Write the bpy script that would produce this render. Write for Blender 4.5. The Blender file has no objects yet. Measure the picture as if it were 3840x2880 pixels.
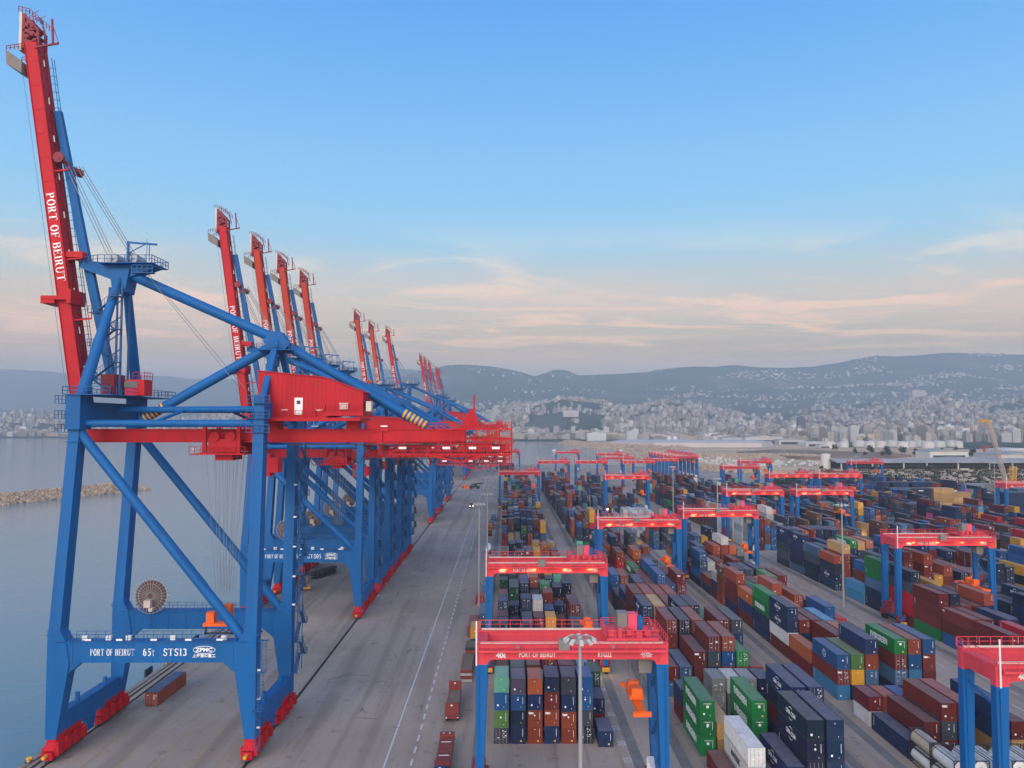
import bpy, math, random
from mathutils import Vector, Matrix, noise
from mathutils.bvhtree import BVHTree
rad = math.radians
S = bpy.context.scene
C = S.collection

# ------------------------------------------------------------------ camera
CAMZ = 53.5
PITCH = math.atan(-(-150) / 2900.0)
YAW = math.atan(20 / 2900.0)
cam_d = bpy.data.cameras.new("camera")
cam_d.sensor_width = 36.0
cam_d.lens = 2900.0 / 3840.0 * 36.0
cam_d.clip_start = 0.5
cam_d.clip_end = 60000
cam = bpy.data.objects.new("camera", cam_d)
C.objects.link(cam)
cam.location = (0, 0, CAMZ)
cam.rotation_euler = (math.pi / 2 + PITCH, 0, -YAW)
S.camera = cam

# ------------------------------------------------------------------ view, sky, sun
S.view_settings.view_transform = 'Standard'
S.view_settings.look = 'None'
S.view_settings.exposure = 0.0
S.view_settings.gamma = 1.0
S.cycles.max_bounces = 5
S.cycles.diffuse_bounces = 2
S.cycles.glossy_bounces = 2
S.cycles.transmission_bounces = 2
S.cycles.volume_bounces = 0
S.cycles.use_denoising = True

def srgb(h):
    r = []
    for i in (0, 2, 4):
        v = int(h[i:i + 2], 16) / 255.0
        r.append(v / 12.92 if v <= 0.04045 else ((v + 0.055) / 1.055) ** 2.4)
    return tuple(r)

W = bpy.data.worlds.new("World")
S.world = W
W.use_nodes = True
nt = W.node_tree
nt.nodes.clear()
N = nt.nodes.new
L = nt.links.new
def mathn(op, a, b=None, c=None, tree=None):
    n = (tree or nt).nodes.new('ShaderNodeMath')
    n.operation = op
    for i, v in enumerate((a, b, c)):
        if v is None:
            continue
        if isinstance(v, (int, float)):
            n.inputs[i].default_value = v
        else:
            (tree or nt).links.new(v, n.inputs[i])
    return n.outputs[0]
out = N('ShaderNodeOutputWorld')
tc = N('ShaderNodeTexCoord')
sep = N('ShaderNodeSeparateXYZ')
L(tc.outputs['Generated'], sep.inputs[0])
elev = mathn('ARCSINE', sep.outputs[2])
edeg = mathn('MULTIPLY', elev, 180 / math.pi)
ramp = N('ShaderNodeValToRGB')
L(mathn('DIVIDE', mathn('ADD', edeg, 2.0), 92.0), ramp.inputs[0])
cr = ramp.color_ramp
stops = [(-2, (.07, .18, .26)), (0, (0.08, 0.196, 0.276)), (2, (0.126, 0.227, 0.295)), (3.5, (0.325, 0.285, 0.212)), (5, (0.45, 0.316, 0.145)), (6.5, (0.452, 0.363, 0.21)), (8, (0.392, 0.396, 0.291)), (10, (0.291, 0.423, 0.429)), (13, (0.215, 0.432, 0.58)), (17, (0.15, 0.382, 0.623)), (23, (0.088, 0.296, 0.594)), (29, (0.051, 0.23, 0.567)), (50, (.05, .17, .45)), (90, (.045, .13, .38))]
while len(cr.elements) > 1:
    cr.elements.remove(cr.elements[0])
for i, (e, h) in enumerate(stops):
    p = (e + 2) / 92.0
    el = cr.elements[0] if i == 0 else cr.elements.new(p)
    el.position = p
    el.color = (*h, 1)
# thin sunset cloud streaks (planar projection of the view direction on a high layer)
zc = mathn('MAXIMUM', sep.outputs[2], 0.02)
cu = mathn('DIVIDE', sep.outputs[0], zc)
cv = mathn('DIVIDE', sep.outputs[1], zc)
comb = N('ShaderNodeCombineXYZ')
L(mathn('MULTIPLY_ADD', cv, 0.22, mathn('MULTIPLY', cu, 0.34)), comb.inputs[0])
L(mathn('MULTIPLY_ADD', cv, 0.55, mathn('MULTIPLY', cu, -0.20)), comb.inputs[1])
nz = N('ShaderNodeTexNoise')
nz.inputs['Scale'].default_value = 1.5
nz.inputs['Detail'].default_value = 7
nz.inputs['Roughness'].default_value = 0.6
nz.inputs['Distortion'].default_value = 0.9
L(comb.outputs[0], nz.inputs['Vector'])
def smooth(v, a, b, tree=None):
    n = (tree or nt).nodes.new('ShaderNodeMapRange')
    n.interpolation_type = 'SMOOTHSTEP'
    n.inputs[1].default_value = a
    n.inputs[2].default_value = b
    (tree or nt).links.new(v, n.inputs[0])
    return n.outputs[0]
cl = smooth(nz.outputs[0], 0.46, 0.64)
band = mathn('MULTIPLY', smooth(edeg, 3.5, 7.0), mathn('SUBTRACT', 1.0, smooth(edeg, 9.0, 15.5)))
low = smooth(edeg, 14, 4)
mixc = N('ShaderNodeMix'); mixc.data_type = 'RGBA'
ccol = N('ShaderNodeValToRGB')
L(mathn('DIVIDE', edeg, 20.0), ccol.inputs[0])
ccol.color_ramp.elements[0].position = 0.2
ccol.color_ramp.elements[0].color = (.98, .54, .16, 1)
ccol.color_ramp.elements[1].position = 0.62
ccol.color_ramp.elements[1].color = (.60, .59, .50, 1)
e2 = ccol.color_ramp.elements.new(0.40)
e2.color = (.90, .55, .32, 1)
L(mathn('MULTIPLY', mathn('MULTIPLY', cl, band), 0.85), mixc.inputs[0])
L(ramp.outputs[0], mixc.inputs[6])
L(ccol.outputs[0], mixc.inputs[7])
# broad pale veil in the same band
nz2 = N('ShaderNodeTexNoise')
nz2.inputs['Scale'].default_value = 0.33
nz2.inputs['Detail'].default_value = 3
L(comb.outputs[0], nz2.inputs['Vector'])
mixv = N('ShaderNodeMix'); mixv.data_type = 'RGBA'
veil = mathn('MULTIPLY', mathn('MULTIPLY', smooth(nz2.outputs[0], 0.34, 0.60), mathn('MULTIPLY', smooth(edeg, 1.0, 6.0), mathn('SUBTRACT', 1.0, smooth(edeg, 9.0, 14.0)))), 0.48)
L(veil, mixv.inputs[0])
L(mixc.outputs[2], mixv.inputs[6])
mixv.inputs[7].default_value = (.76, .47, .30, 1)
# western afterglow behind the camera: brighter and warmer towards -Y
west = smooth(mathn('MULTIPLY', sep.outputs[1], -1.0), -0.1, 0.95)
glow = N('ShaderNodeMix'); glow.data_type = 'RGBA'
glow.blend_type = 'ADD'
glow.inputs[0].default_value = 1.0
wcol = N('ShaderNodeMix'); wcol.data_type = 'RGBA'
L(west, wcol.inputs[0])
wcol.inputs[6].default_value = (0, 0, 0, 1)
wcol.inputs[7].default_value = (1.02, .83, .66, 1)
L(mixv.outputs[2], glow.inputs[6])
L(wcol.outputs[2], glow.inputs[7])
bg1 = N('ShaderNodeBackground')
bg1.inputs[1].default_value = 1.88
L(glow.outputs[2], bg1.inputs[0])
sky = N('ShaderNodeTexSky')
sky.sky_type = 'NISHITA'
sky.sun_disc = False
SUN_EL, SUN_AZ = rad(24), rad(200)     # azimuth clockwise from +Y: behind the camera, to the left
sky.sun_elevation = SUN_EL
sky.sun_rotation = SUN_AZ
bg2 = N('ShaderNodeBackground')
bg2.inputs[1].default_value = 0.05
L(sky.outputs[0], bg2.inputs[0])
mx = N('ShaderNodeMixShader')
mx.inputs[0].default_value = 0.12
L(bg1.outputs[0], mx.inputs[1])
L(bg2.outputs[0], mx.inputs[2])
L(mx.outputs[0], out.inputs[0])

sd = bpy.data.lights.new("sun", 'SUN')
sd.energy = 1.3
sd.angle = rad(25)
sd.color = (1.0, 0.88, 0.78)
so = bpy.data.objects.new("sun", sd)
C.objects.link(so)
sv = Vector((math.sin(SUN_AZ) * math.cos(SUN_EL), math.cos(SUN_AZ) * math.cos(SUN_EL), math.sin(SUN_EL)))
so.rotation_euler = sv.to_track_quat('Z', 'Y').to_euler()

# ------------------------------------------------------------------ camera maths (pixel of the 3840x2880 photo -> place on a plane)
def _ray(x, y):
    a = (x - 1920) / 2900.0
    b = (1440 - y) / 2900.0
    fy = math.cos(PITCH) - b * math.sin(PITCH)
    fz = math.sin(PITCH) + b * math.cos(PITCH)
    c, s = math.cos(YAW), math.sin(YAW)
    return (a * c + fy * s, -a * s + fy * c, fz)
def G(x, y, z=0.0):
    r = _ray(x, y)
    t = (z - CAMZ) / r[2]
    return (r[0] * t, r[1] * t)

# ------------------------------------------------------------------ helpers
class MB:
    """collects faces, then links ONE mesh object"""
    def __init__(s):
        s.v = []; s.f = []; s.m = []; s.cur = 0
    def face(s, pts):
        i = len(s.v)
        s.v.extend([tuple(p) for p in pts])
        s.f.append(tuple(range(i, i + len(pts)))); s.m.append(s.cur)
    def hexa(s, b, t):
        i = len(s.v)
        s.v.extend([tuple(p) for p in b] + [tuple(p) for p in t])
        for f in ((0, 3, 2, 1), (4, 5, 6, 7), (0, 1, 5, 4), (1, 2, 6, 5), (2, 3, 7, 6), (3, 0, 4, 7)):
            s.f.append(tuple(i + k for k in f)); s.m.append(s.cur)
        return s
    def box(s, x0, x1, y0, y1, z0, z1):
        return s.hexa([(x0, y0, z0), (x1, y0, z0), (x1, y1, z0), (x0, y1, z0)], [(x0, y0, z1), (x1, y0, z1), (x1, y1, z1), (x0, y1, z1)])
    def beam(s, p, q, w, h, w2=None, h2=None, up=(0, 0, 1)):
        p = Vector(p); q = Vector(q)
        d = (q - p).normalized()
        u = Vector(up)
        if abs(d.dot(u)) > 0.98:
            u = Vector((0, 1, 0))
        sx = d.cross(u).normalized()
        sz = sx.cross(d).normalized()
        w2 = w if w2 is None else w2
        h2 = h if h2 is None else h2
        def ring(c, w, h):
            return [c - sx * w / 2 - sz * h / 2, c + sx * w / 2 - sz * h / 2, c + sx * w / 2 + sz * h / 2, c - sx * w / 2 + sz * h / 2]
        return s.hexa(ring(p, w, h), ring(q, w2, h2))
    def tube(s, p, q, r, n=10, r2=None, cap=True):
        p = Vector(p); q = Vector(q)
        d = (q - p).normalized()
        u = Vector((0, 0, 1)) if abs(d.z) < 0.9 else Vector((1, 0, 0))
        a = d.cross(u).normalized(); b = d.cross(a).normalized()
        r2 = r if r2 is None else r2
        i = len(s.v)
        for c, rr in ((p, r), (q, r2)):
            for k in range(n):
                t = 2 * math.pi * k / n
                s.v.append(tuple(c + a * math.cos(t) * rr + b * math.sin(t) * rr))
        for k in range(n):
            k2 = (k + 1) % n
            s.f.append((i + k, i + k2, i + n + k2, i + n + k)); s.m.append(s.cur)
        if cap:
            s.f.append(tuple(i + k for k in range(n))[::-1]); s.m.append(s.cur)
            s.f.append(tuple(i + n + k for k in range(n))); s.m.append(s.cur)
        return s
    def poly(s, pts, r, n=6):
        for a, b in zip(pts[:-1], pts[1:]):
            s.tube(a, b, r, n, cap=False)
        return s
    def prism(s, pts, y0, y1):
        """outline in x,z extruded along y"""
        n = len(pts); i = len(s.v)
        s.v.extend([(x, y0, z) for x, z in pts] + [(x, y1, z) for x, z in pts])
        s.f.append(tuple(range(i, i + n))); s.m.append(s.cur)
        s.f.append(tuple(range(i + 2 * n - 1, i + n - 1, -1))); s.m.append(s.cur)
        for k in range(n):
            k2 = (k + 1) % n
            s.f.append((i + k, i + n + k, i + n + k2, i + k2)); s.m.append(s.cur)
        return s
    def rail(s, pts, h=1.1, step=2.0, r=0.035, mid=True):
        """handrail along a list of points at deck level"""
        for a, b in zip(pts[:-1], pts[1:]):
            a = Vector(a); b = Vector(b)
            ln = (b - a).length
            k = max(1, int(round(ln / step)))
            for i in range(k + 1):
                p = a.lerp(b, i / k)
                s.beam(p, p + Vector((0, 0, h)), 2 * r, 2 * r)
            s.beam(a + Vector((0, 0, h)), b + Vector((0, 0, h)), 2 * r, 2 * r)
            if mid:
                s.beam(a + Vector((0, 0, h * .5)), b + Vector((0, 0, h * .5)), 1.5 * r, 1.5 * r)
        return s
    def mesh(s, name, smooth=False, off=None):
        me = bpy.data.meshes.new(name)
        v = s.v if off is None else [(x - off[0], y - off[1], z - off[2]) for x, y, z in s.v]
        me.from_pydata(v, [], s.f)
        if smooth:
            me.polygons.foreach_set('use_smooth', [True] * len(me.polygons))
        me.update()
        return me
    def build(s, name, mat, parent=None, smooth=False, off=None, loc=None):
        me = s.mesh(name, smooth, off)
        for m in (mat if isinstance(mat, (list, tuple)) else [mat]):
            me.materials.append(m)
        if max(s.m, default=0) > 0:
            me.polygons.foreach_set('material_index', s.m)
        o = bpy.data.objects.new(name, me)
        C.objects.link(o)
        if parent is not None:
            o.parent = parent
        if loc:
            o.location = loc
        return o

def tag(o, label=None, cat=None, group=None, kind=None):
    if label: o['label'] = label
    if cat: o['category'] = cat
    if group: o['group'] = group
    if kind: o['kind'] = kind
    return o
def thing(name, label, cat, loc=(0, 0, 0), rz=0, group=None):
    o = bpy.data.objects.new(name, None)
    C.objects.link(o)
    o.empty_display_size = 0.5
    o.location = loc
    o.rotation_euler = (0, 0, rz)
    return tag(o, label, cat, group)
def copy_tree(o, parent=None):
    c = o.copy()
    C.objects.link(c)
    if parent is not None:
        c.parent = parent
        if 'category' in c: del c['category']
    for ch in list(o.children):
        copy_tree(ch, c)
    return c

# ------------------------------------------------------------------ materials
def mat(name, col, rough=0.55, spec=0.4, metal=0.0, var=0.12, scale=0.6, bump=0.0, bscale=20, dirt=0.0, streak=False, objcol=False, emit=None, coords='Object', attr=None):
    m = bpy.data.materials.new(name)
    m.use_nodes = True
    t = m.node_tree
    b = t.nodes['Principled BSDF']
    b.inputs['Roughness'].default_value = rough
    b.inputs['Specular IOR Level'].default_value = spec
    b.inputs['Metallic'].default_value = metal
    if emit:
        b.inputs['Emission Color'].default_value = (*emit[0], 1)
        b.inputs['Emission Strength'].default_value = emit[1]
    tcn = t.nodes.new('ShaderNodeTexCoord')
    src = tcn.outputs[coords]
    n1 = t.nodes.new('ShaderNodeTexNoise')
    n1.inputs['Scale'].default_value = scale
    n1.inputs['Detail'].default_value = 5
    if streak:
        mp = t.nodes.new('ShaderNodeMapping')
        mp.inputs['Scale'].default_value = (1.0, 1.0, 0.12)
        t.links.new(src, mp.inputs[0])
        t.links.new(mp.outputs[0], n1.inputs['Vector'])
    else:
        t.links.new(src, n1.inputs['Vector'])
    if objcol:
        oi = t.nodes.new('ShaderNodeObjectInfo'); base = oi.outputs['Color']
    elif attr:
        at = t.nodes.new('ShaderNodeAttribute'); at.attribute_name = attr; base = at.outputs['Color']
    else:
        rgb = t.nodes.new('ShaderNodeRGB'); rgb.outputs[0].default_value = (*col, 1); base = rgb.outputs[0]
    hs = t.nodes.new('ShaderNodeHueSaturation')
    mr = t.nodes.new('ShaderNodeMapRange')
    mr.inputs[1].default_value = 0.25; mr.inputs[2].default_value = 0.75
    mr.inputs[3].default_value = 1 - var; mr.inputs[4].default_value = 1 + var
    t.links.new(n1.outputs[0], mr.inputs[0])
    t.links.new(mr.outputs[0], hs.inputs['Value'])
    t.links.new(base, hs.inputs['Color'])
    res = hs.outputs[0]
    if dirt > 0:
        n2 = t.nodes.new('ShaderNodeTexNoise')
        n2.inputs['Scale'].default_value = scale * 2.3
        n2.inputs['Detail'].default_value = 8
        n2.inputs['Roughness'].default_value = 0.7
        t.links.new(src, n2.inputs['Vector'])
        d = smooth(n2.outputs[0], 0.52, 0.72, t)
        mm = t.nodes.new('ShaderNodeMix'); mm.data_type = 'RGBA'
        t.links.new(mathn('MULTIPLY', d, dirt, tree=t), mm.inputs[0])
        t.links.new(res, mm.inputs[6])
        mm.inputs[7].default_value = (0.09, 0.07, 0.055, 1)
        res = mm.outputs[2]
    t.links.new(res, b.inputs['Base Color'])
    if bump > 0:
        n3 = t.nodes.new('ShaderNodeTexNoise')
        n3.inputs['Scale'].default_value = bscale
        t.links.new(src, n3.inputs['Vector'])
        bp = t.nodes.new('ShaderNodeBump')
        bp.inputs['Strength'].default_value = bump
        t.links.new(n3.outputs[0], bp.inputs['Height'])
        t.links.new(bp.outputs[0], b.inputs['Normal'])
    return m

BLUE = mat('crane_blue_paint', (0.003, 0.105, 0.32), 0.55, spec=0.25, var=0.16, scale=0.35, dirt=0.27, streak=True)
BLUED = mat('crane_walkway_blue', (0.02, 0.10, 0.26), 0.6)
RED = mat('crane_red_paint', (0.47, 0.009, 0.018), 0.55, spec=.22, var=0.16, scale=0.35, dirt=0.26, streak=True)
REDO = mat('faded_crane_red', (0.46, 0.042, 0.022), 0.6, spec=.2, var=0.18, scale=0.35, dirt=0.28, streak=True)
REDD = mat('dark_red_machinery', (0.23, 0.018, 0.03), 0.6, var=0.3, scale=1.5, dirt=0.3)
PINK = mat('gantry_red_paint', (0.72, 0.062, 0.085), 0.6, spec=.25, var=0.14, scale=0.5, dirt=0.22, streak=True)
GREY = mat('galvanised_steel', (0.36, 0.36, 0.36), 0.5, metal=0.2)
PALE = mat('pale_cover', (0.62, 0.52, 0.44), 0.7)
DARK = mat('dark_rubber', (0.02, 0.02, 0.022), 0.7)
BLACK = mat('dark_steel', (0.035, 0.035, 0.04), 0.6)
WHITE = mat('white_paint', (0.78, 0.78, 0.76), 0.6, var=0.05)
LETTER = mat('lettering_white', (0.85, 0.85, 0.83), 0.6, var=0.02)
YELLOW = mat('yellow_paint', (0.72, 0.36, 0.03), 0.5)
ORANGE = mat('spreader_orange', (0.85, 0.13, 0.012), 0.5, dirt=0.15)
CABLE = mat('wire_rope', (0.22, 0.24, 0.27), 0.6)
REELM = mat('cable_reel_brown', (0.13, 0.06, 0.055), 0.7)
GLASS = mat('cabin_glass', (0.05, 0.07, 0.08), 0.15, spec=0.6)
LAMPW = mat('lit_lamp_warm', (1, .6, .3), emit=((1.0, 0.36, 0.08), 5.0))
LAMPC = mat('lit_lamp_pale', (1, .9, .7), emit=((1.0, 0.88, 0.62), 9.0))
SMALLW = mat('small_sign_white', (0.8, 0.8, 0.78), 0.6)

# ------------------------------------------------------------------ lettering
_tc = {}
def text_mesh(txt, size, bold=0.0, ext=0.01, xs=1.0, sp=1.0, align='CENTER'):
    key = (txt, size, bold, xs, sp, align)
    if key in _tc:
        return _tc[key]
    cu = bpy.data.curves.new('lettering', 'FONT')
    cu.body = txt; cu.size = size; cu.offset = bold; cu.extrude = ext
    cu.align_x = align; cu.align_y = 'CENTER'; cu.resolution_u = 3; cu.space_character = sp
    o = bpy.data.objects.new('tmp', cu)
    C.objects.link(o)
    dg = bpy.context.evaluated_depsgraph_get()
    me = bpy.data.meshes.new_from_object(o.evaluated_get(dg))
    bpy.data.objects.remove(o)
    if xs != 1.0:
        for v in me.vertices:
            v.co.x *= xs
    me.name = 'lettering'
    me.materials.clear()
    me.materials.append(LETTER)
    _tc[key] = me
    return me
# serif glyphs drawn as stems, bars, bowls and slab ends (cap height 1)
def serif_glyph(ch):
    g = MB()
    st, th, sf = 0.17, 0.07, 0.06
    def bar(x0, x1, z0, z1): g.box(x0, x1, -0.02, 0.0, z0, z1)
    def serif(x, z): bar(x - 0.09, x + st + 0.09, z, z + sf)
    def bowl(cx, cz, rx, rz, a0, a1, w=st, n=18):
        pts = []
        for i in range(n + 1):
            a = a0 + (a1 - a0) * i / n
            c, s = math.cos(a), math.sin(a)
            k = w * abs(c) + th * abs(s)
            pts.append(((cx + rx * c, cz + rz * s), (cx + (rx - k) * c, cz + (rz - k) * s)))
        for (o0, i0), (o1, i1) in zip(pts[:-1], pts[1:]):
            g.hexa([(o0[0], -.02, o0[1]), (o1[0], -.02, o1[1]), (i1[0], -.02, i1[1]), (i0[0], -.02, i0[1])],
                   [(o0[0], 0, o0[1]), (o1[0], 0, o1[1]), (i1[0], 0, i1[1]), (i0[0], 0, i0[1])])
    def diag(x0, z0, x1, z1, w):
        g.hexa([(x0, -.02, z0), (x0 + w, -.02, z0), (x1 + w, -.02, z1), (x1, -.02, z1)], [(x0, 0, z0), (x0 + w, 0, z0), (x1 + w, 0, z1), (x1, 0, z1)])
    PI = math.pi
    w = 0.7
    if ch in 'PRB':
        bar(0.08, 0.08 + st, 0, 1); serif(0.08, 0); serif(0.08, 1 - sf)
        bar(0.25, 0.42, 1 - th, 1); bar(0.25, 0.42, 0.46, 0.46 + th)
        bowl(0.40, 0.73, 0.28, 0.27, -PI / 2, PI / 2)
        w = 0.74
        if ch == 'R':
            diag(0.56, 0.0, 0.34, 0.47, 0.19); bar(0.52, 0.84, 0, sf); w = 0.86
        if ch == 'B':
            bar(0.25, 0.42, 0, th); bowl(0.42, 0.265, 0.32, 0.265, -PI / 2, PI / 2); w = 0.80
    elif ch in 'O0':
        rx = 0.40 if ch == 'O' else 0.30
        bowl(rx + .03, 0.5, rx, 0.52, 0, 2 * PI, n=28); w = 2 * rx + 0.08
    elif ch in 'TI':
        c = 0.36 if ch == 'T' else 0.12
        bar(c, c + st, 0, 1); serif(c, 0)
        if ch == 'T':
            bar(0.02, 0.87, 1 - th, 1); bar(0.02, 0.07, .78, 1); bar(0.82, 0.87, .78, 1); w = 0.9
        else:
            serif(c, 1 - sf); w = 0.42
    elif ch in 'EF':
        bar(0.08, 0.08 + st, 0, 1); serif(0.08, 0); serif(0.08, 1 - sf)
        bar(0.25, 0.68, 1 - th, 1); bar(0.63, 0.69, .76, 1); bar(0.25, 0.50, 0.48, 0.48 + th); bar(0.48, 0.53, .38, .64)
        w = 0.76
        if ch == 'E':
            bar(0.25, 0.70, 0, th); bar(0.65, 0.71, 0, .25)
    elif ch == 'U':
        bar(0.08, 0.08 + st, .35, 1); serif(0.08, 1 - sf)
        bar(0.68, 0.68 + th, .35, 1); serif(0.63, 1 - sf)
        bowl(0.415, 0.36, 0.335, 0.38, PI, 2 * PI, w=0.12); w = 0.9
    elif ch == 'S':
        bowl(0.36, 0.74, 0.27, 0.28, 0.15 * PI, 1.5 * PI, w=.13); bowl(0.36, 0.26, 0.29, 0.28, -0.85 * PI, 0.5 * PI, w=.13); w = .7
        bar(.60, .65, .74, 1); bar(.05, .10, 0, .28)
    elif ch == '6':
        bowl(0.33, 0.31, 0.28, 0.33, 0, 2 * PI, n=22); bowl(0.47, 0.50, 0.42, 0.5, 0.55 * PI, 1.0 * PI); w = .68
    elif ch == '5':
        bar(.12, .60, .88, 1); bar(.12, .18, .5, 1); bowl(0.28, 0.32, 0.33, 0.34, -0.7 * PI, 0.62 * PI); w = .68
    elif ch == '1':
        bar(0.2, 0.2 + st, 0, 1); serif(0.2, 0); diag(0.08, .82, .2, .93, .08); w = .56
    elif ch == '3':
        bowl(0.28, 0.75, 0.27, 0.26, -.5 * PI, .85 * PI); bowl(0.28, 0.27, 0.31, 0.28, -.85 * PI, .5 * PI); w = .66
    elif ch == 't':
        bar(0.12, 0.12 + .13, 0.08, .88); bar(0.0, 0.42, .60, .67); bowl(0.27, 0.14, 0.15, 0.16, PI, 1.7 * PI, w=.1); w = .46
    elif ch == ' ':
        w = 0.42
    return g, w
def serif_text(txt, h, squash=1.0):
    """text centred on x, cap height h, in the x-z plane facing -y"""
    m = MB(); x = 0
    for ch in txt:
        g, w = serif_glyph(ch)
        i = len(m.v)
        m.v += [((vx + x) * h * squash, vy, vz * h) for vx, vy, vz in g.v]
        m.f += [tuple(i + k for k in f) for f in g.f]; m.m += [0] * len(g.f)
        x += w + 0.06
    tot = x * h * squash
    m.v = [(a - tot / 2, b, c - h / 2) for a, b, c in m.v]
    return m, tot
def put_text(me, parent, loc, rot, name='lettering', mat_=None, scale=1.0):
    if mat_ is not None:
        me = me.copy(); me.materials.clear(); me.materials.append(mat_)
    o = bpy.data.objects.new(name, me)
    C.objects.link(o)
    o.parent = parent; o.location = loc; o.rotation_euler = rot
    o.scale = (scale,) * 3
    return o

# ------------------------------------------------------------------ ship-to-shore crane
XW, XL = -72.4, -41.0          # waterside and landside rails
OFF = (-56.7, 0, 0)
def sts_crane(tp, name, label, group, title, red, full=True, tip=(-85.4, 122.0)):
    """tp 'B' tall, 'A' 6.5 m lower. x is world x, y is relative to the crane's middle"""
    dz = 0.0 if tp == 'B' else -6.5
    t = thing(name, label, 'crane', (OFF[0], 0, 0), 0, group)
    def bld(m, nm, mt, par=t, **k):
        return m.build(nm, mt, par, off=OFF, **k)
    def U(z): return z + dz
    # legs: y at the bottom and at the top
    yn0, yn1, yf0, yf1 = -10.2, -7.6, 10.2, 12.4
    def yy(near, z):
        k = max(0.0, (z - 17) / 36.0)
        return (yn0 + (yn1 - yn0) * k) if near else (yf0 + (yf1 - yf0) * k)
    for near in (True, False):
        for xb, xt, dirx in ((XW, XW + 0.9, 1), (XL, XL, -1)):
            m = MB()
            # tapering foot, portal knee, upper leg
            s = dirx
            y3, y15 = yy(near, 3.4), yy(near, 15)
            def sec(z, xi, y, hy):
                a, b = sorted((xb - s * .95, xb + s * xi))
                return [(a, y - hy, z), (b, y - hy, z), (b, y + hy, z), (a, y + hy, z)]
            m.hexa(sec(3.4, .75, y3, 1.0), sec(15.2, 2.6, y15, 1.15))
            m.hexa(sec(15.2, 2.6, y15, 1.15), sec(18.7, 2.0, y15, 1.15))
            m.hexa(sec(18.7, 2.0, y15, 1.15), sec(20.6, .95, y15, 1.1))
            ztop = U(53.4) if dirx == 1 else U(58.3)
            m.beam((xb, yy(near, 19.5), 19.5), (xt, yy(near, U(53)), ztop), 2.5, 1.85, 2.3, 1.75, up=(1, 0, 0))
            # gusset plates in the corners
            s = dirx
            y0 = yy(near, 17)
            m.prism([(xb + s * 2.2, 15.4), (xb + s * 4.4, 15.4), (xb + s * 2.3, 13.6)], y0 - .9, y0 + .9)
            # collar plates
            for z in (U(50.5), 19.7):
                m.box(xb - 1.25 + (0.8 if z > 30 and s == 1 else 0), xb + 1.25 + (0.8 if z > 30 and s == 1 else 0), yy(near, z) - 1.35, yy(near, z) + 1.35, z, z + .12)
            bld(m, 'leg', BLUE)
    for near in (True, False):
        m = MB()
        y = yy(near, 17)
        m.box(XW + .6, XL - .6, y - 0.95, y + 0.95, 15.4, 18.7)
        m.box(XW + .4, XL - .4, y - 1.15, y + 1.15, 18.62, 18.74)
        for i in range(9):
            m.box(XW + 3 + i * 3.2, XW + 3.06 + i * 3.2, y - 1.0, y + 1.0, 15.35, 18.72)
        pb = bld(m, 'portal_beam', BLUE)
        r = MB()
        r.rail([(XW + 2.5, y - 1.1, 18.75), (XL - 2.5, y - 1.1, 18.75)], step=1.6)
        r.rail([(XW + 2.5, y + 1.1, 18.75), (XL - 2.5, y + 1.1, 18.75)], step=1.6)
        o = bld(r, 'handrail', BLUED, pb)
        if near and full:
            b = MB()
            for x in (XW + 8, XW + 18.3, XW + 26.5, XW + 4.2, XW + 11.2):
                b.box(x, x + .8, y - .5, y, 18.8, 19.5)
            bld(b, 'equipment_box', WHITE, pb)
            b = MB()
            for x in (XW + 5, XW + 10, XW + 15.5, XW + 21, XW + 26):
                b.box(x, x + 1.0, y - 1.17, y - 1.14, 18.9, 19.2)
            bld(b, 'notice_plate', SMALLW, pb)
            if title:
                for k, (tx_, hh, sq, ww) in enumerate(((9.4, 1.05, 1, 7.1), (15.2, 1.15, 1, 1.95), (19.4, 1.15, 1, 3.9))):
                    me, w = serif_text(title[k], hh, 1)
                    me, w = serif_text(title[k], hh, ww / w)
                    put_text(_finish(me), pb, (XW - OFF[0] + tx_, y - .965, 17.05), (0, 0, 0), 'lettering')
                put_text(text_mesh('ZPMC', .8, .03, xs=1.25), pb, (XW - OFF[0] + 24.0, y - .99, 17.4), (rad(90), 0, 0), 'maker_mark')
                put_text(text_mesh('\u4e0a\u6d77\u632f\u534e\u91cd\u5de5', .62, .015, xs=1.0), pb, (XW - OFF[0] + 24.0, y - .99, 16.45), (rad(90), 0, 0), 'maker_mark')
                el = MB()
                for k in range(24):
                    a0, a1 = 2 * math.pi * k / 24, 2 * math.pi * (k + 1) / 24
                    el.beam((XW + 24 + 1.75 * math.cos(a0), y - .98, 17.4 + .58 * math.sin(a0)), (XW + 24 + 1.75 * math.cos(a1), y - .98, 17.4 + .58 * math.sin(a1)), .09, .04, up=(0, 1, 0))
                bld(el, 'maker_oval', WHITE, pb)
    # sill beams along the rail, with cross stub
    for x in (XW, XL):
        m = MB()
        m.hexa([(x - .8, -11.2, 3.4), (x + .8, -11.2, 3.4), (x + .8, 11.2, 3.4), (x - .8, 11.2, 3.4)],
               [(x - .8, -11.2, 5.2), (x + .8, -11.2, 5.2), (x + .8, 11.2, 5.2), (x - .8, 11.2, 5.2)])
        m.box(x - .85, x + .85, -8.5, 8.5, 5.2, 6.9)
        m.prism([(x - .7, 3.4), (x + .7, 3.4), (x + .35, .8), (x - .35, .8)], -1.0, 1.2)
        m.box(x - .3, x + .3, -4, -3.6, 6.9, 8.4)
        m.box(x - .3, x + .3, 5, 5.4, 6.9, 8.0)
        bld(m, 'sill_beam', BLUE)
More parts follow.
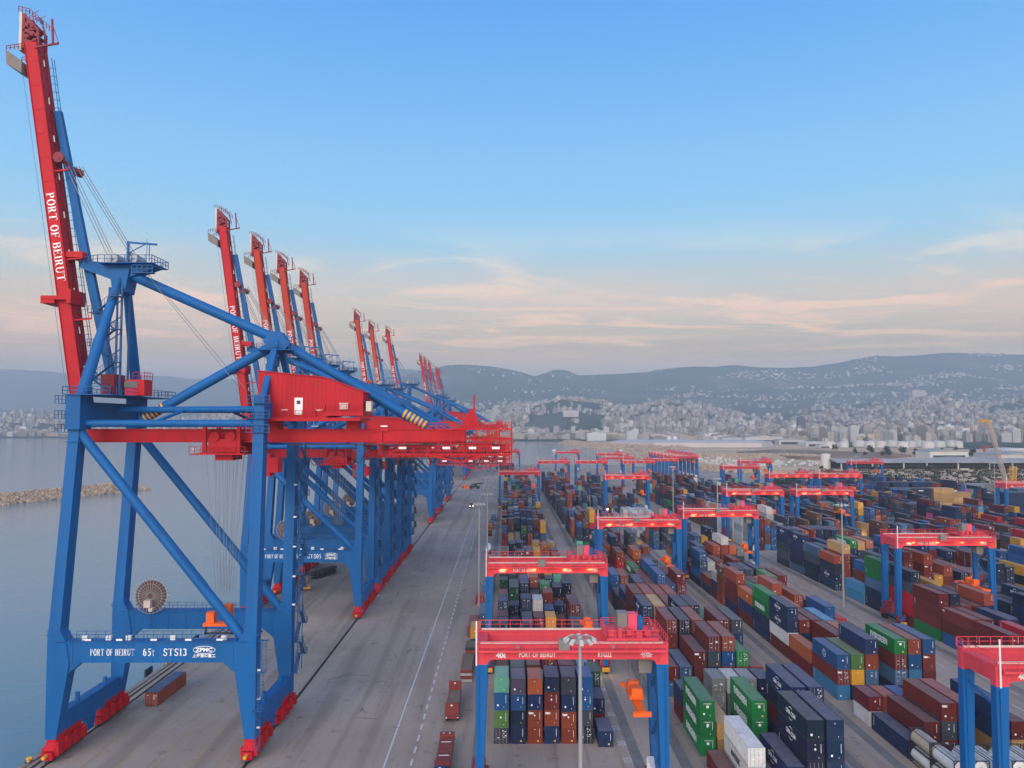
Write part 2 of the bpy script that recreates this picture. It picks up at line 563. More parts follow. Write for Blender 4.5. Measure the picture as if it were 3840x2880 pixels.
        for s in (-1, 1):
            m = MB()
            yc = s * 7.4
            # equaliser beams and wheel bogies
            m.prism([(x - .7, 2.7), (x + .7, 2.7), (x + .9, 3.95), (x - .9, 3.95)], yc - 3.6, yc + 3.6)
            for k in (-1, 1):
                m.hexa([(x - .9, yc + k * 2.5 - 2.0, 1.9), (x + .9, yc + k * 2.5 - 2.0, 1.9), (x + .9, yc + k * 2.5 + 2.0, 1.9), (x - .9, yc + k * 2.5 + 2.0, 1.9)],
                       [(x - .75, yc + k * 2.5 - .9, 3.1), (x + .75, yc + k * 2.5 - .9, 3.1), (x + .75, yc + k * 2.5 + .9, 3.1), (x - .75, yc + k * 2.5 + .9, 3.1)])
                for q in (-1, 1):
                    yb = yc + k * 2.5 + q * 1.25
                    m.box(x - .85, x + .85, yb - 1.1, yb + 1.1, .6, 1.75)
                    m.box(x + .6, x + 1.5, yb - .45, yb + .45, 1.0, 2.5)
                    m.tube((x + 1.05, yb, 2.3), (x + 1.05, yb, 3.1), .35, 8)
                    m.box(x - 1.2, x - .5, yb - .4, yb + .3, 1.1, 2.2)
            bg = bld(m, 'bogie', RED if not (red is REDO) else RED)
            w = MB()
            for k in range(8):
                yb = yc - 4.4 + k * 1.25
                w.tube((x - .25, yb, .38), (x + .25, yb, .38), .38, 12)
            bld(w, 'wheel', BLACK, bg)
            w = MB()
            ye = yc + s * 4.9
            w.tube((x, ye, 1.3), (x, ye + s * .9, 1.3), .28, 10)
            bld(w, 'buffer', YELLOW, bg)
    # diagonal braces of both portal frames
    for near in (True, False):
        m = MB()
        y0, y1 = yy(near, U(51.5)), yy(near, 20)
        p, q = Vector((XW + 1.4, y0, U(52.0))), Vector((XL - 1.6, y1, 19.0))
        m.tube(p, q, .80, 16)
        m.tube(p + Vector((-.6, 0, .5)), p + (q - p) * .03, 1.15, 14, .8)
        bld(m, 'diagonal_brace', BLUE, smooth=False)
        r = MB()
        a, b = p.lerp(q, .42), p.lerp(q, .78)
        for sy in (-.75, .75):
            r.poly([a + Vector((0, sy, .9)), b + Vector((0, sy, .9))], .05)
            for k in range(9):
                c = a.lerp(b, k / 8)
                r.tube(c + Vector((0, sy, .1)), c + Vector((0, sy, .9)), .04, 5)
        bld(r, 'brace_handrail', BLUED)
    # horizontal tubes at girder level
    m = MB()
    for near in (True, False):
        y = yy(near, U(53))
        m.tube((XW + 1.5, y, U(53.6)), (XL - .9, y, U(53.6)), .62, 14)
    bld(m, 'tie_tube', BLUE)
    m = MB()
    m.tube((-68.5, 0, U(56)), (XL - .5, -6.5, U(56)), .55, 14)
    m.tube((-68.5, 1.5, U(56)), (XL - .5, 8, U(56)), .5, 14)
    m.tube((-55.5, -3.5, U(55.9)), (-58.5, -7.8, U(53.9)), .28, 8)
    m.tube((-50.5, 4.5, U(55.9)), (-48.0, 11, U(53.9)), .28, 8)
    bld(m, 'plan_brace', BLUE)
    # waterside cross beam (along y) and landside cross beam
    m = MB()
    yn, yf = yn1, yf1
    m.box(XW - .3, XW + 1.9, yn - 1.3, yf + 1.3, U(54.0), U(57.2))
    m.box(XW - .2, XW + 2.2, yn - 1.9, yn + 1.7, U(52.6), U(58.3))
    m.box(XW - .2, XW + 2.2, yf - 1.7, yf + 1.9, U(52.6), U(58.3))
    m.box(XW - .6, XW + 7.5, yn - 2.2, yf + 2.2, U(58.3), U(58.42))
    bld(m, 'upper_cross_beam', BLUE)
    m = MB()
    m.box(XL - 1.0, XL + 1.0, yn - 1.0, yf + 1.0, U(54.6), U(57.2))
    bld(m, 'upper_cross_beam', BLUE)
    r = MB()
    r.rail([(XW + 7.5, yn - 2.2, U(58.4)), (XW - .6, yn - 2.2, U(58.4)), (XW - .6, yf + 2.2, U(58.4)), (XW + 7.5, yf + 2.2, U(58.4)), (XW + 7.5, yn - 2.2, U(58.4))], h=1.3, step=1.5, r=.045)
    for z in (52.2, 54.5, 57):
        r.rail([(XW - 1.9, yn - 2.0, U(z)), (XW - 1.9, yn + 2, U(z))], h=1.2, step=1, r=.045)
        r.rail([(XL - 1.9, yn - 1.9, U(z)), (XL + 1.9, yn - 1.9, U(z))], h=1.2, step=1, r=.045)
    for z in (52.1, 54.4, 56.9):
        r.box(XW - 2.0, XW - .3, yn - 2.0, yn + 2, U(z), U(z) + .08)
        r.box(XL - 2.0, XL + 2.0, yn - 2.0, yn - 1, U(z), U(z) + .08)
    bld(r, 'handrail', BLUED)
    # A-frame mast
    AP = Vector((-68.7, 1.2, U(80.5)))
    for y, xo in ((yn, 0), (yf, 0)):
        m = MB()
        m.tube((XW + 1.2, y, U(57.6)), (AP.x - .4, AP.y + (-1.4 if y < 0 else 1.4), AP.z - 1.2), 1.0, 16, .72)
        bld(m, 'mast_leg', BLUE)
    m = MB()
    m.prism([(AP.x - 1.3, AP.z - 3.6), (AP.x + .9, AP.z - 3.6), (AP.x + 1.6, AP.z + .6), (AP.x - 2.0, AP.z + .6)], -.6, 3.0)
    m.prism([(AP.x - 7.6, AP.z + .9), (AP.x - 2, AP.z - 1.2), (AP.x + 1, AP.z - 1.0), (AP.x + 6.2, AP.z + 1.0), (AP.x + 6.2, AP.z + 1.3), (AP.x - 7.6, AP.z + 2.1)], -.2, 2.4)
    m.box(AP.x - 3.2, AP.x + 6.3, -2.2, 4.4, AP.z + 1.3, AP.z + 1.42)
    bld(m, 'mast_head', BLUE)
    m = MB()
    z = AP.z + 1.42
    m.rail([(AP.x - 7.4, -.4, z - .2), (AP.x - 3.2, -2.2, z), (AP.x + 6.3, -2.2, z), (AP.x + 6.3, 4.4, z), (AP.x - 3.2, 4.4, z)], h=1.3, step=1.2, r=.05)
    m.rail([(AP.x + 3.0, -2.6, z - 1.9), (AP.x + 6.6, -2.6, z - 1.9)], h=1.3, step=.8, r=.05)
    m.box(AP.x + 3.0, AP.x + 6.7, -2.7, -1.4, z - 2.0, z - 1.9)
    bld(m, 'mast_platform_rail', BLUED)
    m = MB()
    m.beam((AP.x + 1.5, -1, z), (AP.x + 1.5, -1, z + 4.0), .35, .35)
    m.beam((AP.x + 1.3, -1, z + 3.8), (AP.x + 6.6, -1, z + 3.4), .32, .32)
    m.beam((AP.x + 1.5, -1, z + 1.8), (AP.x + 4.6, -1, z + 3.5), .14, .14)
    m.tube((AP.x + 3.4, 2, z), (AP.x + 3.4, 2, z + 5.2), .05, 5)
    m.tube((AP.x + 6.2, -3, z), (AP.x + 6.2, -3, z + 3.2), .08, 5)
    bld(m, 'service_davit', BLUE)
    for xo in (-1.6, 1.9):
        m = MB()
        m.tube((AP.x + xo, -.6, z + 1.0), (AP.x + xo, 3.0, z + 1.0), 1.05, 18)
        m.tube((AP.x + xo, -.9, z + 1.0), (AP.x + xo, 3.3, z + 1.0), .3, 10)
        bld(m, 'rope_sheave', GREY)
    # stair tower inside the mast
    m = MB()
    k = 0
    zz = U(58.4)
    for cx, cy in ((AP.x - 1.6, -.9), (AP.x + .6, -.9), (AP.x - 1.6, 1.9), (AP.x + .6, 1.9)):
        m.beam((cx, cy, U(58.4)), (cx, cy, AP.z - 2.8), .3, .3)
    while zz < AP.z - 5:
        x0, x1 = (AP.x - 3.4, AP.x + .2) if k % 2 else (AP.x + .2, AP.x - 3.4)
        m.beam((x0, -2.2, zz), (x1, -2.2, zz + 2.9), .75, .12)
        for j in range(9):
            a = Vector((x0, -2.2, zz)).lerp(Vector((x1, -2.2, zz + 2.9)), j / 8)
            m.beam(a + Vector((0, -.35, .1)), a + Vector((0, -.35, 1.1)), .05, .05)
        m.beam((x0, -2.55, zz + 1.1), (x1, -2.55, zz + 4.0), .06, .06)
        m.box(min(x1, x1) - .9, x1 + .9, -2.8, -1.2, zz + 2.9, zz + 3.0)
        m.rail([(x1 - .9, -2.8, zz + 3.0), (x1 + .9, -2.8, zz + 3.0)], step=.6, h=1.1)
        m.beam((AP.x - 1.6, -.9, zz + 1), (AP.x + .6, -.9, zz + 2.5), .16, .16)
        zz += 2.9; k += 1
    bld(m, 'mast_stair', BLUED)
    if full:
        m = MB()
        m.box(XW + 5.4, XW + 8.8, -1.3, 1.8, U(58.5), U(61.3))
        bld(m, 'boom_operator_hut', REDD if False else RED)
        m = MB()
        m.box(XW + 5.3, XW + 7.6, -1.34, -1.30, U(59.9), U(61.0))
        bld(m, 'hut_window', GLASS)
        m = MB()
        m.rail([(XW + 6.8, -1.3, U(61.3)), (XW + 8.8, -1.3, U(61.3)), (XW + 8.8, 1.8, U(61.3)), (XW + 6.8, 1.8, U(61.3))], h=1.3, step=.9)
        bld(m, 'hut_rail', RED)
        m = MB()
        m.box(XW + 1.5, XW + 3.8, -2.0, 2.0, U(58.5), U(62.2))
        bld(m, 'winch_housing', REDD)
    # landside node, stays
    ND = Vector((-41.0, 1.2, U(68.5)))
    m = MB()
    m.tube(AP + Vector((1.5, 0, -.4)), ND + Vector((-.6, 0, .3)), .92, 18)
    m.tube(ND + Vector((.8, 0, -.6)), (-14.2, 0.6, U(53.1)), .82, 18)
    bld(m, 'back_stay', BLUE, smooth=False)
    m = MB()
    m.tube((-64.8, .4, U(54.2)), ND + Vector((-.8, 0, -.9)), .88, 18)
    bld(m, 'inclined_strut', BLUE)
    m = MB()
    for i in range(6):
        f0, f1 = i / 6 * .16, (i + .5) / 6 * .16
        a, b = Vector((-14.2, .6, U(53.1))), ND + Vector((.8, 0, -.6))
        m.tube(a.lerp(b, f0 + .01), a.lerp(b, f1 + .01), .84, 18, cap=False)
        a, b = Vector((-64.8, .4, U(54.2))), ND + Vector((-.8, 0, -.9))
        m.tube(a.lerp(b, f0 + .03), a.lerp(b, f1 + .03), .90, 18, cap=False)
    bld(m, 'hazard_band', YELLOW)
    m = MB()
    for y in (yn, yf):
        m.beam((XL, y + (.6 if y < 0 else -.6), U(57.4)), (ND.x, ND.y + (-.7 if y < 0 else .7), ND.z), 1.0, 1.1)
    m.prism([(ND.x - 2.4, ND.z - .2), (ND.x - 1.2, ND.z - 1.9), (ND.x + 1.4, ND.z - 1.9), (ND.x + 2.3, ND.z - .9), (ND.x + .8, ND.z + 1.4), (ND.x - 1.0, ND.z + 1.5)], -.1, 2.5)
    m.box(ND.x - 3, ND.x + 3, -1.6, 4.0, ND.z - 2.0, ND.z - 1.9)
    bld(m, 'stay_tower', BLUE)
    m = MB()
    m.rail([(ND.x - 3, -1.6, ND.z - 1.9), (ND.x + 3, -1.6, ND.z - 1.9), (ND.x + 3, 4, ND.z - 1.9)], step=1.0, r=.045)
    bld(m, 'stay_tower_rail', BLUED)
    # ---- main girder (mono box)
    m = MB()
    m.box(-73.2, -7.2, -1.7, 1.7, U(50.45), U(52.5))
    m.box(-73.0, -7.4, -1.95, 1.95, U(52.5), U(52.62))
    m.box(-73.0, -7.4, -1.95, 1.95, U(50.3), U(50.42))
    for i in range(14):
        x = -70 + i * 4.6
        m.box(x, x + .09, -1.76, 1.76, U(50.42), U(52.5))
    gd = bld(m, 'main_girder', red)
    m = MB()
    m.rail([(-60, -2.0, U(52.6)), (-43.5, -2.0, U(52.6))], step=1.5, r=.04)
    m.rail([(-23, -2.0, U(52.6)), (-8, -2.0, U(52.6))], step=1.5, r=.04)
    bld(m, 'girder_handrail', red)
    m = MB()
    # rear service frame
    for y in (-4.2, 4.2):
        for z in (48.3, 50.9, 52.6):
            m.beam((-20, y, U(z)) if z < 49 else (-12, y, U(z)), (.8, y, U(z)), .22, .22)
        for i in range(11):
            x = -20 + i * 2.08
            m.beam((x, y, U(48.3)), (x, y, U(49.4 if i < 4 else 52.9)), .14, .14)
            if i % 3 == 0:
                m.beam((x, y, U(48.3)), (x + 2.6, y, U(50.4)), .12, .12)
    for i in range(12):
        x = -20 + i * 1.89
        m.beam((x, -4.2, U(48.3)), (x, 4.2, U(48.3)), .18, .18)
        if i > 4:
            m.beam((x, -4.2, U(50.9)), (x, 4.2, U(50.9)), .14, .14)
    m.rail([(-20, -4.3, U(48.4)), (.9, -4.3, U(48.4)), (.9, 4.3, U(48.4))], step=1.3, r=.045, h=1.2)
    m.rail([(-12, -4.3, U(52.6)), (.9, -4.3, U(52.6)), (.9, 4.3, U(52.6))], step=1.2, r=.045, h=1.2)
    for y in (-4.3, -1.4, 1.4, 4.3):
        m.beam((.9, y, U(46.5)), (.9, y, U(54)), .12, .12)
    for z in (47.5, 49.5, 51.5, 53.5):
        m.beam((.9, -4.3, U(z)), (.9, 4.3, U(z)), .08, .08)
    m.beam((-14, -4.2, U(48.3)), (-8, -4.2, U(47.0)), .3, .3)
    m.beam((-8, -4.2, U(47.0)), (-3, -4.2, U(48.3)), .3, .3)
    bld(m, 'service_frame', red)
    m = MB()
    m.beam((-26.8, -2.2, U(54.6)), (-22.5, -2.2, U(52.8)), .35, .35)
    m.box(-23.2, -20.6, -2.1, -1.72, U(52.2), U(52.5))
    m.box(-22.4, -21.7, -2.1, -1.72, U(48.2), U(52.3))
    bld(m, 'girder_hanger', red)
    m = MB()
    m.prism([(-8.2, U(52.6)), (-4.6, U(52.6)), (-5.8, U(56.2)), (-6.4, U(56.2))], -1.2, 1.2)
    m.box(-5.9, -5.6, -.4, .4, U(56), U(58.6))
    m.box(-11, -2.5, -3.8, 3.8, U(50.0), U(50.2))
    m.box(-2.4, -.2, -2, 2, U(48.8), U(50.0))
    bld(m, 'girder_end_equipment', red)
    # small white notice plates
    m = MB()
    for x in (-18.5, -11, -6.5, -2.5):
        m.box(x, x + 1.3, -4.36, -4.33, U(49.2), U(49.6))
    for x in (-66, -54, -34, -22):
        m.box(x, x + 1.2, -2.09, -2.06, U(53.0), U(53.25))
    bld(m, 'notice_plate', SMALLW)
    # festoon cable loops under the girder
    m = MB()
    for i in range(14):
        x0 = -37 + i * 2.55
        dp = 2.6 + .7 * math.sin(i * 1.7)
        pts = [Vector((x0 + 2.3 * u / 8, -2.6, U(49.6) - dp * (1 - (2 * u / 8 - 1) ** 2))) for u in range(9)]
        m.poly(pts, .085, 5)
    m.box(-38, -1, -2.75, -2.45, U(49.9), U(50.1))
    bld(m, 'festoon_cable', BLACK)
    # ---- machinery house
    m = MB()
    ys = (-4.7, 4.3)
    m.prism([(-42.6, U(54.6)), (-42.6, U(62.6)), (-31.2, U(61.4)), (-24.6, U(58.9)), (-24.6, U(54.9)), (-30.5, U(54.9)), (-31.2, U(54.6))], *ys)
    for i in range(24):
        x = -42.3 + i * .75
        zt = 62.6 - (x + 42.6) / 11.4 * 1.2 if x < -31.2 else 61.4 - (x + 31.2) / 6.6 * 2.5
        m.box(x, x + .18, ys[0] - .04, ys[0], U(55.6), U(zt) - .1)
    m.prism([(-42.9, U(62.72)), (-42.9, U(62.6)), (-31.2, U(61.42)), (-24.3, U(58.85)), (-24.3, U(59.0)), (-31.2, U(61.56))], ys[0] - .25, ys[1] + .25)
    m.box(-42.8, -25.0, ys[0] - .9, ys[1] + .9, U(54.0), U(54.6))
    m.box(-28, -26, -2, 2, U(52.6), U(54.0))
    m.box(-42, -40, -2, 2, U(52.6), U(54.0))
    h = bld(m, 'machinery_house', red)
    m = MB()
    m.box(-36.3, -34.9, ys[0] - .08, ys[0] - .02, U(55.1), U(58.0))
    bld(m, 'house_door', WHITE, h)
    m = MB()
    m.box(-35.9, -35.3, ys[0] - .11, ys[0] - .08, U(56.9), U(57.5))
    m.box(-28.4, -27.3, ys[0] - .3, ys[0] - .05, U(56.2), U(56.9))
    m.box(-24.55, -24.45, -3.5, -1.8, U(56.0), U(57.6))
    bld(m, 'vent_grille', BLACK, h)
    m = MB()
    m.box(-38.5, -37.4, ys[0] - .12, ys[0] - .05, U(55.75), U(56.0))
    m.box(-32.6, -31.5, ys[0] - .12, ys[0] - .05, U(55.75), U(56.0))
    m.box(-28.6, -27.1, ys[0] - .34, ys[0] - .30, U(56.0), U(57.1))
    m.box(-24.2, -23.3, ys[0] + .5, ys[0] + 1.9, U(55.7), U(57.4))
    bld(m, 'air_conditioner', PALE, h)
    m = MB()
    m.rail([(-42.6, ys[0] - .9, U(57.0)), (-40.6, ys[0] - .9, U(54.7)), (-32.4, ys[0] - .9, U(54.7)), (-30.8, ys[0] - .9, U(55.7)), (-24.8, ys[0] - .9, U(55.7))], step=1.2, r=.04)
    bld(m, 'house_handrail', red, h)
    # ---- boom, raised
    HG = Vector((-74.6, 0, U(54.5))); TP = Vector((tip[0], 0, tip[1]))
    d = (TP - HG).normalized(); nx = Vector((d.z, 0, -d.x))      # nx points landward
    bt = 2.05
    m = MB()
    m.beam(HG, TP, 3.3, bt, up=(1, 0, 0)) if False else None
    def bx(s0, s1, u0, u1, y0, y1, mm):
        a = HG + d * s0; b = HG + d * s1
        c = [a + nx * u0, a + nx * u1, b + nx * u1, b + nx * u0]
        mm.hexa([(p.x, y0, p.z) for p in c], [(p.x, y1, p.z) for p in c])
    LB = (TP - HG).length
    bx(0, LB, -bt / 2, bt / 2, -1.5, 1.5, m)
    bx(.5, LB - .3, -bt / 2 - .1, -bt / 2, -1.7, 1.7, m)
    bx(.5, LB - .3, bt / 2, bt / 2 + .1, -1.7, 1.7, m)
    for i in range(15):
        bx(3 + i * 4.4, 3.05 + i * 4.4, -bt / 2 + .02, bt / 2 - .02, -1.55, 1.55, m)
    bm = bld(m, 'boom', red)
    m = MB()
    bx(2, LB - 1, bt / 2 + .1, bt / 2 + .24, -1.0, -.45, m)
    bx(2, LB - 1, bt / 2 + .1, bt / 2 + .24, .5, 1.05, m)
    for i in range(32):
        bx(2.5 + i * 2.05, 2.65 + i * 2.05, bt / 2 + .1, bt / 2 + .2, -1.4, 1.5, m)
    bld(m, 'boom_walkway_shade', REDD)  # rails and rungs in dark red, added partly to shade the landward face
    if not title or title[0]:
        me, w = serif_text('PORT OF BEIRUT', 1.45, .98)
        c = HG + d * (32.4)
        # reads from the tip downwards: x axis of the text runs down the boom
        mt = Matrix((( -d.x, 0, nx.x), (0, 1, 0), (-d.z, 0, nx.z))).to_4x4()
        o = put_text(_finish(me), bm, Vector((c.x - 0, -1.75, c.z)) + Vector((0, 0, 0)), (0, 0, 0))
        o.rotation_euler = mt.to_euler()
        o.location = (c.x - OFF[0], -1.56, c.z)
    # ladder and walkway on the landward side
    m = MB()
    for s0 in (0,):
        for y in (1.4, 2.2):
            a = HG + d * 6 + nx * 1.9; b = HG + d * (LB - 2) + nx * 1.9
            m.beam((a.x, y, a.z), (b.x, y, b.z), .09, .09)
        for i in range(int((LB - 8) / 1.5)):
            a = HG + d * (6 + i * 1.5)
            p, q = a + nx * 1.1, a + nx * 1.9
            m.beam((p.x, 1.4, p.z), (q.x, 1.4, q.z), .07, .07)
            m.beam((q.x, 1.4, q.z), (q.x, 2.2, q.z), .07, .07)
    bld(m, 'boom_ladder', BLUED)
    m = MB()
    for i in range(9):
        a = HG + d * (8 + i * 7) + nx * (bt / 2 + .14)
        m.beam((a.x, -.3, a.z), (a.x - d.x * -.0 + d.x * 1.2, -.3, a.z + d.z * 1.2), .5, .06, up=(0, 1, 0))
    bld(m, 'notice_plate', SMALLW)
    # cross outriggers
    for s0, ln in ((17.5, 3.2), (28.4, 3.0), (44.5, 2.6)):
        m = MB()
        a = HG + d * s0
        m.beam((a.x + nx.x * 1.15, -1.2, a.z), (a.x + nx.x * (1.0 + ln), -1.2, a.z + .3), .3, .25)
        m.beam((a.x + nx.x * (1.0 + ln), -1.2, a.z + .3), (a.x + nx.x * (1.0 + ln), -1.2, a.z + 1.6), .12, .12)
        bld(m, 'boom_outrigger', red)
    m = MB()
    a = HG + d * 21.3
    m.box(a.x - 3.6, a.x + 1.6, -2.4, -1.6, a.z - .25, a.z + .45)
    m.box(a.x - 3.6, a.x - 1.2, -2.4, 2.4, a.z - .9, a.z - .2)
    m.box(a.x + .9, a.x + 1.7, -2.5, 2.4, a.z - .9, a.z + 1.6)
    bld(m, 'boom_latch', red)
    m = MB()
    a = HG + d * 29.3
    m.box(a.x + 1.15, a.x + 4.0, -1.3, 1.5, a.z - .45, a.z + .6)
    bld(m, 'boom_rest', red)
    # folded stay (blue) lying along the boom
    m = MB()
    p0 = HG + d * 56 + nx * 2.0; p1 = HG + d * 28 + nx * 3.5
    m.beam((p0.x, 1.0, p0.z), (p1.x, 1.0, p1.z), 1.2, .9, 1.5, 1.0, up=(0, 1, 0))
    p2 = Vector((XW + 1.6, 2.8, U(59)))
    m.beam((p1.x, 1.4, p1.z), (p2.x, 2.8, p2.z), 1.5, 1.0, 1.3, 1.0, up=(0, 1, 0))
    bld(m, 'folded_stay', BLUE)
    # boom hoist sheaves and ropes to the mast head
    sh = HG + d * 46.5 + nx * 2.4
    m = MB()
    m.tube((sh.x, -1.9, sh.z), (sh.x, -1.3, sh.z), .95, 18)
    m.tube((sh.x + .3, 1.2, sh.z - 1.2), (sh.x + 1.4, 3.3, sh.z - 1.4), .75, 14)
    m.tube((sh.x, -1.9, sh.z), (sh.x + .4, 2.5, sh.z - .8), .4, 10)
    bld(m, 'hoist_sheave', REDD)
    m = MB()
    for k, (yo, xo) in enumerate(((-.2, -1.9), (.3, -1.5), (.8, -1.2), (1.6, 1.6), (2.1, 1.9), (2.6, 2.2))):
        m.tube((sh.x + .6 + .15 * k, yo - .6 + .3 * k, sh.z - .9 + .2 * k), (AP.x + xo - .6, yo, AP.z + 3.0), .075, 5)
    m.tube((AP.x + 2, .6, AP.z + 2.4), (-47, -1.5, U(60)), .05, 4)
    m.tube((AP.x + 2, 1.6, AP.z + 2.4), (-47, 1.5, U(60)), .05, 4)
    # falls along the waterward face of the boom
    for y in (-1.2, 1.2):
        m.tube((TP.x - 1.6, y, TP.z - 4), (HG.x - 2.2, y, HG.z + 2), .045, 4)
    bld(m, 'hoist_rope', CABLE)
    # boom tip
    m = MB()
    tp0 = HG + d * LB
    m.box(tp0.x - 2.05, tp0.x - 1.6, -1.5, 1.5, tp0.z - 1.6, tp0.z + 5.4)
    bld(m, 'tip_buffer_panel', PALE)
    m = MB()
    for y in (-1.15, 1.15):
        m.beam((tp0.x - 1.4, y, tp0.z - 1.2), (tp0.x - 1.35, y, tp0.z + 5.2), .5, .5)
        m.beam((tp0.x - 1.35, y, tp0.z + 5.0), (tp0.x + 1.15, y, tp0.z + 2.2), .45, .4)
        m.beam((tp0.x + 1.15, y, tp0.z + 2.4), (tp0.x + 1.25, y, tp0.z - .6), .4, .4)
        m.beam((tp0.x - 1.35, y, tp0.z + 2.2), (tp0.x + 1.15, y, tp0.z + 1.2), .5, .5)
        m.beam((tp0.x - 1.35, y, tp0.z + .2), (tp0.x + 1.15, y, tp0.z - .3), .6, .6)
    m.box(tp0.x - .7, tp0.x + .5, -1.2, 1.2, tp0.z + 2.2, tp0.z + 3.4)
    for (xx, zz_) in ((-.8, 1.0), (.2, 1.5), (.7, .2), (-.7, 3.2), (.2, 3.0)):
        m.tube((tp0.x + xx, -1.35, tp0.z + zz_), (tp0.x + xx, 1.35, tp0.z + zz_), .5, 12)
        m.tube((tp0.x + xx, -1.5, tp0.z + zz_), (tp0.x + xx, -1.3, tp0.z + zz_), .35, 10)
    bld(m, 'tip_sheave_block', REDD)
    m = MB()
    m.rail([(tp0.x - 2.2, -1.6, tp0.z + 5.4), (tp0.x - .2, -1.6, tp0.z + 4.9), (tp0.x + 2.0, -1.6, tp0.z + 3.0), (tp0.x + 2.8, -1.6, tp0.z + .2)], h=1.0, step=.8, r=.05)
    m.rail([(tp0.x - 2.2, 1.6, tp0.z + 5.4), (tp0.x - .2, 1.6, tp0.z + 4.9), (tp0.x + 2.0, 1.6, tp0.z + 3.0)], h=1.0, step=.8, r=.05)
    bld(m, 'tip_rail', REDD)
    m = MB()
    m.beam((tp0.x + 1.2, -2.0, tp0.z - 1.4), (tp0.x + 5.4, -2.0, tp0.z - .6), .3, .3)
    m.beam((tp0.x + 4.4, -2.0, tp0.z - .8), (tp0.x + 4.1, -2.0, tp0.z + 3.8), .3, .3)
    m.beam((tp0.x + 5.4, -2.0, tp0.z - .6), (tp0.x + 4.3, -2.0, tp0.z + 2.5), .12, .12)
    m.tube((tp0.x + .5, -2.0, tp0.z + 4.6), (tp0.x + 1.7, -2.0, tp0.z + 5.4), .05, 5)
    m.tube((tp0.x + 1.5, -2.0, tp0.z + 3.6), (tp0.x + 2.9, -2.0, tp0.z + 4.4), .05, 5)
    bld(m, 'tip_davit', REDD)
    m = MB()
    c = HG + d * (LB - 1.5)
    m.prism([(c.x - 4.1, c.z - .6), (c.x - 3.9, c.z - 3.0), (c.x - 1.2, c.z - 4.6), (c.x - 1.2, c.z - 2.6), (c.x - 3.6, c.z - .7)], -2.2, 2.2)
    bld(m, 'tip_platform', PALE if False else mat_plat)
    m = MB()
    m.rail([(c.x - 4.0, -2.2, c.z - .6), (c.x - 1.2, -2.2, c.z - .2)], h=.9, step=.7, r=.05)
    m.rail([(c.x - 4.0, 2.2, c.z - .6), (c.x - 1.2, 2.2, c.z - .2)], h=.9, step=.7, r=.05)
    bld(m, 'tip_platform_rail', REDD)
    # ---- trolley, cab, ropes, spreader
    m = MB()
    tx = -49.0
    m.box(tx - 4.3, tx + 4.0, -3.9, 3.9, U(48.2), U(48.5))
    for y in (-3.2, 3.2):
        m.box(tx - 3.4, tx + 3.4, y - .3, y + .3, U(52.9), U(53.3))
        for x in (tx - 3.1, tx + 2.8):
            m.box(x - .3, x + .3, y - .35, y + .35, U(48.4), U(53))
        m.box(tx - 2.4, tx + 2.4, y - .2, y + .2, U(48.6), U(50.9))
    for x in (-1.3, 1.4):
        m.tube((tx + x, -3.6, U(51.3)), (tx + x, -3.2, U(51.3)), .85, 16)
    m.rail([(tx - 5.4, -4.1, U(48.5)), (tx + 4.2, -4.1, U(48.5))], step=1.0, r=.05)
    m.rail([(tx - 5.4, 4.1, U(48.5)), (tx + 4.2, 4.1, U(48.5))], step=1.0, r=.05)
    m.box(tx - 5.4, tx - 4, -4.1, 4.1, U(48.2), U(48.35))
    m.box(tx - 1.5, tx + 1.5, -2.5, 2.5, U(47.2), U(48.2))
    tr = bld(m, 'trolley', red)
    m = MB()
    m.prism([(tx + 4.3, U(44.6)), (tx + 7.6, U(44.3)), (tx + 7.6, U(48.2)), (tx + 4.3, U(48.2))], -1.2, 1.6)
    m.box(tx + 7.6, tx + 9.0, -1.2, 1.6, U(45.0), U(47.6))
    cb = bld(m, 'operator_cab', red)
    m = MB()
    m.box(tx + 4.22, tx + 4.28, -1.0, 1.4, U(44.9), U(47.0))
    m.box(tx + 4.5, tx + 5.6, -1.26, -1.21, U(45.0), U(46.8))
    bld(m, 'cab_window', GLASS, cb)
    if full:
        m = MB()
        for x in (-3.2, -1.9, -1.0, .2, .9, 2.1, 3.3):
            for y in (-2.0, 2.0):
                m.tube((tx + x, y, U(48)), (tx + x * .35 - .2, y * .7, 24.2), .035, 4)
        bld(m, 'hoist_rope', CABLE)
    return t
mat_plat = mat('platform_underside', (0.2, 0.17, 0.15), 0.7)
def _finish(m):
    me = m.mesh('lettering')
    me.materials.append(LETTER)
    return me
def _fin2(mb):
    return _finish(mb)

def zigzag_stair(x, y, z0, z1, w=2.6, step=2.9, ydir=1):
    """switchback stair flights with landings; steps run along y"""
    m = MB(); z = z0; k = 0
    while z + step <= z1:
        a, b = (y, y + w) if k % 2 == 0 else (y + w, y)
        xo = x + (k % 2) * .9
        m.beam((xo, a, z), (xo, b, z + step), .7, .1)
        for q in (-.35, .35):
            m.beam((xo + q, a, z + 1.0), (xo + q, b, z + step + 1.0), .06, .06)
            for j in range(4):
                p = Vector((xo + q, a, z)).lerp(Vector((xo + q, b, z + step)), j / 3)
                m.beam(p, p + Vector((0, 0, 1.0)), .05, .05)
        e = b + (.5 if b > a else -.5)
        m.box(x - .5, x + 1.4, min(b, e) - .1, max(b, e) + .1, z + step - .08, z + step)
        m.rail([(x + 1.4, b, z + step), (x + 1.4, e, z + step), (x - .5, e, z + step)], h=1.05, step=.9)
        z += step; k += 1
    for yy_ in (y - .3, y + w + .3):
        m.beam((x + .45, yy_, z0), (x + .45, yy_, z1), .12, .12)
    return m

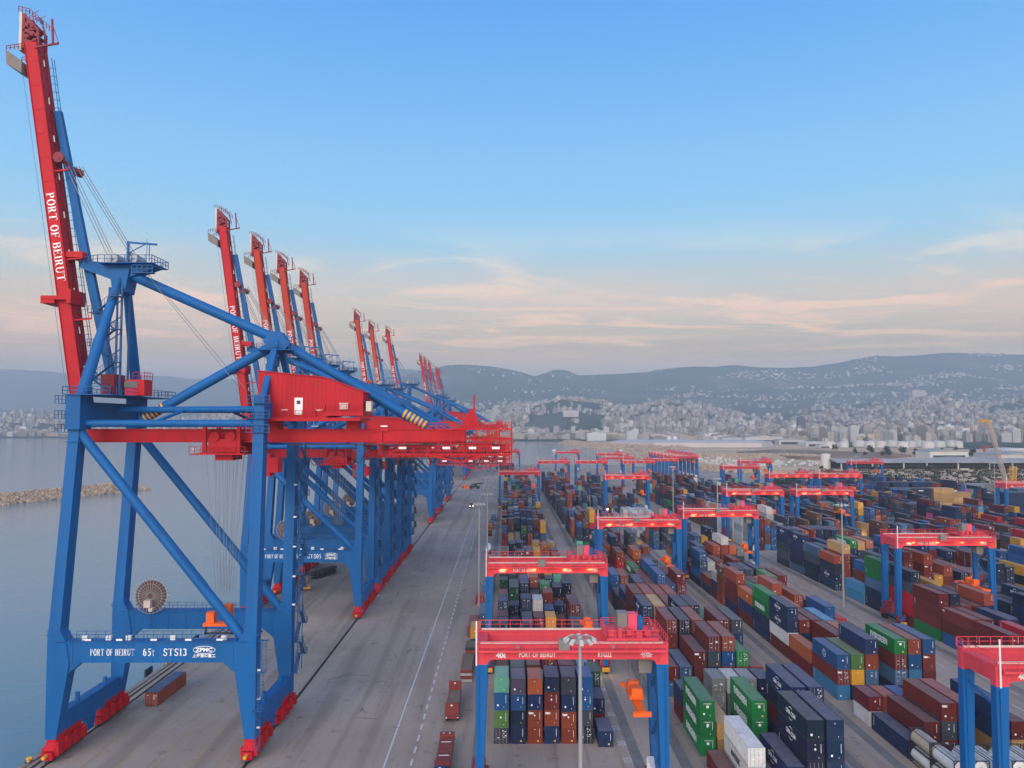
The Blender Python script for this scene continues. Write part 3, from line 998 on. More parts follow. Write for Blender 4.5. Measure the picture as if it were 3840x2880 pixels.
def sts_extras(t, tp, near_detail):
    dz = 0.0 if tp == 'B' else -6.5
    # stair tower beside the far landside leg
    m = zigzag_stair(XL + 1.5, 10.0, 7, 19.5 + 0, 2.6)
    m2 = zigzag_stair(XL + 1.5, 10.4, 19.5, 50 + dz, 2.4)
    i = len(m.v); m.v += m2.v; m.f += [tuple(i + k for k in f) for f in m2.f]; m.m += m2.m
    m.build('access_stair', BLUED, t, off=OFF)
    # caged ladder on the near landside leg
    m = MB()
    for (za, zb, xx) in ((2, 8, 1.1), (8, 14, 1.5), (14, 19, 1.9)):
        for q in (-.3, .3):
            m.beam((XL + xx, -11.6 + q, za), (XL + xx, -11.6 + q, zb), .07, .07)
        z = za
        while z < zb:
            m.beam((XL + xx, -11.9, z), (XL + xx, -11.3, z), .05, .05)
            if int(z) % 2 == 0:
                m.beam((XL + xx, -11.9, z), (XL + xx + .7, -11.9, z), .05, .05)
                m.beam((XL + xx + .7, -11.9, z), (XL + xx + .7, -11.3, z), .05, .05)
                m.beam((XL + xx, -11.3, z), (XL + xx + .7, -11.3, z), .05, .05)
            z += .5
        m.beam((XL + xx + .7, -11.9, za), (XL + xx + .7, -11.9, zb), .05, .05)
        m.beam((XL + xx + .7, -11.3, za), (XL + xx + .7, -11.3, zb), .05, .05)
        m.box(XL + xx - .4, XL + xx + 1.1, -12.1, -11.1, zb - .05, zb)
    m.build('caged_ladder', BLUED, t, off=OFF)
    # power cable reel on the far portal beam
    cx, cy, cz = -66.2, 9.0, 21.6
    m = MB()
    m.tube((cx, cy - .22, cz), (cx, cy + .22, cz), 2.75, 40)
    rl = m.build('cable_reel', REELM, t, off=OFF)
    m = MB()
    for k in range(28):
        a = 2 * math.pi * k / 28
        for yo in (-.34, .34):
            m.beam((cx + .5 * math.cos(a), cy + yo, cz + .5 * math.sin(a)), (cx + 3.35 * math.cos(a), cy + yo * 1.2, cz + 3.35 * math.sin(a)), .07, .07, up=(0, 1, 0))
    for r_ in (3.2, 2.2):
        for k in range(36):
            a, b = 2 * math.pi * k / 36, 2 * math.pi * (k + 1) / 36
            m.beam((cx + r_ * math.cos(a), cy - .36, cz + r_ * math.sin(a)), (cx + r_ * math.cos(b), cy - .36, cz + r_ * math.sin(b)), .08, .08, up=(0, 1, 0))
    m.build('reel_spokes', GREY, rl, off=OFF)
    m = MB()
    m.box(cx - .7, cx + .5, cy - 1.5, cy - .5, cz - 1.9, cz - .6)
    m.box(cx + .2, cx + .9, cy - 1.5, cy - .5, cz - 2.6, cz - 2.0)
    m.build('reel_drive', PALE, t, off=OFF)
    if near_detail:
        # orange spreader and head block parked on the near landside corner of the portal
        m = MB()
        m.box(-49.6, -48.3, -7.5, -6.2, 20.6, 22.4)
        m.box(-47.2, -45.6, -7.5, -6.0, 21.6, 23.6)
        m.box(-50, -45.2, -7.8, -6, 20.2, 20.7)
        m.box(-46.9, -45.9, -7.0, -6.2, 20.6, 21.7)
        m.build('spreader', ORANGE, t, off=OFF)
        m = MB()
        m.beam((-49.8, -7, 18.8), (-49.8, -7, 20.3), .3, .3)
        m.beam((-45.4, -7, 18.8), (-45.4, -7, 20.3), .3, .3)
        m.beam((-50, -7, 18.9), (-45.3, -7, 18.9), .3, .3)
        m.build('spreader_stand', BLACK, t, off=OFF)
        # leg lamps
        m = MB()
        for z in (5, 9.5, 14, 19.8, 25, 30.5, 36, 42):
            m.box(XL + 1.1, XL + 1.6, 8.8 if z > 18 else -11.0, 9.2 if z > 18 else -10.7, z, z + .25)
        m.build('leg_lamp', SMALLW, t, off=OFF)

# ------------------------------------------------------------------ the setting: quay, water, land, hills
def concrete_mat(name, base, stain=0.75):
    m = bpy.data.materials.new(name)
    m.use_nodes = True
    t = m.node_tree; b = t.nodes['Principled BSDF']
    b.inputs['Roughness'].default_value = 0.85
    b.inputs['Specular IOR Level'].default_value = 0.25
    tcn = t.nodes.new('ShaderNodeTexCoord')
    def noise(scale, det, mapping=None, rough=.5):
        n = t.nodes.new('ShaderNodeTexNoise')
        n.inputs['Scale'].default_value = scale; n.inputs['Detail'].default_value = det
        n.inputs['Roughness'].default_value = rough
        if mapping:
            mp = t.nodes.new('ShaderNodeMapping'); mp.inputs['Scale'].default_value = mapping
            t.links.new(tcn.outputs['Object'], mp.inputs[0]); t.links.new(mp.outputs[0], n.inputs['Vector'])
        else:
            t.links.new(tcn.outputs['Object'], n.inputs['Vector'])
        return n.outputs[0]
    def mix(fac, a, c):
        mm = t.nodes.new('ShaderNodeMix'); mm.data_type = 'RGBA'
        t.links.new(fac, mm.inputs[0])
        t.links.new(a, mm.inputs[6]) if not isinstance(a, tuple) else setattr(mm.inputs[6], 'default_value', (*a, 1))
        mm.inputs[7].default_value = (*c, 1)
        return mm.outputs[2]
    r = mix(smooth(noise(.03, 5), .35, .65, t), base, tuple(c * .80 for c in base))
    # wheel tracks along the quay
    r = mix(mathn('MULTIPLY', smooth(noise(1, 4, (.30, .010, 1)), .48, .66, t), .55, tree=t), r, tuple(c * .52 for c in base))
    r = mix(mathn('MULTIPLY', smooth(noise(1, 6, (.9, .05, 1), .65), .54, .72, t), .45, tree=t), r, tuple(c * .45 for c in base))
    # oil stains and patches
    r = mix(mathn('MULTIPLY', smooth(noise(.35, 8, None, .7), .57, .68, t), stain, tree=t), r, tuple(c * .40 for c in base))
    r = mix(mathn('MULTIPLY', smooth(noise(.08, 3, (1, .5, 1)), .58, .70, t), .40, tree=t), r, (base[0] * 1.35, base[1] * 1.3, base[2] * 1.2))
    r = mix(mathn('MULTIPLY', smooth(noise(2.5, 6, None, .7), .45, .75, t), .25, tree=t), r, tuple(c * .6 for c in base))
    # slab joints
    br = t.nodes.new('ShaderNodeTexBrick')
    br.offset = 0
    br.inputs['Scale'].default_value = 1.0
    br.inputs['Brick Width'].default_value = 6.5; br.inputs['Row Height'].default_value = 6.5
    br.inputs['Mortar Size'].default_value = .035
    br.inputs['Color1'].default_value = (0, 0, 0, 1); br.inputs['Color2'].default_value = (0, 0, 0, 1); br.inputs['Mortar'].default_value = (1, 1, 1, 1)
    t.links.new(tcn.outputs['Object'], br.inputs['Vector'])
    sc_ = t.nodes.new('ShaderNodeSeparateColor'); t.links.new(br.outputs['Color'], sc_.inputs[0])
    r = mix(mathn('MULTIPLY', sc_.outputs[0], .35, tree=t), r, tuple(c * .45 for c in base))
    t.links.new(r, b.inputs['Base Color'])
    bp = t.nodes.new('ShaderNodeBump'); bp.inputs['Strength'].default_value = .15
    t.links.new(noise(3, 5), bp.inputs['Height']); t.links.new(bp.outputs[0], b.inputs['Normal'])
    return m
CONC = concrete_mat('yard_concrete', (0.375, 0.31, 0.255))
QEDGE = -76.0
m = MB()
# yard outline (x,y) then extruded
yard = [(QEDGE, -60), (1500, -60), (1500, 700), (560, 640), (320, 700), (235, 880), (150, 1010), (QEDGE, 1040)]
m.face([(x, y, 0) for x, y in yard])
n = len(yard)
for i in range(n):
    a, b = yard[i], yard[(i + 1) % n]
    m.face([(a[0], a[1], 0), (a[0], a[1], -6), (b[0], b[1], -6), (b[0], b[1], 0)])
tag(m.build('yard_ground', CONC), kind='structure')
m = MB()
m.box(QEDGE - .02, QEDGE + 1.0, -60, 1040, .004, .22)
COPE = mat('coping_concrete', (0.24, 0.22, 0.19), .85, var=.25, scale=.5, dirt=.3)
tag(m.build('quay_coping', COPE), kind='structure')
# water
WM = bpy.data.materials.new('sea_water'); WM.use_nodes = True
t = WM.node_tree; b = t.nodes['Principled BSDF']
b.inputs['Base Color'].default_value = (0.12, 0.21, 0.26, 1)
b.inputs['Roughness'].default_value = 0.08
b.inputs['IOR'].default_value = 1.33
tcn = t.nodes.new('ShaderNodeTexCoord')
hs_ = []
for sc_, mp_, st in ((1.0, (.035, .16, 1), 1.2), (1.0, (.14, .62, 1), .5), (1.0, (.012, .035, 1), 1.4)):
    mp = t.nodes.new('ShaderNodeMapping'); mp.inputs['Scale'].default_value = mp_
    mp.inputs['Rotation'].default_value = (0, 0, rad(-12))
    n_ = t.nodes.new('ShaderNodeTexNoise'); n_.inputs['Detail'].default_value = 4
    t.links.new(tcn.outputs['Object'], mp.inputs[0]); t.links.new(mp.outputs[0], n_.inputs['Vector'])
    hs_.append(mathn('MULTIPLY', n_.outputs[0], st, tree=t))
bp = t.nodes.new('ShaderNodeBump'); bp.inputs['Strength'].default_value = .10; bp.inputs['Distance'].default_value = .8
t.links.new(mathn('ADD', mathn('ADD', hs_[0], hs_[1], tree=t), hs_[2], tree=t), bp.inputs['Height'])
t.links.new(bp.outputs[0], b.inputs['Normal'])
m = MB()
m.face([(-22000, -300, -2.5), (22000, -300, -2.5), (22000, 22000, -2.5), (-22000, 22000, -2.5)])
tag(m.build('sea_water', WM), kind='structure')

# painted markings (sheets 4 mm and more above the ground)
MARKW = mat('worn_white_marking', (0.50, 0.50, 0.48), .8, var=.25, scale=3)
MARKY = mat('worn_yellow_marking', (0.36, 0.25, 0.10), .8, var=.35, scale=2)
def sheet(m, x0, x1, y0, y1, z=.006):
    m.face([(x0, y0, z), (x1, y0, z), (x1, y1, z), (x0, y1, z)])
m = MB()
sheet(m, -19.35, -19.05, 60, 800)
for k in range(120):
    y = 100.2 + k * 4.8
    sheet(m, -15.1 - .0008 * y, -14.75 - .0008 * y, y, y + 2.5)
for x in (96.5, 101.0):
    for k in range(46):
        sheet(m, x, x + .2, 110 + k * 9, 114 + k * 9)
for x in (24.6, 59.2):
    for k in range(24):
        sheet(m, x, x + .18, 340 + k * 12, 346 + k * 12)
tag(m.build('white_lane_marking', MARKW), kind='structure')
m = MB()
for x in (-44.8, -49.6, -55, -61, -66.5):
    sheet(m, x, x + .16, 60, 980)
for x in (-3.35, 18.0, 22.6, 29.9, 53.3, 56.7, 63.0, 87.6, 91.2, 104.5, 130.5):
    sheet(m, x, x + .17, 60, 640)
tag(m.build('yellow_lane_marking', MARKY), kind='structure')
RUN = mat('gantry_runway', (0.17, 0.158, 0.145), .85, var=.2, scale=.4)
m = MB()
for x in (-5.0, 20.6, 27.9, 54.6, 61.2, 88.2, 103.0, 131.0):
    sheet(m, x - 1.2 + .6, x + 1.2, 40, 640, .003)
tag(m.build('gantry_runway', RUN), kind='structure')
RAILM = mat('rail_slot_dark', (0.022, 0.02, 0.02), .7)
m = MB()
for x in (XL, XW):
    sheet(m, x - .32, x - .06, -60, 1030, .008)
    sheet(m, x + .06, x + .30, -60, 1030, .008)
    m.box(x - .045, x + .045, -60, 1030, .0, .06)
sheet(m, XW - 1.9, XW - 1.2, -60, 1030, .009)
tag(m.build('crane_rail', RAILM), kind='structure')
SKID = mat('tyre_mark', (0.15, 0.13, 0.115), .9, var=.4, scale=3)
m = MB()
R = random.Random(5)
for k in range(46):
    x, y, a = R.uniform(-38, -8), R.uniform(112, 330), R.uniform(-.25, .25) + (0 if R.random() < .6 else 1.5)
    ln, w = R.uniform(.8, 4.5), R.uniform(.12, .4)
    c, s_ = math.cos(a), math.sin(a)
    z = .010 + k * .0004
    m.face([(x + u * c * w - v * s_ * ln, y + u * s_ * w + v * c * ln, z) for u, v in ((-.5, -.5), (.5, -.5), (.5, .5), (-.5, .5))])
def arc_strip(cx, cy, r, a0, a1, w, z):
    for k in range(14):
        t0, t1 = a0 + (a1 - a0) * k / 14, a0 + (a1 - a0) * (k + 1) / 14
        m.face([(cx + (r + q) * math.cos(tt), cy + (r + q) * math.sin(tt), z) for tt, q in ((t0, 0), (t0, w), (t1, w), (t1, 0))])
gx, gy = G(1310, 2545)
arc_strip(gx + 1, gy - 4, 6, rad(60), rad(150), .3, .03)
arc_strip(gx + 6, gy - 3, 9, rad(110), rad(165), .22, .032)
tag(m.build('tyre_marks', SKID), kind='structure')

# quay furniture
FEND = mat('fender_dark_blue', (0.01, 0.035, 0.06), .6)
fend = thing('quay_fender', 'dark blue rubber fender panel hanging over the quay edge beyond the near crane', 'fender', (QEDGE, 0, -1), 0, 'fenders along the quay edge')
m = MB(); m.box(-1.5, -1.1, -1.6, 1.6, -1.4, 1.9); m.build('panel', FEND, fend)
m = MB(); m.tube((-1.1, 0, .2), (0, 0, .2), .7, 14); m.build('rubber_cone', DARK, fend)
boll = thing('mooring_bollard', 'yellow mooring bollard on the quay edge', 'bollard', (QEDGE + .55, 0, .22), 0, 'yellow bollards along the quay edge')
m = MB(); m.tube((0, 0, 0), (0, 0, .55), .26, 12, .2); m.tube((0, 0, .5), (0, 0, .72), .4, 12, .34); m.tube((-.2, 0, .6), (.55, 0, .6), .16, 8); m.build('bollard_post', YELLOW, boll)
m = MB(); m.box(-.45, .45, -.45, .45, .0, .05); m.build('base_plate', BLACK, boll)
fy = [170.5, 196, 222, 118.5]
for k, y in enumerate(fy):
    o = fend if k == 0 else copy_tree(fend)
    o.location.y = y
    o['label'] = ['dark blue fender panel hanging over the quay edge just beyond the near crane', 'second fender panel over the quay edge beyond the near crane', 'third fender panel over the quay edge beyond the near crane', 'fender panel over the quay edge at the near crane, bottom left of the photo'][k]
    o2 = boll if k == 0 else copy_tree(boll)
    o2.location.y = y + 4.6 if k < 3 else 125.5
    o2['label'] = ['yellow mooring bollard beside the fender just beyond the near crane', 'second yellow bollard along the quay edge beyond the near crane', 'third yellow bollard along the quay edge beyond the near crane', 'yellow bollard beside the nearest waterside wheels of the near crane'][k]

# breakwater: a rubble mound
ROCK = mat('pale_rubble', (0.42, 0.315, 0.22), .9, var=.35, scale=.25)
R = random.Random(11)
m = MB()
cl_ = [(-420, 400), (-385, 470), (-366, 530), (-350, 580), (-336, 625), (-322, 660), (-316, 672)]
def along(pts, u):
    tot = [math.dist(a, b) for a, b in zip(pts[:-1], pts[1:])]
    d_ = u * sum(tot)
    for (a, b), l_ in zip(zip(pts[:-1], pts[1:]), tot):
        if d_ <= l_:
            k = d_ / l_
            return a[0] + (b[0] - a[0]) * k, a[1] + (b[1] - a[1]) * k, (b[0] - a[0]) / l_, (b[1] - a[1]) / l_
        d_ -= l_
    a, b = pts[-2], pts[-1]
    return b[0], b[1], (b[0] - a[0]) / l_, (b[1] - a[1]) / l_
def rock(m, x, y, z, s, R):
    ang = R.uniform(0, 3.14); c, sn = math.cos(ang), math.sin(ang)
    b_, t_ = [], []
    for sx, sy in ((-1, -1), (1, -1), (1, 1), (-1, 1)):
        k = s * R.uniform(.7, 1.15)
        px, py = sx * k, sy * k * R.uniform(.7, 1)
        b_.append((x + px * c - py * sn, y + px * sn + py * c, z - s * .7))
        k2 = R.uniform(.5, .9)
        t_.append((x + (px * c - py * sn) * k2, y + (px * sn + py * c) * k2, z + s * R.uniform(.3, .8)))
    m.hexa(b_, t_)
def mound(m, pts, w, h, cnt, size, R, z0=-2.5):
    for k in range(cnt):
        u = R.random()
        x, y, dx, dy = along(pts, u)
        v = R.uniform(-1, 1)
        end = min(1, (1 - u) * 12 + .25)
        z = z0 + h * (1 - abs(v)) * end + R.uniform(-.3, .4)
        rock(m, x - dy * v * w, y + dx * v * w, z, size * R.uniform(.6, 1.2), R)
mound(m, cl_, 14, 6.5, 4200, 1.35, R)
tag(m.build('breakwater_rubble', ROCK), 'long mound of pale boulders of the breakwater, left behind the near crane', None, None, 'stuff')
m = MB()
for a, b in zip(cl_[:-1], cl_[1:]):
    dx, dy = b[0] - a[0], b[1] - a[1]; l_ = math.hypot(dx, dy); nx_, ny_ = -dy / l_, dx / l_
    m.hexa([(a[0] - nx_ * 15, a[1] - ny_ * 15, -6), (b[0] - nx_ * 15, b[1] - ny_ * 15, -6), (b[0] + nx_ * 15, b[1] + ny_ * 15, -6), (a[0] + nx_ * 15, a[1] + ny_ * 15, -6)],
           [(a[0] - nx_ * 2, a[1] - ny_ * 2, 2.2), (b[0] - nx_ * 2, b[1] - ny_ * 2, 2.2), (b[0] + nx_ * 2, b[1] + ny_ * 2, 2.2), (a[0] + nx_ * 2, a[1] + ny_ * 2, 2.2)])
tag(m.build('breakwater', ROCK), kind='structure')

# reclaimed land beyond the yard, drawn as ground outlines with a little height
def land(name, pts, h, mt, base=-4):
    m = MB()
    cx_ = sum(p[0] for p in pts) / len(pts); cy_ = sum(p[1] for p in pts) / len(pts)
    top = [(cx_ + (x - cx_) * .985, cy_ + (y - cy_) * .985, h) for x, y in pts]
    m.face(top)
    for i in range(len(pts)):
        j = (i + 1) % len(pts)
        m.face([top[i], (pts[i][0], pts[i][1], base), (pts[j][0], pts[j][1], base), top[j]])
    return tag(m.build(name, mt), kind='structure')
SAND = mat('reclaimed_sand', (0.52, 0.35, 0.21), .95, var=.4, scale=.012, dirt=.5)
SANDW = mat('white_fill', (0.52, 0.47, 0.42), .9, var=.1, scale=.02)
BROWN = mat('brown_earth', (0.22, 0.135, 0.085), .95, var=.4, scale=.015, dirt=.3)
land('reclaimed_spit', [G(2130, 1660), G(2240, 1675), G(2450, 1684), G(2700, 1690), G(3000, 1700), G(3400, 1712), G(3600, 1690), G(3600, 1655), G(2800, 1650)], 3.0, SAND)
land('white_fill_mound', [G(2290, 1670, 3), G(2450, 1677, 3), G(2860, 1678, 3), G(2900, 1672, 3), G(2800, 1663, 3), G(2330, 1662, 3)], 13.0, SANDW, 2.9)
land('reclaimed_land', [G(2350, 1697), G(2480, 1727), G(2600, 1748), G(2720, 1768), G(2900, 1775), (420, 660), (900, 640), (1700, 800), (1900, 1700), G(3300, 1690), G(2700, 1686), G(2480, 1692)], 2.6, SAND)
land('earth_field', [G(2760, 1700, 3), G(3000, 1722, 3), G(3250, 1728, 3), G(3420, 1712, 3), G(3300, 1702, 3), G(2900, 1690, 3)], 6, BROWN, 2.5)
m = MB(); R = random.Random(3)
mound(m, [G(2350, 1697), G(2480, 1727), G(2600, 1748), G(2640, 1757), G(2730, 1769), G(2860, 1774)], 15, 7, 1500, 3.2, R)
mound(m, [G(2540, 1716), G(2640, 1722), G(2900, 1719), G(3100, 1727)], 30, 5, 1300, 3.6, R, 1.5)
mound(m, [G(2130, 1660), G(2240, 1675), G(2450, 1684), G(2640, 1689)], 25, 8, 1500, 5, R)
tag(m.build('riprap', ROCK), 'pale riprap boulders along the edges of the reclaimed land', None, None, 'stuff')

# ------------------------------------------------------------------ far coast: terrain, city, hills
def interp(tab, x):
    if x <= tab[0][0]: return tab[0][1]
    for (a, va), (b, vb) in zip(tab[:-1], tab[1:]):
        if x <= b:
            k = (x - a) / (b - a)
            k = k * k * (3 - 2 * k) if False else k
            return va + (vb - va) * k
    return tab[-1][1]
def ydeg(y, r):                      # height of a sight line through image row y at distance r
    return CAMZ + (1590 - y) / 2900.0 * r
RB, RC, RA = 7500.0, 4300.0, 10500.0
ridgeB = [(-400, 1520), (0, 1540), (200, 1545), (420, 1560), (650, 1545), (900, 1520), (1150, 1500), (1300, 1470), (1420, 1440), (1500, 1415), (1560, 1398), (1620, 1386), (1680, 1370), (1760, 1367), (1850, 1373), (1900, 1380), (1960, 1393), (2005, 1409), (2050, 1396), (2080, 1385), (2110, 1385), (2140, 1392), (2165, 1407), (2230, 1403), (2330, 1398), (2420, 1395), (2500, 1384), (2620, 1376), (2680, 1379), (2760, 1371), (2850, 1379), (2950, 1378), (3050, 1372), (3120, 1362), (3200, 1348), (3280, 1335), (3380, 1335), (3500, 1326), (3600, 1322), (3720, 1323), (3840, 1327), (4300, 1330)]
ridgeC = [(-400, 1585), (0, 1555), (120, 1548), (250, 1562), (380, 1590), (620, 1580), (800, 1560), (1000, 1545), (1300, 1560), (1600, 1555), (1800, 1540), (1950, 1510), (2100, 1490), (2230, 1505), (2350, 1530), (2440, 1512), (2520, 1500), (2620, 1506), (2760, 1535), (2850, 1565), (2980, 1545), (3120, 1515), (3200, 1520), (3320, 1500), (3420, 1470), (3520, 1465), (3620, 1490), (3700, 1510), (3840, 1478), (4300, 1470)]
ridgeA = [(-400, 1380), (0, 1385), (300, 1398), (600, 1415), (900, 1420), (1100, 1398), (1250, 1378), (1400, 1378), (1560, 1392), (1800, 1420), (4300, 1450)]
shoreR = [(-400, 3150), (0, 3100), (900, 3080), (1500, 2700), (2000, 2560), (2600, 2450), (2800, 2250), (2950, 1900), (3150, 1560), (4300, 1500)]
def pix_of(x, y):
    return 1920 + 2900 * math.tan(math.atan2(x, y) - YAW)
def terrain(x, y):
    r = math.hypot(x, y); d = y
    px = pix_of(x, y)
    sh = interp(shoreR, px)
    hc = max(10, ydeg(interp(ridgeC, px), RC) - 20)
    hb = ydeg(interp(ridgeB, px), RB)
    ha = ydeg(interp(ridgeA, px), RA)
    tab = [(sh - 120, -6), (sh, 2.0), (sh + 700, 8), (RC - 500, hc * .55), (RC, hc), (RC + 600, hc * .80 + 12), (RC + 1300, max(hc * .62, hb * .28)), (RC + 2600, hb * .60), (RB, hb), (RB + 1500, min(hb, ha) * .8), (RA, ha), (RA + 1500, ha * .6)]
    h = interp(tab, d)
    if d > sh + 300:
        k = min(1, (d - sh - 300) / 2500)
        nz_ = noise.fractal(Vector((x / 900, y / 900, 0)), 1.0, 2.0, 5)
        env = 1.0 if not (RB * .95 < d < RB * 1.05) else .25
        h += nz_ * 60 * k * env * min(1, hb / 250)
    return h
m = MB()
na, nr = 300, 120
rs = [1480 + (i / nr) ** 1.7 * 10600 for i in range(nr + 1)]
vs = []
for i in range(nr + 1):
    for j in range(na + 1):
        px = -700 + (5000 + 0) * j / na
        tx_ = math.tan(math.atan((px - 1920) / 2900.0) + YAW)
        y = rs[i]; x = y * tx_
        vs.append((x, y, terrain(x, y)))
m.v = vs
for i in range(nr):
    for j in range(na):
        a = i * (na + 1) + j
        m.f.append((a, a + 1, a + na + 2, a + na + 1)); m.m.append(0)
HM = bpy.data.materials.new('wooded_hillside'); HM.use_nodes = True
t = HM.node_tree; b = t.nodes['Principled BSDF']
b.inputs['Roughness'].default_value = .95; b.inputs['Specular IOR Level'].default_value = .1
tcn = t.nodes.new('ShaderNodeTexCoord')
n1 = t.nodes.new('ShaderNodeTexNoise'); n1.inputs['Scale'].default_value = .0022; n1.inputs['Detail'].default_value = 9; n1.inputs['Roughness'].default_value = .62
t.links.new(tcn.outputs['Object'], n1.inputs['Vector'])
rp = t.nodes.new('ShaderNodeValToRGB')
rp.color_ramp.elements[0].position = .35; rp.color_ramp.elements[0].color = (.034, .054, .034, 1)
rp.color_ramp.elements[1].position = .74; rp.color_ramp.elements[1].color = (.20, .165, .12, 1)
e_ = rp.color_ramp.elements.new(.55); e_.color = (.042, .060, .034, 1)
t.links.new(n1.outputs[0], rp.inputs[0]); t.links.new(rp.outputs[0], b.inputs['Base Color'])
tag(m.build('hills', HM, smooth=True), kind='structure')

# facade material: pale render with rows of dark openings, colour from the object
def facade_mat(name, attr=None):
    mt = mat(name, (.5, .5, .5), .85, var=.1, scale=.05, objcol=attr is None, attr=attr)
    t = mt.node_tree; b = t.nodes['Principled BSDF']
    src = b.inputs['Base Color'].links[0].from_socket
    tcn = t.nodes.new('ShaderNodeTexCoord')
    br = t.nodes.new('ShaderNodeTexBrick')
    br.offset = 0; br.inputs['Scale'].default_value = 1
    br.inputs['Brick Width'].default_value = 4.2; br.inputs['Row Height'].default_value = 3.3
    br.inputs['Mortar Size'].default_value = .9; br.inputs['Mortar Smooth'].default_value = .1
    br.inputs['Color1'].default_value = (1, 1, 1, 1); br.inputs['Color2'].default_value = (.8, .8, .8, 1); br.inputs['Mortar'].default_value = (0, 0, 0, 1)
    sp_ = t.nodes.new('ShaderNodeSeparateXYZ'); t.links.new(tcn.outputs['Object'], sp_.inputs[0])
    cb = t.nodes.new('ShaderNodeCombineXYZ')
    t.links.new(mathn('ADD', sp_.outputs[0], sp_.outputs[1], tree=t), cb.inputs[0]); t.links.new(sp_.outputs[2], cb.inputs[1])
    t.links.new(cb.outputs[0], br.inputs['Vector'])
    sc_ = t.nodes.new('ShaderNodeSeparateColor'); t.links.new(br.outputs['Color'], sc_.inputs[0])
    ge = t.nodes.new('ShaderNodeNewGeometry'); sn = t.nodes.new('ShaderNodeSeparateXYZ'); t.links.new(ge.outputs['Normal'], sn.inputs[0])
    side = mathn('SUBTRACT', 1.0, mathn('ABSOLUTE', sn.outputs[2], tree=t), tree=t)
    mm = t.nodes.new('ShaderNodeMix'); mm.data_type = 'RGBA'
    t.links.new(mathn('MULTIPLY', mathn('MULTIPLY', sc_.outputs[0], side, tree=t), .62, tree=t), mm.inputs[0])
    t.links.new(src, mm.inputs[6]); mm.inputs[7].default_value = (.07, .075, .085, 1)
    t.links.new(mm.outputs[2], b.inputs['Base Color'])
    return mt
FAC = facade_mat('rendered_facade')
FACS = facade_mat('rendered_facade_mass', 'col')
def building_shape(m, x, y, z, w, d, h, R):
    """main block, setback or wing, roof parapet and stair head"""
    m.box(x - w / 2, x + w / 2, y - d / 2, y + d / 2, z - 12, z + h)
    k = R.random()
    if k < .5:
        m.box(x - w * .28, x + w * .12, y - d * .3, y + d * .2, z + h, z + h + 3.2)
    elif k < .8:
        m.box(x - w * .5, x - w * .05, y - d * .62, y - d / 2, z - 5, z + h * .82)
        m.box(x + w * .1, x + w * .35, y - d * .2, y + d * .3, z + h, z + h + 3.5)
    if k > .3:
        for fz in range(1, int(h / 6.6)):
            zz = z + fz * 6.6
            m.box(x - w * .52, x + w * .2, y - d / 2 - 1.0, y - d / 2, zz, zz + .9)
R = random.Random(21)
blds = []
def density(px, d, sh, x, y):
    n_ = noise.noise(Vector((x / 260, y / 260, 3.1)))
    rc = RC
    if d < sh + 1500:
        k = .72 + n_ * .9
        if 1980 < px < 2260 and d > sh + 500 and d < sh + 1400: k = .02      # green hill above the shore
        if d < sh + 120: k = .35
    elif d < rc + 500:
        k = .75 + n_ * 1.3
        if 2000 < px < 2250 and d < rc: k = .05
        if 2780 < px < 2960: k = .05 + max(0, n_)
        if 3020 < px < 3260 and d > 4300: k *= .35
    elif d < 6200:
        n2 = noise.noise(Vector((x / 700, y / 700, 7.7)))
        k = max(0, n2 - .05) * 1.8 if px < 2450 else max(0, n2 - .16) * 1.3
        if 1850 < px < 2450 and d < 6100: k += .55
        if px > 3050: k += .12
    else:
        n2 = noise.noise(Vector((x / 800, y / 300, 1.7)))
        k = max(0, n2 + .02) * (2.6 if px > 2400 else .7)
    if px < 1500 and d > rc + 200: k *= .25
    return k
tries = 0
while len(blds) < 12500 and tries < 260000:
    tries += 1
    px = R.uniform(-60, 3900)
    u = R.random()
    d = 1560 + (u ** 1.25) * 6100
    sh = interp(shoreR, px)
    if d < sh + 40: continue
    if px > 2850 and d < 1980: continue
    tx_ = math.tan(math.atan((px - 1920) / 2900.0) + YAW)
    x = d * tx_; y = d
    if R.random() > density(px, d, sh, x, y): continue
    z = terrain(x, y)
    flat = d < sh + 1500
    if px < 1500 and d > 4900 and R.random() < .6: continue
    w = R.uniform(10, 23); dp = R.uniform(10, 20)
    h = R.choice([7, 10, 13, 17, 21, 25, 30]) * R.uniform(.8, 1.2)
    if flat and R.random() < .07: h = R.uniform(28, 43)
    if flat and d < sh + 260: h = R.uniform(8, 20); w = R.uniform(20, 70)
    if not flat and d < RC + 500: h = min(h * .8, 24)
    if d > RC + 500: h = R.uniform(6, 14); w = R.uniform(9, 26)
    col = R.choice([(.52, .46, .39), (.60, .55, .49), (.45, .40, .35), (.66, .61, .55), (.55, .45, .37), (.42, .40, .39), (.70, .67, .62), (.36, .29, .24), (.58, .47, .36)])
    kk_ = R.choice([.45, .62, .75, .85, .95, 1.05]) * R.uniform(.85, 1.1); col = tuple(min(.8, c * kk_) for c in col)
    blds.append((x, y, z, w, dp, h, col, px, d))
def size_of(b_): return b_[3] * b_[5] / b_[8] ** 2
blds.sort(key=size_of, reverse=True)
STYLES = ['tall slab', 'low block', 'mid-rise block', 'tower']
def bgroup(b_):
    x, y, z, w, dp, h, col, px, d = b_
    side = 'behind the container cranes on the left' if px < 1400 else ('behind the harbour inlet' if px < 2300 else ('behind the pale embankment' if px < 3000 else 'behind the oil tanks on the right'))
    lum = sum(col) / 3
    tone = 'pale cream' if lum > .56 else ('beige' if lum > .44 else 'greyish brown')
    kind = 'high-rise tower' if h > 33 else ('apartment block' if h > 17 else 'low building')
    return tone, kind, side
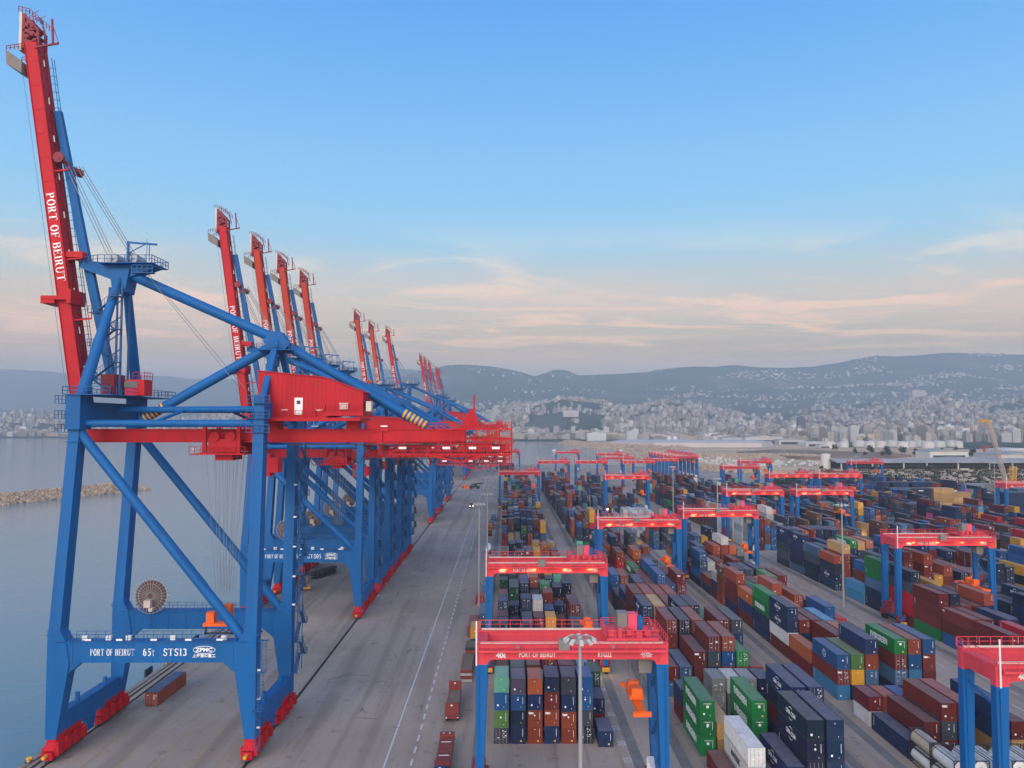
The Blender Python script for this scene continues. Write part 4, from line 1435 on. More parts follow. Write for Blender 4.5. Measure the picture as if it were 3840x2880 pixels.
for b_ in blds[:300]:
    x, y, z, w, dp, h, col, px, d = b_
    mm_ = MB(); building_shape(mm_, 0, 0, 0, w, dp, h, R)
    o = mm_.build('apartment_building' if h > 17 else 'low_building', FAC)
    o.location = (x, y, z); o.rotation_euler = (0, 0, R.uniform(-.5, .5)); o.color = (*col, 1)
    tone, kind, side = bgroup(b_)
    tag(o, '%s %s in the dense coastal city %s' % (tone, kind, side), 'building', '%s %ss of the far city %s' % (tone, kind, side))
m = MB(); cols = []
for b_ in blds[300:]:
    x, y, z, w, dp, h, col, px, d = b_
    k0 = len(m.f)
    building_shape(m, x, y, z, w, dp, h, R)
    cols += [col] * (len(m.f) - k0)
o = m.build('far_city_buildings', FACS)
at = o.data.color_attributes.new('col', 'FLOAT_COLOR', 'CORNER')
buf = []
for p, c in zip(o.data.polygons, cols):
    buf += list((*c, 1)) * p.loop_total
at.data.foreach_set('color', buf)
tag(o, 'mass of small pale apartment houses covering the far shore and hillsides', None, None, 'stuff')

# landmarks on the far shore
def landmark(name, label, cat, px, py_base, d, w, h, col, group=None, build=None, dp=None):
    """stands where the sight line to (px, py) reaches distance d"""
    tx_ = math.tan(math.atan((px - 1920) / 2900.0) + YAW)
    x, y = d * tx_, d
    z = ydeg(py_base, d)
    z = max(2.0, min(z, terrain(x, y) + 40)) if d > 2000 else z
    m = MB()
    if build: build(m, w, h)
    else:
        m.box(-w / 2, w / 2, -(dp or w * .6) / 2, (dp or w * .6) / 2, -8, h)
        m.box(-w * .2, w * .15, -w * .1, w * .1, h, h + h * .06 + 1)
    o = m.build(name, FAC); o.location = (x, y, z); o.color = (*col, 1)
    return tag(o, label, cat, group)
landmark('office_tower', 'dark blue-grey glass office tower on the flat shore beyond the brown field', 'tower', 3003, 1633, 2700, 26, 64, (.09, .11, .14))
landmark('office_tower', 'small dark slab tower just right of the dark glass tower', 'tower', 3070, 1633, 2750, 20, 36, (.13, .14, .17))
landmark('office_tower', 'narrow dark tower among pale blocks beyond the oil tanks', 'tower', 3145, 1615, 2900, 22, 40, (.12, .13, .17))
landmark('apartment_tower', 'pinkish red apartment tower behind the oil tanks', 'tower', 3408, 1640, 2500, 24, 44, (.50, .27, .21))
landmark('apartment_tower', 'white tower with a red sign behind the oil tanks', 'tower', 3555, 1652, 2150, 23, 42, (.75, .74, .72))
landmark('barracks_block', 'long pale institutional building on the green hill above the inlet', 'building', 2140, 1557, 3700, 72, 22, (.62, .58, .52))
landmark('office_block', 'wide dark office block left of the white tower with the red sign', 'building', 3505, 1632, 2400, 46, 36, (.12, .12, .15))
landmark('hill_block', 'wide pale slab building crowning the crowded hill on the right', 'building', 3440, 1483, 4500, 78, 30, (.55, .47, .42))
landmark('white_hall', 'long white low hall on the shore behind the inlet', 'hall', 2235, 1645, 2500, 60, 18, (.72, .70, .66))
landmark('shore_building', 'pale grid-fronted building on the shore left of the storage domes', 'building', 2368, 1640, 2500, 34, 20, (.62, .62, .60))
def dome(m, w, h):
    n, k = 16, 6
    for i in range(k):
        a0, a1 = math.pi / 2 * i / k, math.pi / 2 * (i + 1) / k
        for j in range(n):
            b0, b1 = 2 * math.pi * j / n, 2 * math.pi * (j + 1) / n
            m.face([(w / 2 * math.cos(a) * math.cos(b), w / 2 * math.cos(a) * math.sin(b), h * math.sin(a)) for a, b in ((a0, b0), (a0, b1), (a1, b1), (a1, b0))])
for k, px in enumerate((2508, 2530)):
    landmark('storage_dome', ('left' if k == 0 else 'right') + ' one of two white storage domes on the far shore', 'dome', px, 1650, 2450, 17, 12, (.8, .8, .78), 'pair of white storage domes', dome)
# oil tanks
TANKM = mat('white_tank_steel', (.62, .60, .55), .6, var=.08, scale=.05)
tks = [(3110, 1668, 15), (3165, 1670, 13), (3222, 1672, 19), (3262, 1668, 14), (3302, 1668, 17), (3345, 1670, 19), (3385, 1669, 15), (3418, 1670, 15), (3450, 1670, 13), (3480, 1670, 17), (3522, 1672, 17), (3570, 1672, 19), (3596, 1668, 11)]
for k, (px, py, rr) in enumerate(tks):
    gx, gy = G(px, py, 4)
    gy2 = 1640 + (k % 3) * 40; gx2 = gx / gy * gy2
    m = MB(); rr2 = rr * .74
    m.tube((0, 0, 0), (0, 0, 13), rr2, 28)
    m.tube((0, 0, 13), (0, 0, 14.6), rr2, 28, .5)
    m.tube((0, 0, 12.6), (0, 0, 13.1), rr2 + .3, 28)
    m.beam((rr2, 0, 0), (rr2 * .7, -rr2 * .75, 13), .8, .3)
    o = m.build('storage_tank', TANKM); o.location = (gx2, gy2, 3 + 0)
    nm = ['first', 'second', 'third', 'fourth', 'fifth', 'sixth', 'seventh', 'eighth', 'ninth', 'tenth', 'eleventh', 'twelfth', 'last'][k]
    tag(o, '%s white oil storage tank from the left in the row beyond the sheds' % nm, 'storage tank', 'white oil storage tanks')

# ------------------------------------------------------------------ rubber-tyred gantry cranes
GW = 26.6
def make_rtg():
    t = thing('yard_gantry_crane', 'x', 'gantry crane')
    for yf in (-3.6, 3.6):
        for s, x in ((1, 0.0), (-1, GW)):
            m = MB()
            def sec(z, w, d_):
                a, b_ = sorted((x, x + s * w))
                return [(a, yf - d_, z), (b_, yf - d_, z), (b_, yf + d_, z), (a, yf + d_, z)]
            m.hexa(sec(2.6, 1.05, .75), sec(20.4, 1.65, .55))
            xr = x + s * .45
            m.box(xr - .06, xr + .06, yf - .78, yf + .78, 3, 20)
            m.build('leg', BLUE, t)
        # red portal girder with rounded drop corners
        m = MB()
        o_ = [(0, 20.4), (1.7, 20.4), (1.75, 20.7), (2.1, 21.0), (2.6, 21.1), (GW - 2.6, 21.1), (GW - 2.1, 21.0), (GW - 1.75, 20.7), (GW - 1.7, 20.4), (GW, 20.4), (GW, 23.0), (0, 23.0)]
        m.prism(o_, yf - .55, yf + .55)
        m.box(-.05, GW + .05, yf - .70, yf + .70, 23.0, 23.12)
        m.box(1.3, GW - 1.3, yf - .60, yf + .60, 22.30, 22.38)
        m.box(1.3, 1.38, yf - .60, yf + .60, 20.6, 22.3)
        m.box(GW - 1.38, GW - 1.3, yf - .60, yf + .60, 20.6, 22.3)
        m.box(14.0, 14.08, yf - .60, yf + .60, 21.6, 22.3)
        m.build('portal_girder', PINK, t)
        m = MB()
        m.box(.6, GW - .6, yf - .12, yf + .12, 23.12, 23.35)
        m.build('trolley_rail', PALE, t)
    for x in (0.05, GW - 1.6):
        m = MB()
        m.box(x, x + 1.5, -3.05, 3.05, 20.9, 22.9)
        m.build('end_girder', PINK, t)
    # walkway along the near girder
    m = MB()
    m.box(.4, GW - .4, -5.3, -4.35, 22.55, 22.65)
    m.box(.4, GW - .4, -5.35, -5.25, 22.35, 22.65)
    m.rail([(.4, -5.3, 22.65), (GW - .4, -5.3, 22.65)], step=1.9, r=.04)
    m.rail([(.2, 4.5, 23.1), (GW - .2, 4.5, 23.1)], step=1.5, r=.04, h=1.2)
    m.rail([(.1, -4.4, 23.1), (.1, 4.5, 23.1)], step=1.4, r=.04, h=1.2)
    m.rail([(GW - .1, -4.4, 23.1), (GW - .1, 4.5, 23.1)], step=1.4, r=.04, h=1.2)
    m.build('walkway', PINK, t)
    m = MB()
    m.box(11.4, 12.9, -5.45, -4.4, 22.7, 24.1)
    m.box(5.6, 6.1, -5.3, -5.0, 22.9, 23.3); m.box(18.6, 19.1, -5.3, -5.0, 22.9, 23.3)
    m.build('switch_box', PLATE, t)
    m = MB()
    m.tube((.15, -4.9, 20.5), (.15, -4.9, 26.5), .11, 8)
    m.build('antenna_post', WHITE, t)
    # sill beams, wheels
    for x in (.75, GW - .75):
        m = MB()
        m.box(x - .5, x + .5, -5.6, 5.6, 1.75, 2.65)
        m.box(x - .3, x + .3, -3.2, 3.2, 6.0, 6.5) if x > 5 else None
        m.build('sill_beam', BLUE, t)
        m = MB()
        for y in (-4.4, 4.4):
            m.box(x - .75, x + .75, y - .9, y + .9, 1.25, 2.3)
            m.box(x - 1.1, x - .55, y - .5, y + .5, 1.6, 2.9)
            m.box(x + .4, x + .95, y - .7, y + .3, 1.9, 3.1)
        wt = m.build('wheel_carriage', REDD, t)
        m = MB()
        for y in (-5.1, -3.7, 3.7, 5.1):
            m.tube((x - .35, y, .75), (x + .35, y, .75), .75, 18)
        m.build('tyre', DARK, wt)
        m = MB()
        m.box(x - .8, x + .8, -6.0, -5.85, .5, 1.4)
        m.build('hazard_bumper', YELLOW, wt)
    m = MB()
    m.box(GW - 1.9, GW - .2, -2.6, 2.6, 2.7, 5.2)
    for i in range(10):
        m.box(GW - 1.96, GW - 1.9, -2.5 + i * .52, -2.3 + i * .52, 2.8, 5.1)
    m.build('electrical_house', WHITE, t)
    m = MB()
    m.box(-.6, 1.3, -2.4, 2.2, 2.7, 5.3)
    m.tube((-.2, -2.2, 5.7), (-.2, .2, 5.7), .35, 12)
    m.build('generator_housing', REDD, t)
    # stair between the right legs
    m = MB()
    z, k = 5.3, 0
    while z < 19:
        a, b_ = (-2.2, 1.8) if k % 2 == 0 else (1.8, -2.2)
        m.beam((GW - 1.2, a, z), (GW - 1.2, b_, z + 3.4), .6, .1)
        m.beam((GW - 1.5, a, z + 1), (GW - 1.5, b_, z + 4.4), .06, .06)
        m.beam((GW - .9, a, z + 1), (GW - .9, b_, z + 4.4), .06, .06)
        z += 3.4; k += 1
    m.build('stair', BLUED, t)
    m = MB()
    m.tube((.8, -3, 17.2), (.8, 3.0, 19.0), .16, 8)
    m.build('leg_tie', BLUE, t)
    # trolley with winch machinery
    tr = MB()
    tr.box(18.2, 25.4, -3.6, 3.6, 23.45, 23.75)
    tr.rail([(18.2, -3.6, 23.75), (25.4, -3.6, 23.75), (25.4, 3.6, 23.75), (18.2, 3.6, 23.75), (18.2, -3.6, 23.75)], step=1.2, r=.04)
    tr.tube((21.5, -2.6, 24.2), (21.5, 1.5, 24.2), .36, 14)
    tr.tube((24.0, -2.8, 24.2), (24.0, -.6, 24.2), .4, 12)
    tr.box(18.6, 19.4, -2.4, -1.2, 23.75, 24.6)
    tr.box(19.9, 20.4, -3.0, -2.2, 23.75, 25.0)
    tr.box(22.4, 23.2, -3.2, -2.4, 23.75, 24.6)
    tr.tube((23.2, 1.2, 23.7), (23.2, 1.2, 26.4), .08, 6)
    tro = tr.build('trolley', PINK, t)
    m = MB(); m.box(20.2, 21.6, -.2, 1.9, 23.8, 26.4); m.build('control_cabinet', PLATE, tro)
    m = MB(); m.box(21.7, 23.0, -.1, 1.9, 23.8, 26.2); m.build('winch_cover', PINKC, tro)
    m = MB(); m.box(23.1, 23.9, .1, 1.8, 23.8, 25.7); m.build('motor_cover', BLUE, tro)
    m = MB(); m.prism([(22.9, 18.6), (24.6, 18.6), (24.8, 21.2), (22.7, 21.2)], -2.2, .2); m.build('operator_cab', PLATE, tro)
    # spreader
    return t
PLATE = mat('grey_plate', (.20, .19, .18), .6)
PINKC = mat('winch_cover_pink', (.72, .07, .13), .5)
def add_spreader(t, zs, x=22.6):
    m = MB()
    m.box(x - .55, x + .55, -5.9, 5.9, zs, zs + .5)
    for y in (-6.0, 6.0):
        m.box(x - 1.22, x + 1.22, y - .25, y + .25, zs - .15, zs + .45)
    m.box(x - 1.0, x + 1.0, -1.6, 1.6, zs + .5, zs + 1.1)
    m.box(x - .75, x + .75, -2.1, -1.1, zs + .9, zs + 2.2)
    m.box(x - .75, x + .75, 1.1, 2.1, zs + .9, zs + 2.2)
    m.box(x - .6, x + .6, -1.0, 1.0, zs + 1.1, zs + 1.8)
    sp = m.build('spreader', ORANGE, t)
    m = MB()
    for sx in (-.7, .7):
        for y in (-1.6, 1.6):
            m.tube((x + sx, y, zs + 2.6), (x + sx * 1.6, y, 23.6), .04, 4)
    m.build('hoist_rope', CABLE, t)
PLATE = mat('grey_plate', (.20, .19, .18), .6)
PINKC = mat('winch_cover_pink', (.72, .07, .13), .5)
rtg0 = make_rtg()
rtg_base = [o for o in rtg0.children]
# (x, y) of the outer left leg at leg-top level measured on the photograph, number, spreader height, lit lamps
RT = [
    (1783, 2490, 'RTG22', 14.2, 0, 'red and blue yard gantry crane marked RTG22, nearest behind the lamp mast'),
    (1821, 2160, 'RTG36', 8.0, 1, 'second yard gantry crane back over the block beside the quay road, marked RTG36'),
    (1870, 1784, None, 13.0, 0, 'third yard gantry crane back over the block beside the quay road'),
    (2240, 1983, None, 9.0, 1, 'yard gantry crane with lit lamps overlapping the left leg of another, middle of the yard'),
    (2560, 1945, None, 9.0, 1, 'yard gantry crane over white refrigerated containers, right of its overlapping neighbour'),
    (3359, 2055, None, 9.5, 1, 'large yard gantry crane with lit lamps and orange spreader, right of the tall mast'),
    (2723, 1861, None, 12.0, 1, 'left one of two yard gantry cranes side by side with bright lights at their feet'),
    (2985, 1861, None, 12.0, 1, 'right one of two yard gantry cranes side by side with bright lights at their feet'),
    (2268, 1800, None, 12.0, 1, 'lit yard gantry crane standing alone between the two nearest middle masts'),
    (2016, 1741, None, 14.0, 1, 'lit yard gantry crane at the far end of the yard left of centre'),
    (2158, 1741, None, 15.0, 1, 'lit yard gantry crane next right of the far left lit one'),
    (2083, 1703, None, 16.0, 0, 'farthest small yard gantry crane standing against the inlet water'),
    (2239, 1710, None, 15.0, 0, 'distant unlit yard gantry crane against the water, left of an overlapping pair'),
    (2271, 1725, None, 15.0, 0, 'distant yard gantry crane overlapping the unlit one against the water'),
    (2336, 1740, None, 14.0, 1, 'lit yard gantry crane in front of the parked row of gantry cranes, left one'),
    (2430, 1732, None, 14.0, 1, 'lit yard gantry crane in front of the parked row of gantry cranes, right one'),
    (2711, 1762, None, 14.0, 0, 'yard gantry crane in the far middle right, left of a farther one'),
    (2776, 1740, None, 14.0, 0, 'farther yard gantry crane behind and right of its neighbour in the far middle right'),
    (2884, 1794, None, 13.0, 1, 'left one of two lit yard gantry cranes side by side below the brown field'),
    (3070, 1794, None, 13.0, 1, 'right one of two lit yard gantry cranes side by side below the brown field'),
    (3190, 1742, None, 14.0, 0, 'yard gantry crane in front of the long white-roofed shed'),
    (3770, 1832, None, 12.0, 0, 'yard gantry crane at the right edge in front of the construction crane'),
    (3735, 2573, None, 15.0, 0, 'nearest yard gantry crane at the bottom right corner, cut by the photo edge'),
    (1862, 1700, None, 15.0, 0, 'far yard gantry crane seen behind the girder ends of the quay cranes'),
]
for k in range(7):
    RT.append((2623 - 28.0 - k * 14, 1724 - k * 3.1, None, 17.0, 0, 'gantry crane parked in the tight row at the far end of the yard'))
RTG_POS = []
for k, (px, py, num, zs, lit, lab) in enumerate(RT):
    gx, gy = G(px, py, 20.5)
    if k >= 24:
        gx = G(2530, 1724, 20.5)[0] + 0; gy = 735 + (k - 24) * 15.5; gx = gx - (k - 24) * .4
    if k in (16, 17): pass
    RTG_POS.append((gx, gy))
    o = rtg0 if k == len(RT) - 1 else copy_tree(rtg0)
    o.location = (gx, gy + 4.15, 0)
    o['label'] = lab
    o['group'] = 'gantry cranes parked in a row at the far end' if k >= 24 else 'yard gantry cranes over the container blocks'
    add_spreader(o, zs)
    # writing on the near girder
    if gy < 420:
        put_text(text_mesh('40t', .95, .04), o, (3.5, -4.18, 21.65), (rad(90), 0, 0))
        put_text(text_mesh('PORT OF BEIRUT', .95, .01, xs=.62, sp=1.15), o, (8.5, -4.18, 21.7), (rad(90), 0, 0))
        if num:
            put_text(text_mesh(num, .95, .01, xs=.68), o, (17.8, -4.18, 21.7), (rad(90), 0, 0))
        put_text(text_mesh('ZPMC', .55, .02, xs=1.1), o, (23.6, -4.18, 21.9), (rad(90), 0, 0), 'maker_mark')
        put_text(text_mesh('\u4e0a\u6d77\u632f\u534e', .34, .005), o, (23.6, -4.18, 21.5), (rad(90), 0, 0), 'maker_mark')
    if lit or gy < 200:
        m = MB()
        for x in ((4.2, 10.6, 17.2, 22.4) if lit else (4.2,)):
            m.box(x - .28, x + .28, -5.5, -5.1, 22.02, 22.12)
        if lit:
            m.build('girder_lamp', LAMPW, o)
            if gy < 620:
                for x in (4.2, 10.6, 17.2, 22.4):
                    ld = bpy.data.lights.new('girder_lamp_light', 'POINT')
                    ld.energy = 110; ld.color = (1, .36, .08); ld.shadow_soft_size = .15
                    lo = bpy.data.objects.new('girder_lamp_light', ld); C.objects.link(lo); lo.parent = o; lo.location = (x, -5.1, 21.85)
    if k in (4, 6, 7, 1, 8):
        xx = {4: (14.5,), 6: (27.0, 32.5), 7: (27.2,), 1: (23.3,), 8: (1.2,)}[k]
        for x in xx:
            m = MB(); m.tube((x, -6.3, 3.6), (x, -6.0, 3.75), .38, 10)
            m.build('foot_floodlight', LAMPC, o)
            m = MB(); m.beam((x, -5.8, 1.2), (x, -5.8, 3.6), .12, .12); m.box(x - .4, x + .4, -6.0, -5.7, 3.4, 4.0); m.build('floodlight_bracket', REDD, o)
            ld = bpy.data.lights.new('foot_light', 'POINT'); ld.energy = 380; ld.color = (1, .75, .42); ld.shadow_soft_size = .3
            lo = bpy.data.objects.new('foot_light', ld); C.objects.link(lo); lo.parent = o; lo.location = (x, -6.6, 3.2)

# ------------------------------------------------------------------ high-mast lights
MASTM = mat('mast_grey', (.34, .345, .34), .55, metal=.2, var=.08)
FLOODM = mat('floodlight_grey', (.50, .50, .48), .5)
def make_mast():
    t = thing('high_mast_light', 'x', 'lamp mast')
    m = MB(); m.tube((0, 0, 0), (0, 0, 29.6), .34, 14, .17); m.tube((0, 0, 0), (0, 0, .5), .6, 12); m.build('pole', MASTM, t)
    m = MB()
    for k in range(24):
        a, b_ = 2 * math.pi * k / 24, 2 * math.pi * (k + 1) / 24
        for r_, z in ((1.25, 29.5), (1.25, 29.75)):
            m.beam((r_ * math.cos(a), r_ * math.sin(a), z), (r_ * math.cos(b_), r_ * math.sin(b_), z), .1, .1)
    for k in range(6):
        a = 2 * math.pi * k / 6
        m.beam((0, 0, 29.6), (1.3 * math.cos(a), 1.3 * math.sin(a), 29.55), .08, .08)
    m.tube((0, 0, 29.4), (0, 0, 30.1), .3, 12); m.tube((0, 0, 30.1), (0, 0, 31.0), .03, 5)
    m.build('lamp_ring', MASTM, t)
    for k in range(10):
        a = 2 * math.pi * (k + .5) / 10
        m = MB()
        c, s_ = math.cos(a), math.sin(a)
        pts = []
        for (r_, w, z) in ((1.35, .19, 29.93), (1.86, .22, 29.62)):
            pts += [(r_ * c + w * s_, r_ * s_ - w * c, z), (r_ * c - w * s_, r_ * s_ + w * c, z)]
        top = [pts[0], pts[2], pts[3], pts[1]]
        bot = [(x, y, z - .22) for x, y, z in top]
        m.hexa(bot, top)
        m.build('floodlight', FLOODM, t)
    return t
mast0 = make_mast()
MS = [(2175, 2385, 'nearest grey high mast light standing in front of the gantry crane marked RTG22'),
      (1797, 1886, 'high mast light on the quay road nearest of the two near the white lane line'),
      (1827, 1849, 'tall mast light just right of the nearest quay road mast'),
      (1828, 1788, 'far mast light on the quay road beyond the parked row of trailers'),
      (3156, 1889, 'tall mast light on the road left of the large lit gantry crane'),
      (2523, 1748, 'mast light over the middle blocks, left of two slimmer poles'),
      (2689, 1792, 'mast light between the middle blocks beside a thin pole'),
      (2368, 1707, 'mast light behind the lone lit gantry crane in the middle'),
      (2792, 1685, 'far mast light behind the left gantry of the far pair'),
      (2940, 1688, 'far mast light rising against the brown field'),
      (3210, 1709, 'mast light in front of the long shed roof'),
      (3728, 1734, 'mast light left of the construction crane at the right edge'),
      (2203, 1673, 'far mast light standing against the inlet water')]
for k, (px, py, lab) in enumerate(MS):
    o = mast0 if k == len(MS) - 1 else copy_tree(mast0)
    gx, gy = G(px, py, 30)
    o.location = (gx, gy, 0); o['label'] = lab; o['group'] = 'high mast lights of the yard'
    o.rotation_euler.z = k * .37
# ------------------------------------------------------------------ all ship-to-shore cranes
RED5 = RED
s13 = sts_crane('B', 'ship_to_shore_crane', 'nearest blue and red quay crane with raised boom, marked PORT OF BEIRUT 65t STS13', 'quay cranes with raised booms', ('PORT OF BEIRUT', '65t', 'STS13'), RED)
sts_extras(s13, 'B', True)
s13.location.y = 137.3
sa = sts_crane('A', 'ship_to_shore_crane', 'second nearest quay crane, red boom, marked PORT OF BEIRUT 60t STS05', 'quay cranes with raised booms', ('PORT OF BEIRUT', '60t', 'STS05'), RED, tip=(-83.8, 111.6))
sts_extras(sa, 'A', False)
sa.location.y = 227
so_ = sts_crane('A', 'ship_to_shore_crane', 'x', 'quay cranes with raised booms', None, REDO, full=False, tip=(-83.8, 111.6))
sts_extras(so_, 'A', False)
for k, (y, lab) in enumerate([(258, 'third quay crane back with a faded orange-red boom'), (287, 'fourth quay crane back with a faded orange-red boom'), (318, 'fifth quay crane back, last of the near cluster of raised booms'), (431, 'faded quay crane standing first after the wide gap in the row'), (477, 'faded quay crane second after the wide gap in the row')]):
    o = so_ if k == 4 else copy_tree(so_)
    o.location.y = y; o['label'] = lab
sb = sts_crane('B', 'ship_to_shore_crane', 'x', 'quay cranes with raised booms', None, RED, full=False, tip=(-84.6, 117.0))
sts_extras(sb, 'B', False)
for k, (y, lab) in enumerate([(549, 'bright red quay crane third after the wide gap in the row'), (761, 'first and nearest of the five farthest quay cranes'), (800, 'second of the five farthest quay cranes'), (846, 'third of the five farthest quay cranes'), (929, 'fourth of the five farthest quay cranes'), (957, 'last and farthest quay crane at the end of the row')]):
    o = sb if k == 5 else copy_tree(sb)
    o.location.y = y; o['label'] = lab

# ------------------------------------------------------------------ containers
COLS = {
 'k': ('navy', (.014, .030, .085)), 'n': ('dark navy', (.010, .018, .042)), 'b': ('blue', (.016, .075, .22)), 'l': ('light blue', (.045, .20, .36)),
 'm': ('maroon', (.125, .018, .018)), 'r': ('rust red', (.24, .048, .026)), 'o': ('orange brown', (.42, .105, .035)), 'y': ('yellow', (.60, .30, .03)),
 't': ('mint green', (.14, .42, .30)), 'g': ('green', (.010, .17, .045)), 'w': ('white', (.55, .55, .54)), 's': ('slate grey', (.045, .055, .075)),
 'a': ('grey', (.20, .205, .21)), 'e': ('crimson', (.36, .012, .025)), 'p': ('pink', (.62, .05, .20)), 'u': ('steel blue', (.05, .105, .19)),
 'v': ('olive green', (.075, .16, .05)), 'z': ('tan', (.42, .25, .10)), 'c': ('brown', (.10, .045, .03)), 'd': ('dark green', (.012, .06, .04)), 'q': ('violet grey', (.10, .085, .14)),
}
def mk_container_mat(name, attr=None):
    mt = mat(name, (.2, .2, .2), .6, spec=.22, var=.16, scale=.35, dirt=.42, streak=True, objcol=attr is None, attr=attr)
    t = mt.node_tree; b = t.nodes['Principled BSDF']
    # faded, dusty roofs: dust lies on upward faces
    src = b.inputs['Base Color'].links[0].from_socket
    ge = t.nodes.new('ShaderNodeNewGeometry'); sn = t.nodes.new('ShaderNodeSeparateXYZ'); t.links.new(ge.outputs['Normal'], sn.inputs[0])
    up = smooth(sn.outputs[2], .5, .95, t)
    nn = t.nodes.new('ShaderNodeTexNoise'); nn.inputs['Scale'].default_value = .9; nn.inputs['Detail'].default_value = 5
    t.links.new(ge.outputs['Position'], nn.inputs['Vector'])
    mm = t.nodes.new('ShaderNodeMix'); mm.data_type = 'RGBA'
    t.links.new(mathn('MULTIPLY', up, mathn('MULTIPLY_ADD', nn.outputs[0], .40, .10, tree=t), tree=t), mm.inputs[0])
    t.links.new(src, mm.inputs[6]); mm.inputs[7].default_value = (.30, .27, .26, 1)
    t.links.new(mm.outputs[2], b.inputs['Base Color'])
    return mt
CM = mk_container_mat('painted_container_steel')
CMS = mk_container_mat('painted_container_steel_mass', 'col')
CW = 2.44
def corr_wall(m, fixed, a0, a1, z0, z1, pitch, depth, axis, sgn):
    """trapezoid corrugation between a0..a1; fixed is the plane, depth goes inward (sgn)"""
    n_ = max(1, int(round((a1 - a0) / pitch)))
    p = (a1 - a0) / n_
    for i in range(n_):
        s0 = a0 + i * p
        prof = [(s0, 0), (s0 + p * .38, 0), (s0 + p * .5, depth), (s0 + p * .88, depth), (s0 + p, 0)]
        for (u0, d0), (u1, d1) in zip(prof[:-1], prof[1:]):
            if axis == 'y':
                pts = [(fixed + sgn * d0, u0, z0), (fixed + sgn * d1, u1, z0), (fixed + sgn * d1, u1, z1), (fixed + sgn * d0, u0, z1)]
            elif axis == 'x':
                pts = [(u0, fixed + sgn * d0, z0), (u1, fixed + sgn * d1, z0), (u1, fixed + sgn * d1, z1), (u0, fixed + sgn * d0, z1)]
            else:
                pts = [(z0, u0, fixed - d0), (z1, u0, fixed - d0), (z1, u1, fixed - d1), (z0, u1, fixed - d1)]
            m.face(pts)
def container_meshes(Ln, H):
    m = MB()
    for x in (0, CW - .12):
        for y in (0, Ln - .12):
            m.box(x, x + .12, y, y + .12, .0, H)
    for x in (0.01, CW - .09):
        m.box(x, x + .08, .12, Ln - .12, H - .10, H - .01)
        m.box(x, x + .08, .12, Ln - .12, .02, .18)
    for y in (.01, Ln - .09):
        m.box(.12, CW - .12, y, y + .08, H - .12, H - .01)
        m.box(.12, CW - .12, y, y + .08, .02, .18)
    for x in (-.004, CW - .176):
        for y in (-.004, Ln - .176):
            for z in (-.002, H - .116):
                m.box(x, x + .18, y, y + .18, z, z + .12)
    corr_wall(m, .035, .12, Ln - .12, .18, H - .10, .36, .045, 'y', 1)
    corr_wall(m, CW - .035, .12, Ln - .12, .18, H - .10, .36, .045, 'y', -1)
    corr_wall(m, H - .035, .09, Ln - .09, .09, CW - .09, .42, .02, 'z', 1)
    m.face([(0.1, Ln - .04, .1), (CW - .1, Ln - .04, .1), (CW - .1, Ln - .04, H - .1), (.1, Ln - .04, H - .1)])
    body_door = m.mesh('container_body')
    m2 = MB(); m2.v = list(m.v); m2.f = list(m.f); m2.m = list(m.m)
    corr_wall(m2, .04, .12, CW - .12, .18, H - .12, .28, .045, 'x', 1)
    body = m2.mesh('container_body')
    # door leaves with lock rods
    dm = MB()
    for x in (.13, CW / 2 + .01):
        x1 = x + CW / 2 - .14
        dm.box(x, x1, .05, .09, .16, H - .13)
        for z in (.25, .25 + (H - .6) * .27, .25 + (H - .6) * .52, .25 + (H - .6) * .77):
            dm.box(x + .06, x1 - .06, .035, .05, z, z + (H - .6) * .12)
    door = dm.mesh('door')
    rm = MB()
    for x in (.36, .92, CW - .92, CW - .36):
        rm.box(x - .02, x + .02, .0, .035, .1, H - .08)
        for z in (.75, 1.55):
            rm.box(x - .08, x + .12, -.005, .02, z, z + .05)
    rods = rm.mesh('lock_rods')
    for me in (body_door, body, door): me.materials.append(CM)
    rods.materials.append(RODM)
    return dict(bd=body_door, b=body, door=door, rods=rods)
RODM = mat('lock_rod_galvanised', (.34, .33, .32), .5)
PLAC = mat('placard_yellow', (.75, .42, .08), .6)
CMESH = {(L_, h): container_meshes(L_, h) for L_ in (12.19, 6.06) for h in (2.59, 2.90)}
def marking_mesh(v, H):
    m = MB()
    if v % 4 != 3:
        m.box(CW - .50, CW - .44, -.012, -.006, H * .42, H * .86)
    if v % 3 == 0:
        m.box(1.1, 1.25, -.012, -.006, H * .80, H * .84)
    if v % 5 == 1:
        m.face([(1.15, -.01, 1.55), (1.32, -.01, 1.75), (1.15, -.01, 1.95), (.98, -.01, 1.75)])
    if v % 5 == 2:
        m.box(.5, .78, -.012, -.006, .7, 1.0)
    m.box(1.6, 1.7, -.012, -.006, .5, .62)
    me = m.mesh('end_marking'); me.materials.append(LETTER); return me
def placard_mesh(v, H):
    m = MB(); m.box(1.55, 1.85, -.012, -.006, .35, .62)
    me = m.mesh('placard'); me.materials.append(PLAC); return me
MKM = {(v, h): marking_mesh(v, h) for v in range(8) for h in (2.59, 2.90)}
PLM = {h: placard_mesh(0, h) for h in (2.59, 2.90)}
def doormark_mesh(v, H):
    m = MB(); R_ = random.Random(v)
    for k in range(7):
        x, z = R_.choice([.45, .6, 1.4, 1.55, 1.8]), R_.uniform(.5, H - .5)
        m.box(x, x + R_.uniform(.12, .38), .018, .024, z, z + R_.uniform(.05, .16))
    me = m.mesh('end_marking'); me.materials.append(LETTER); return me
DMM = {(v, h): doormark_mesh(v, h) for v in range(4) for h in (2.59, 2.90)}
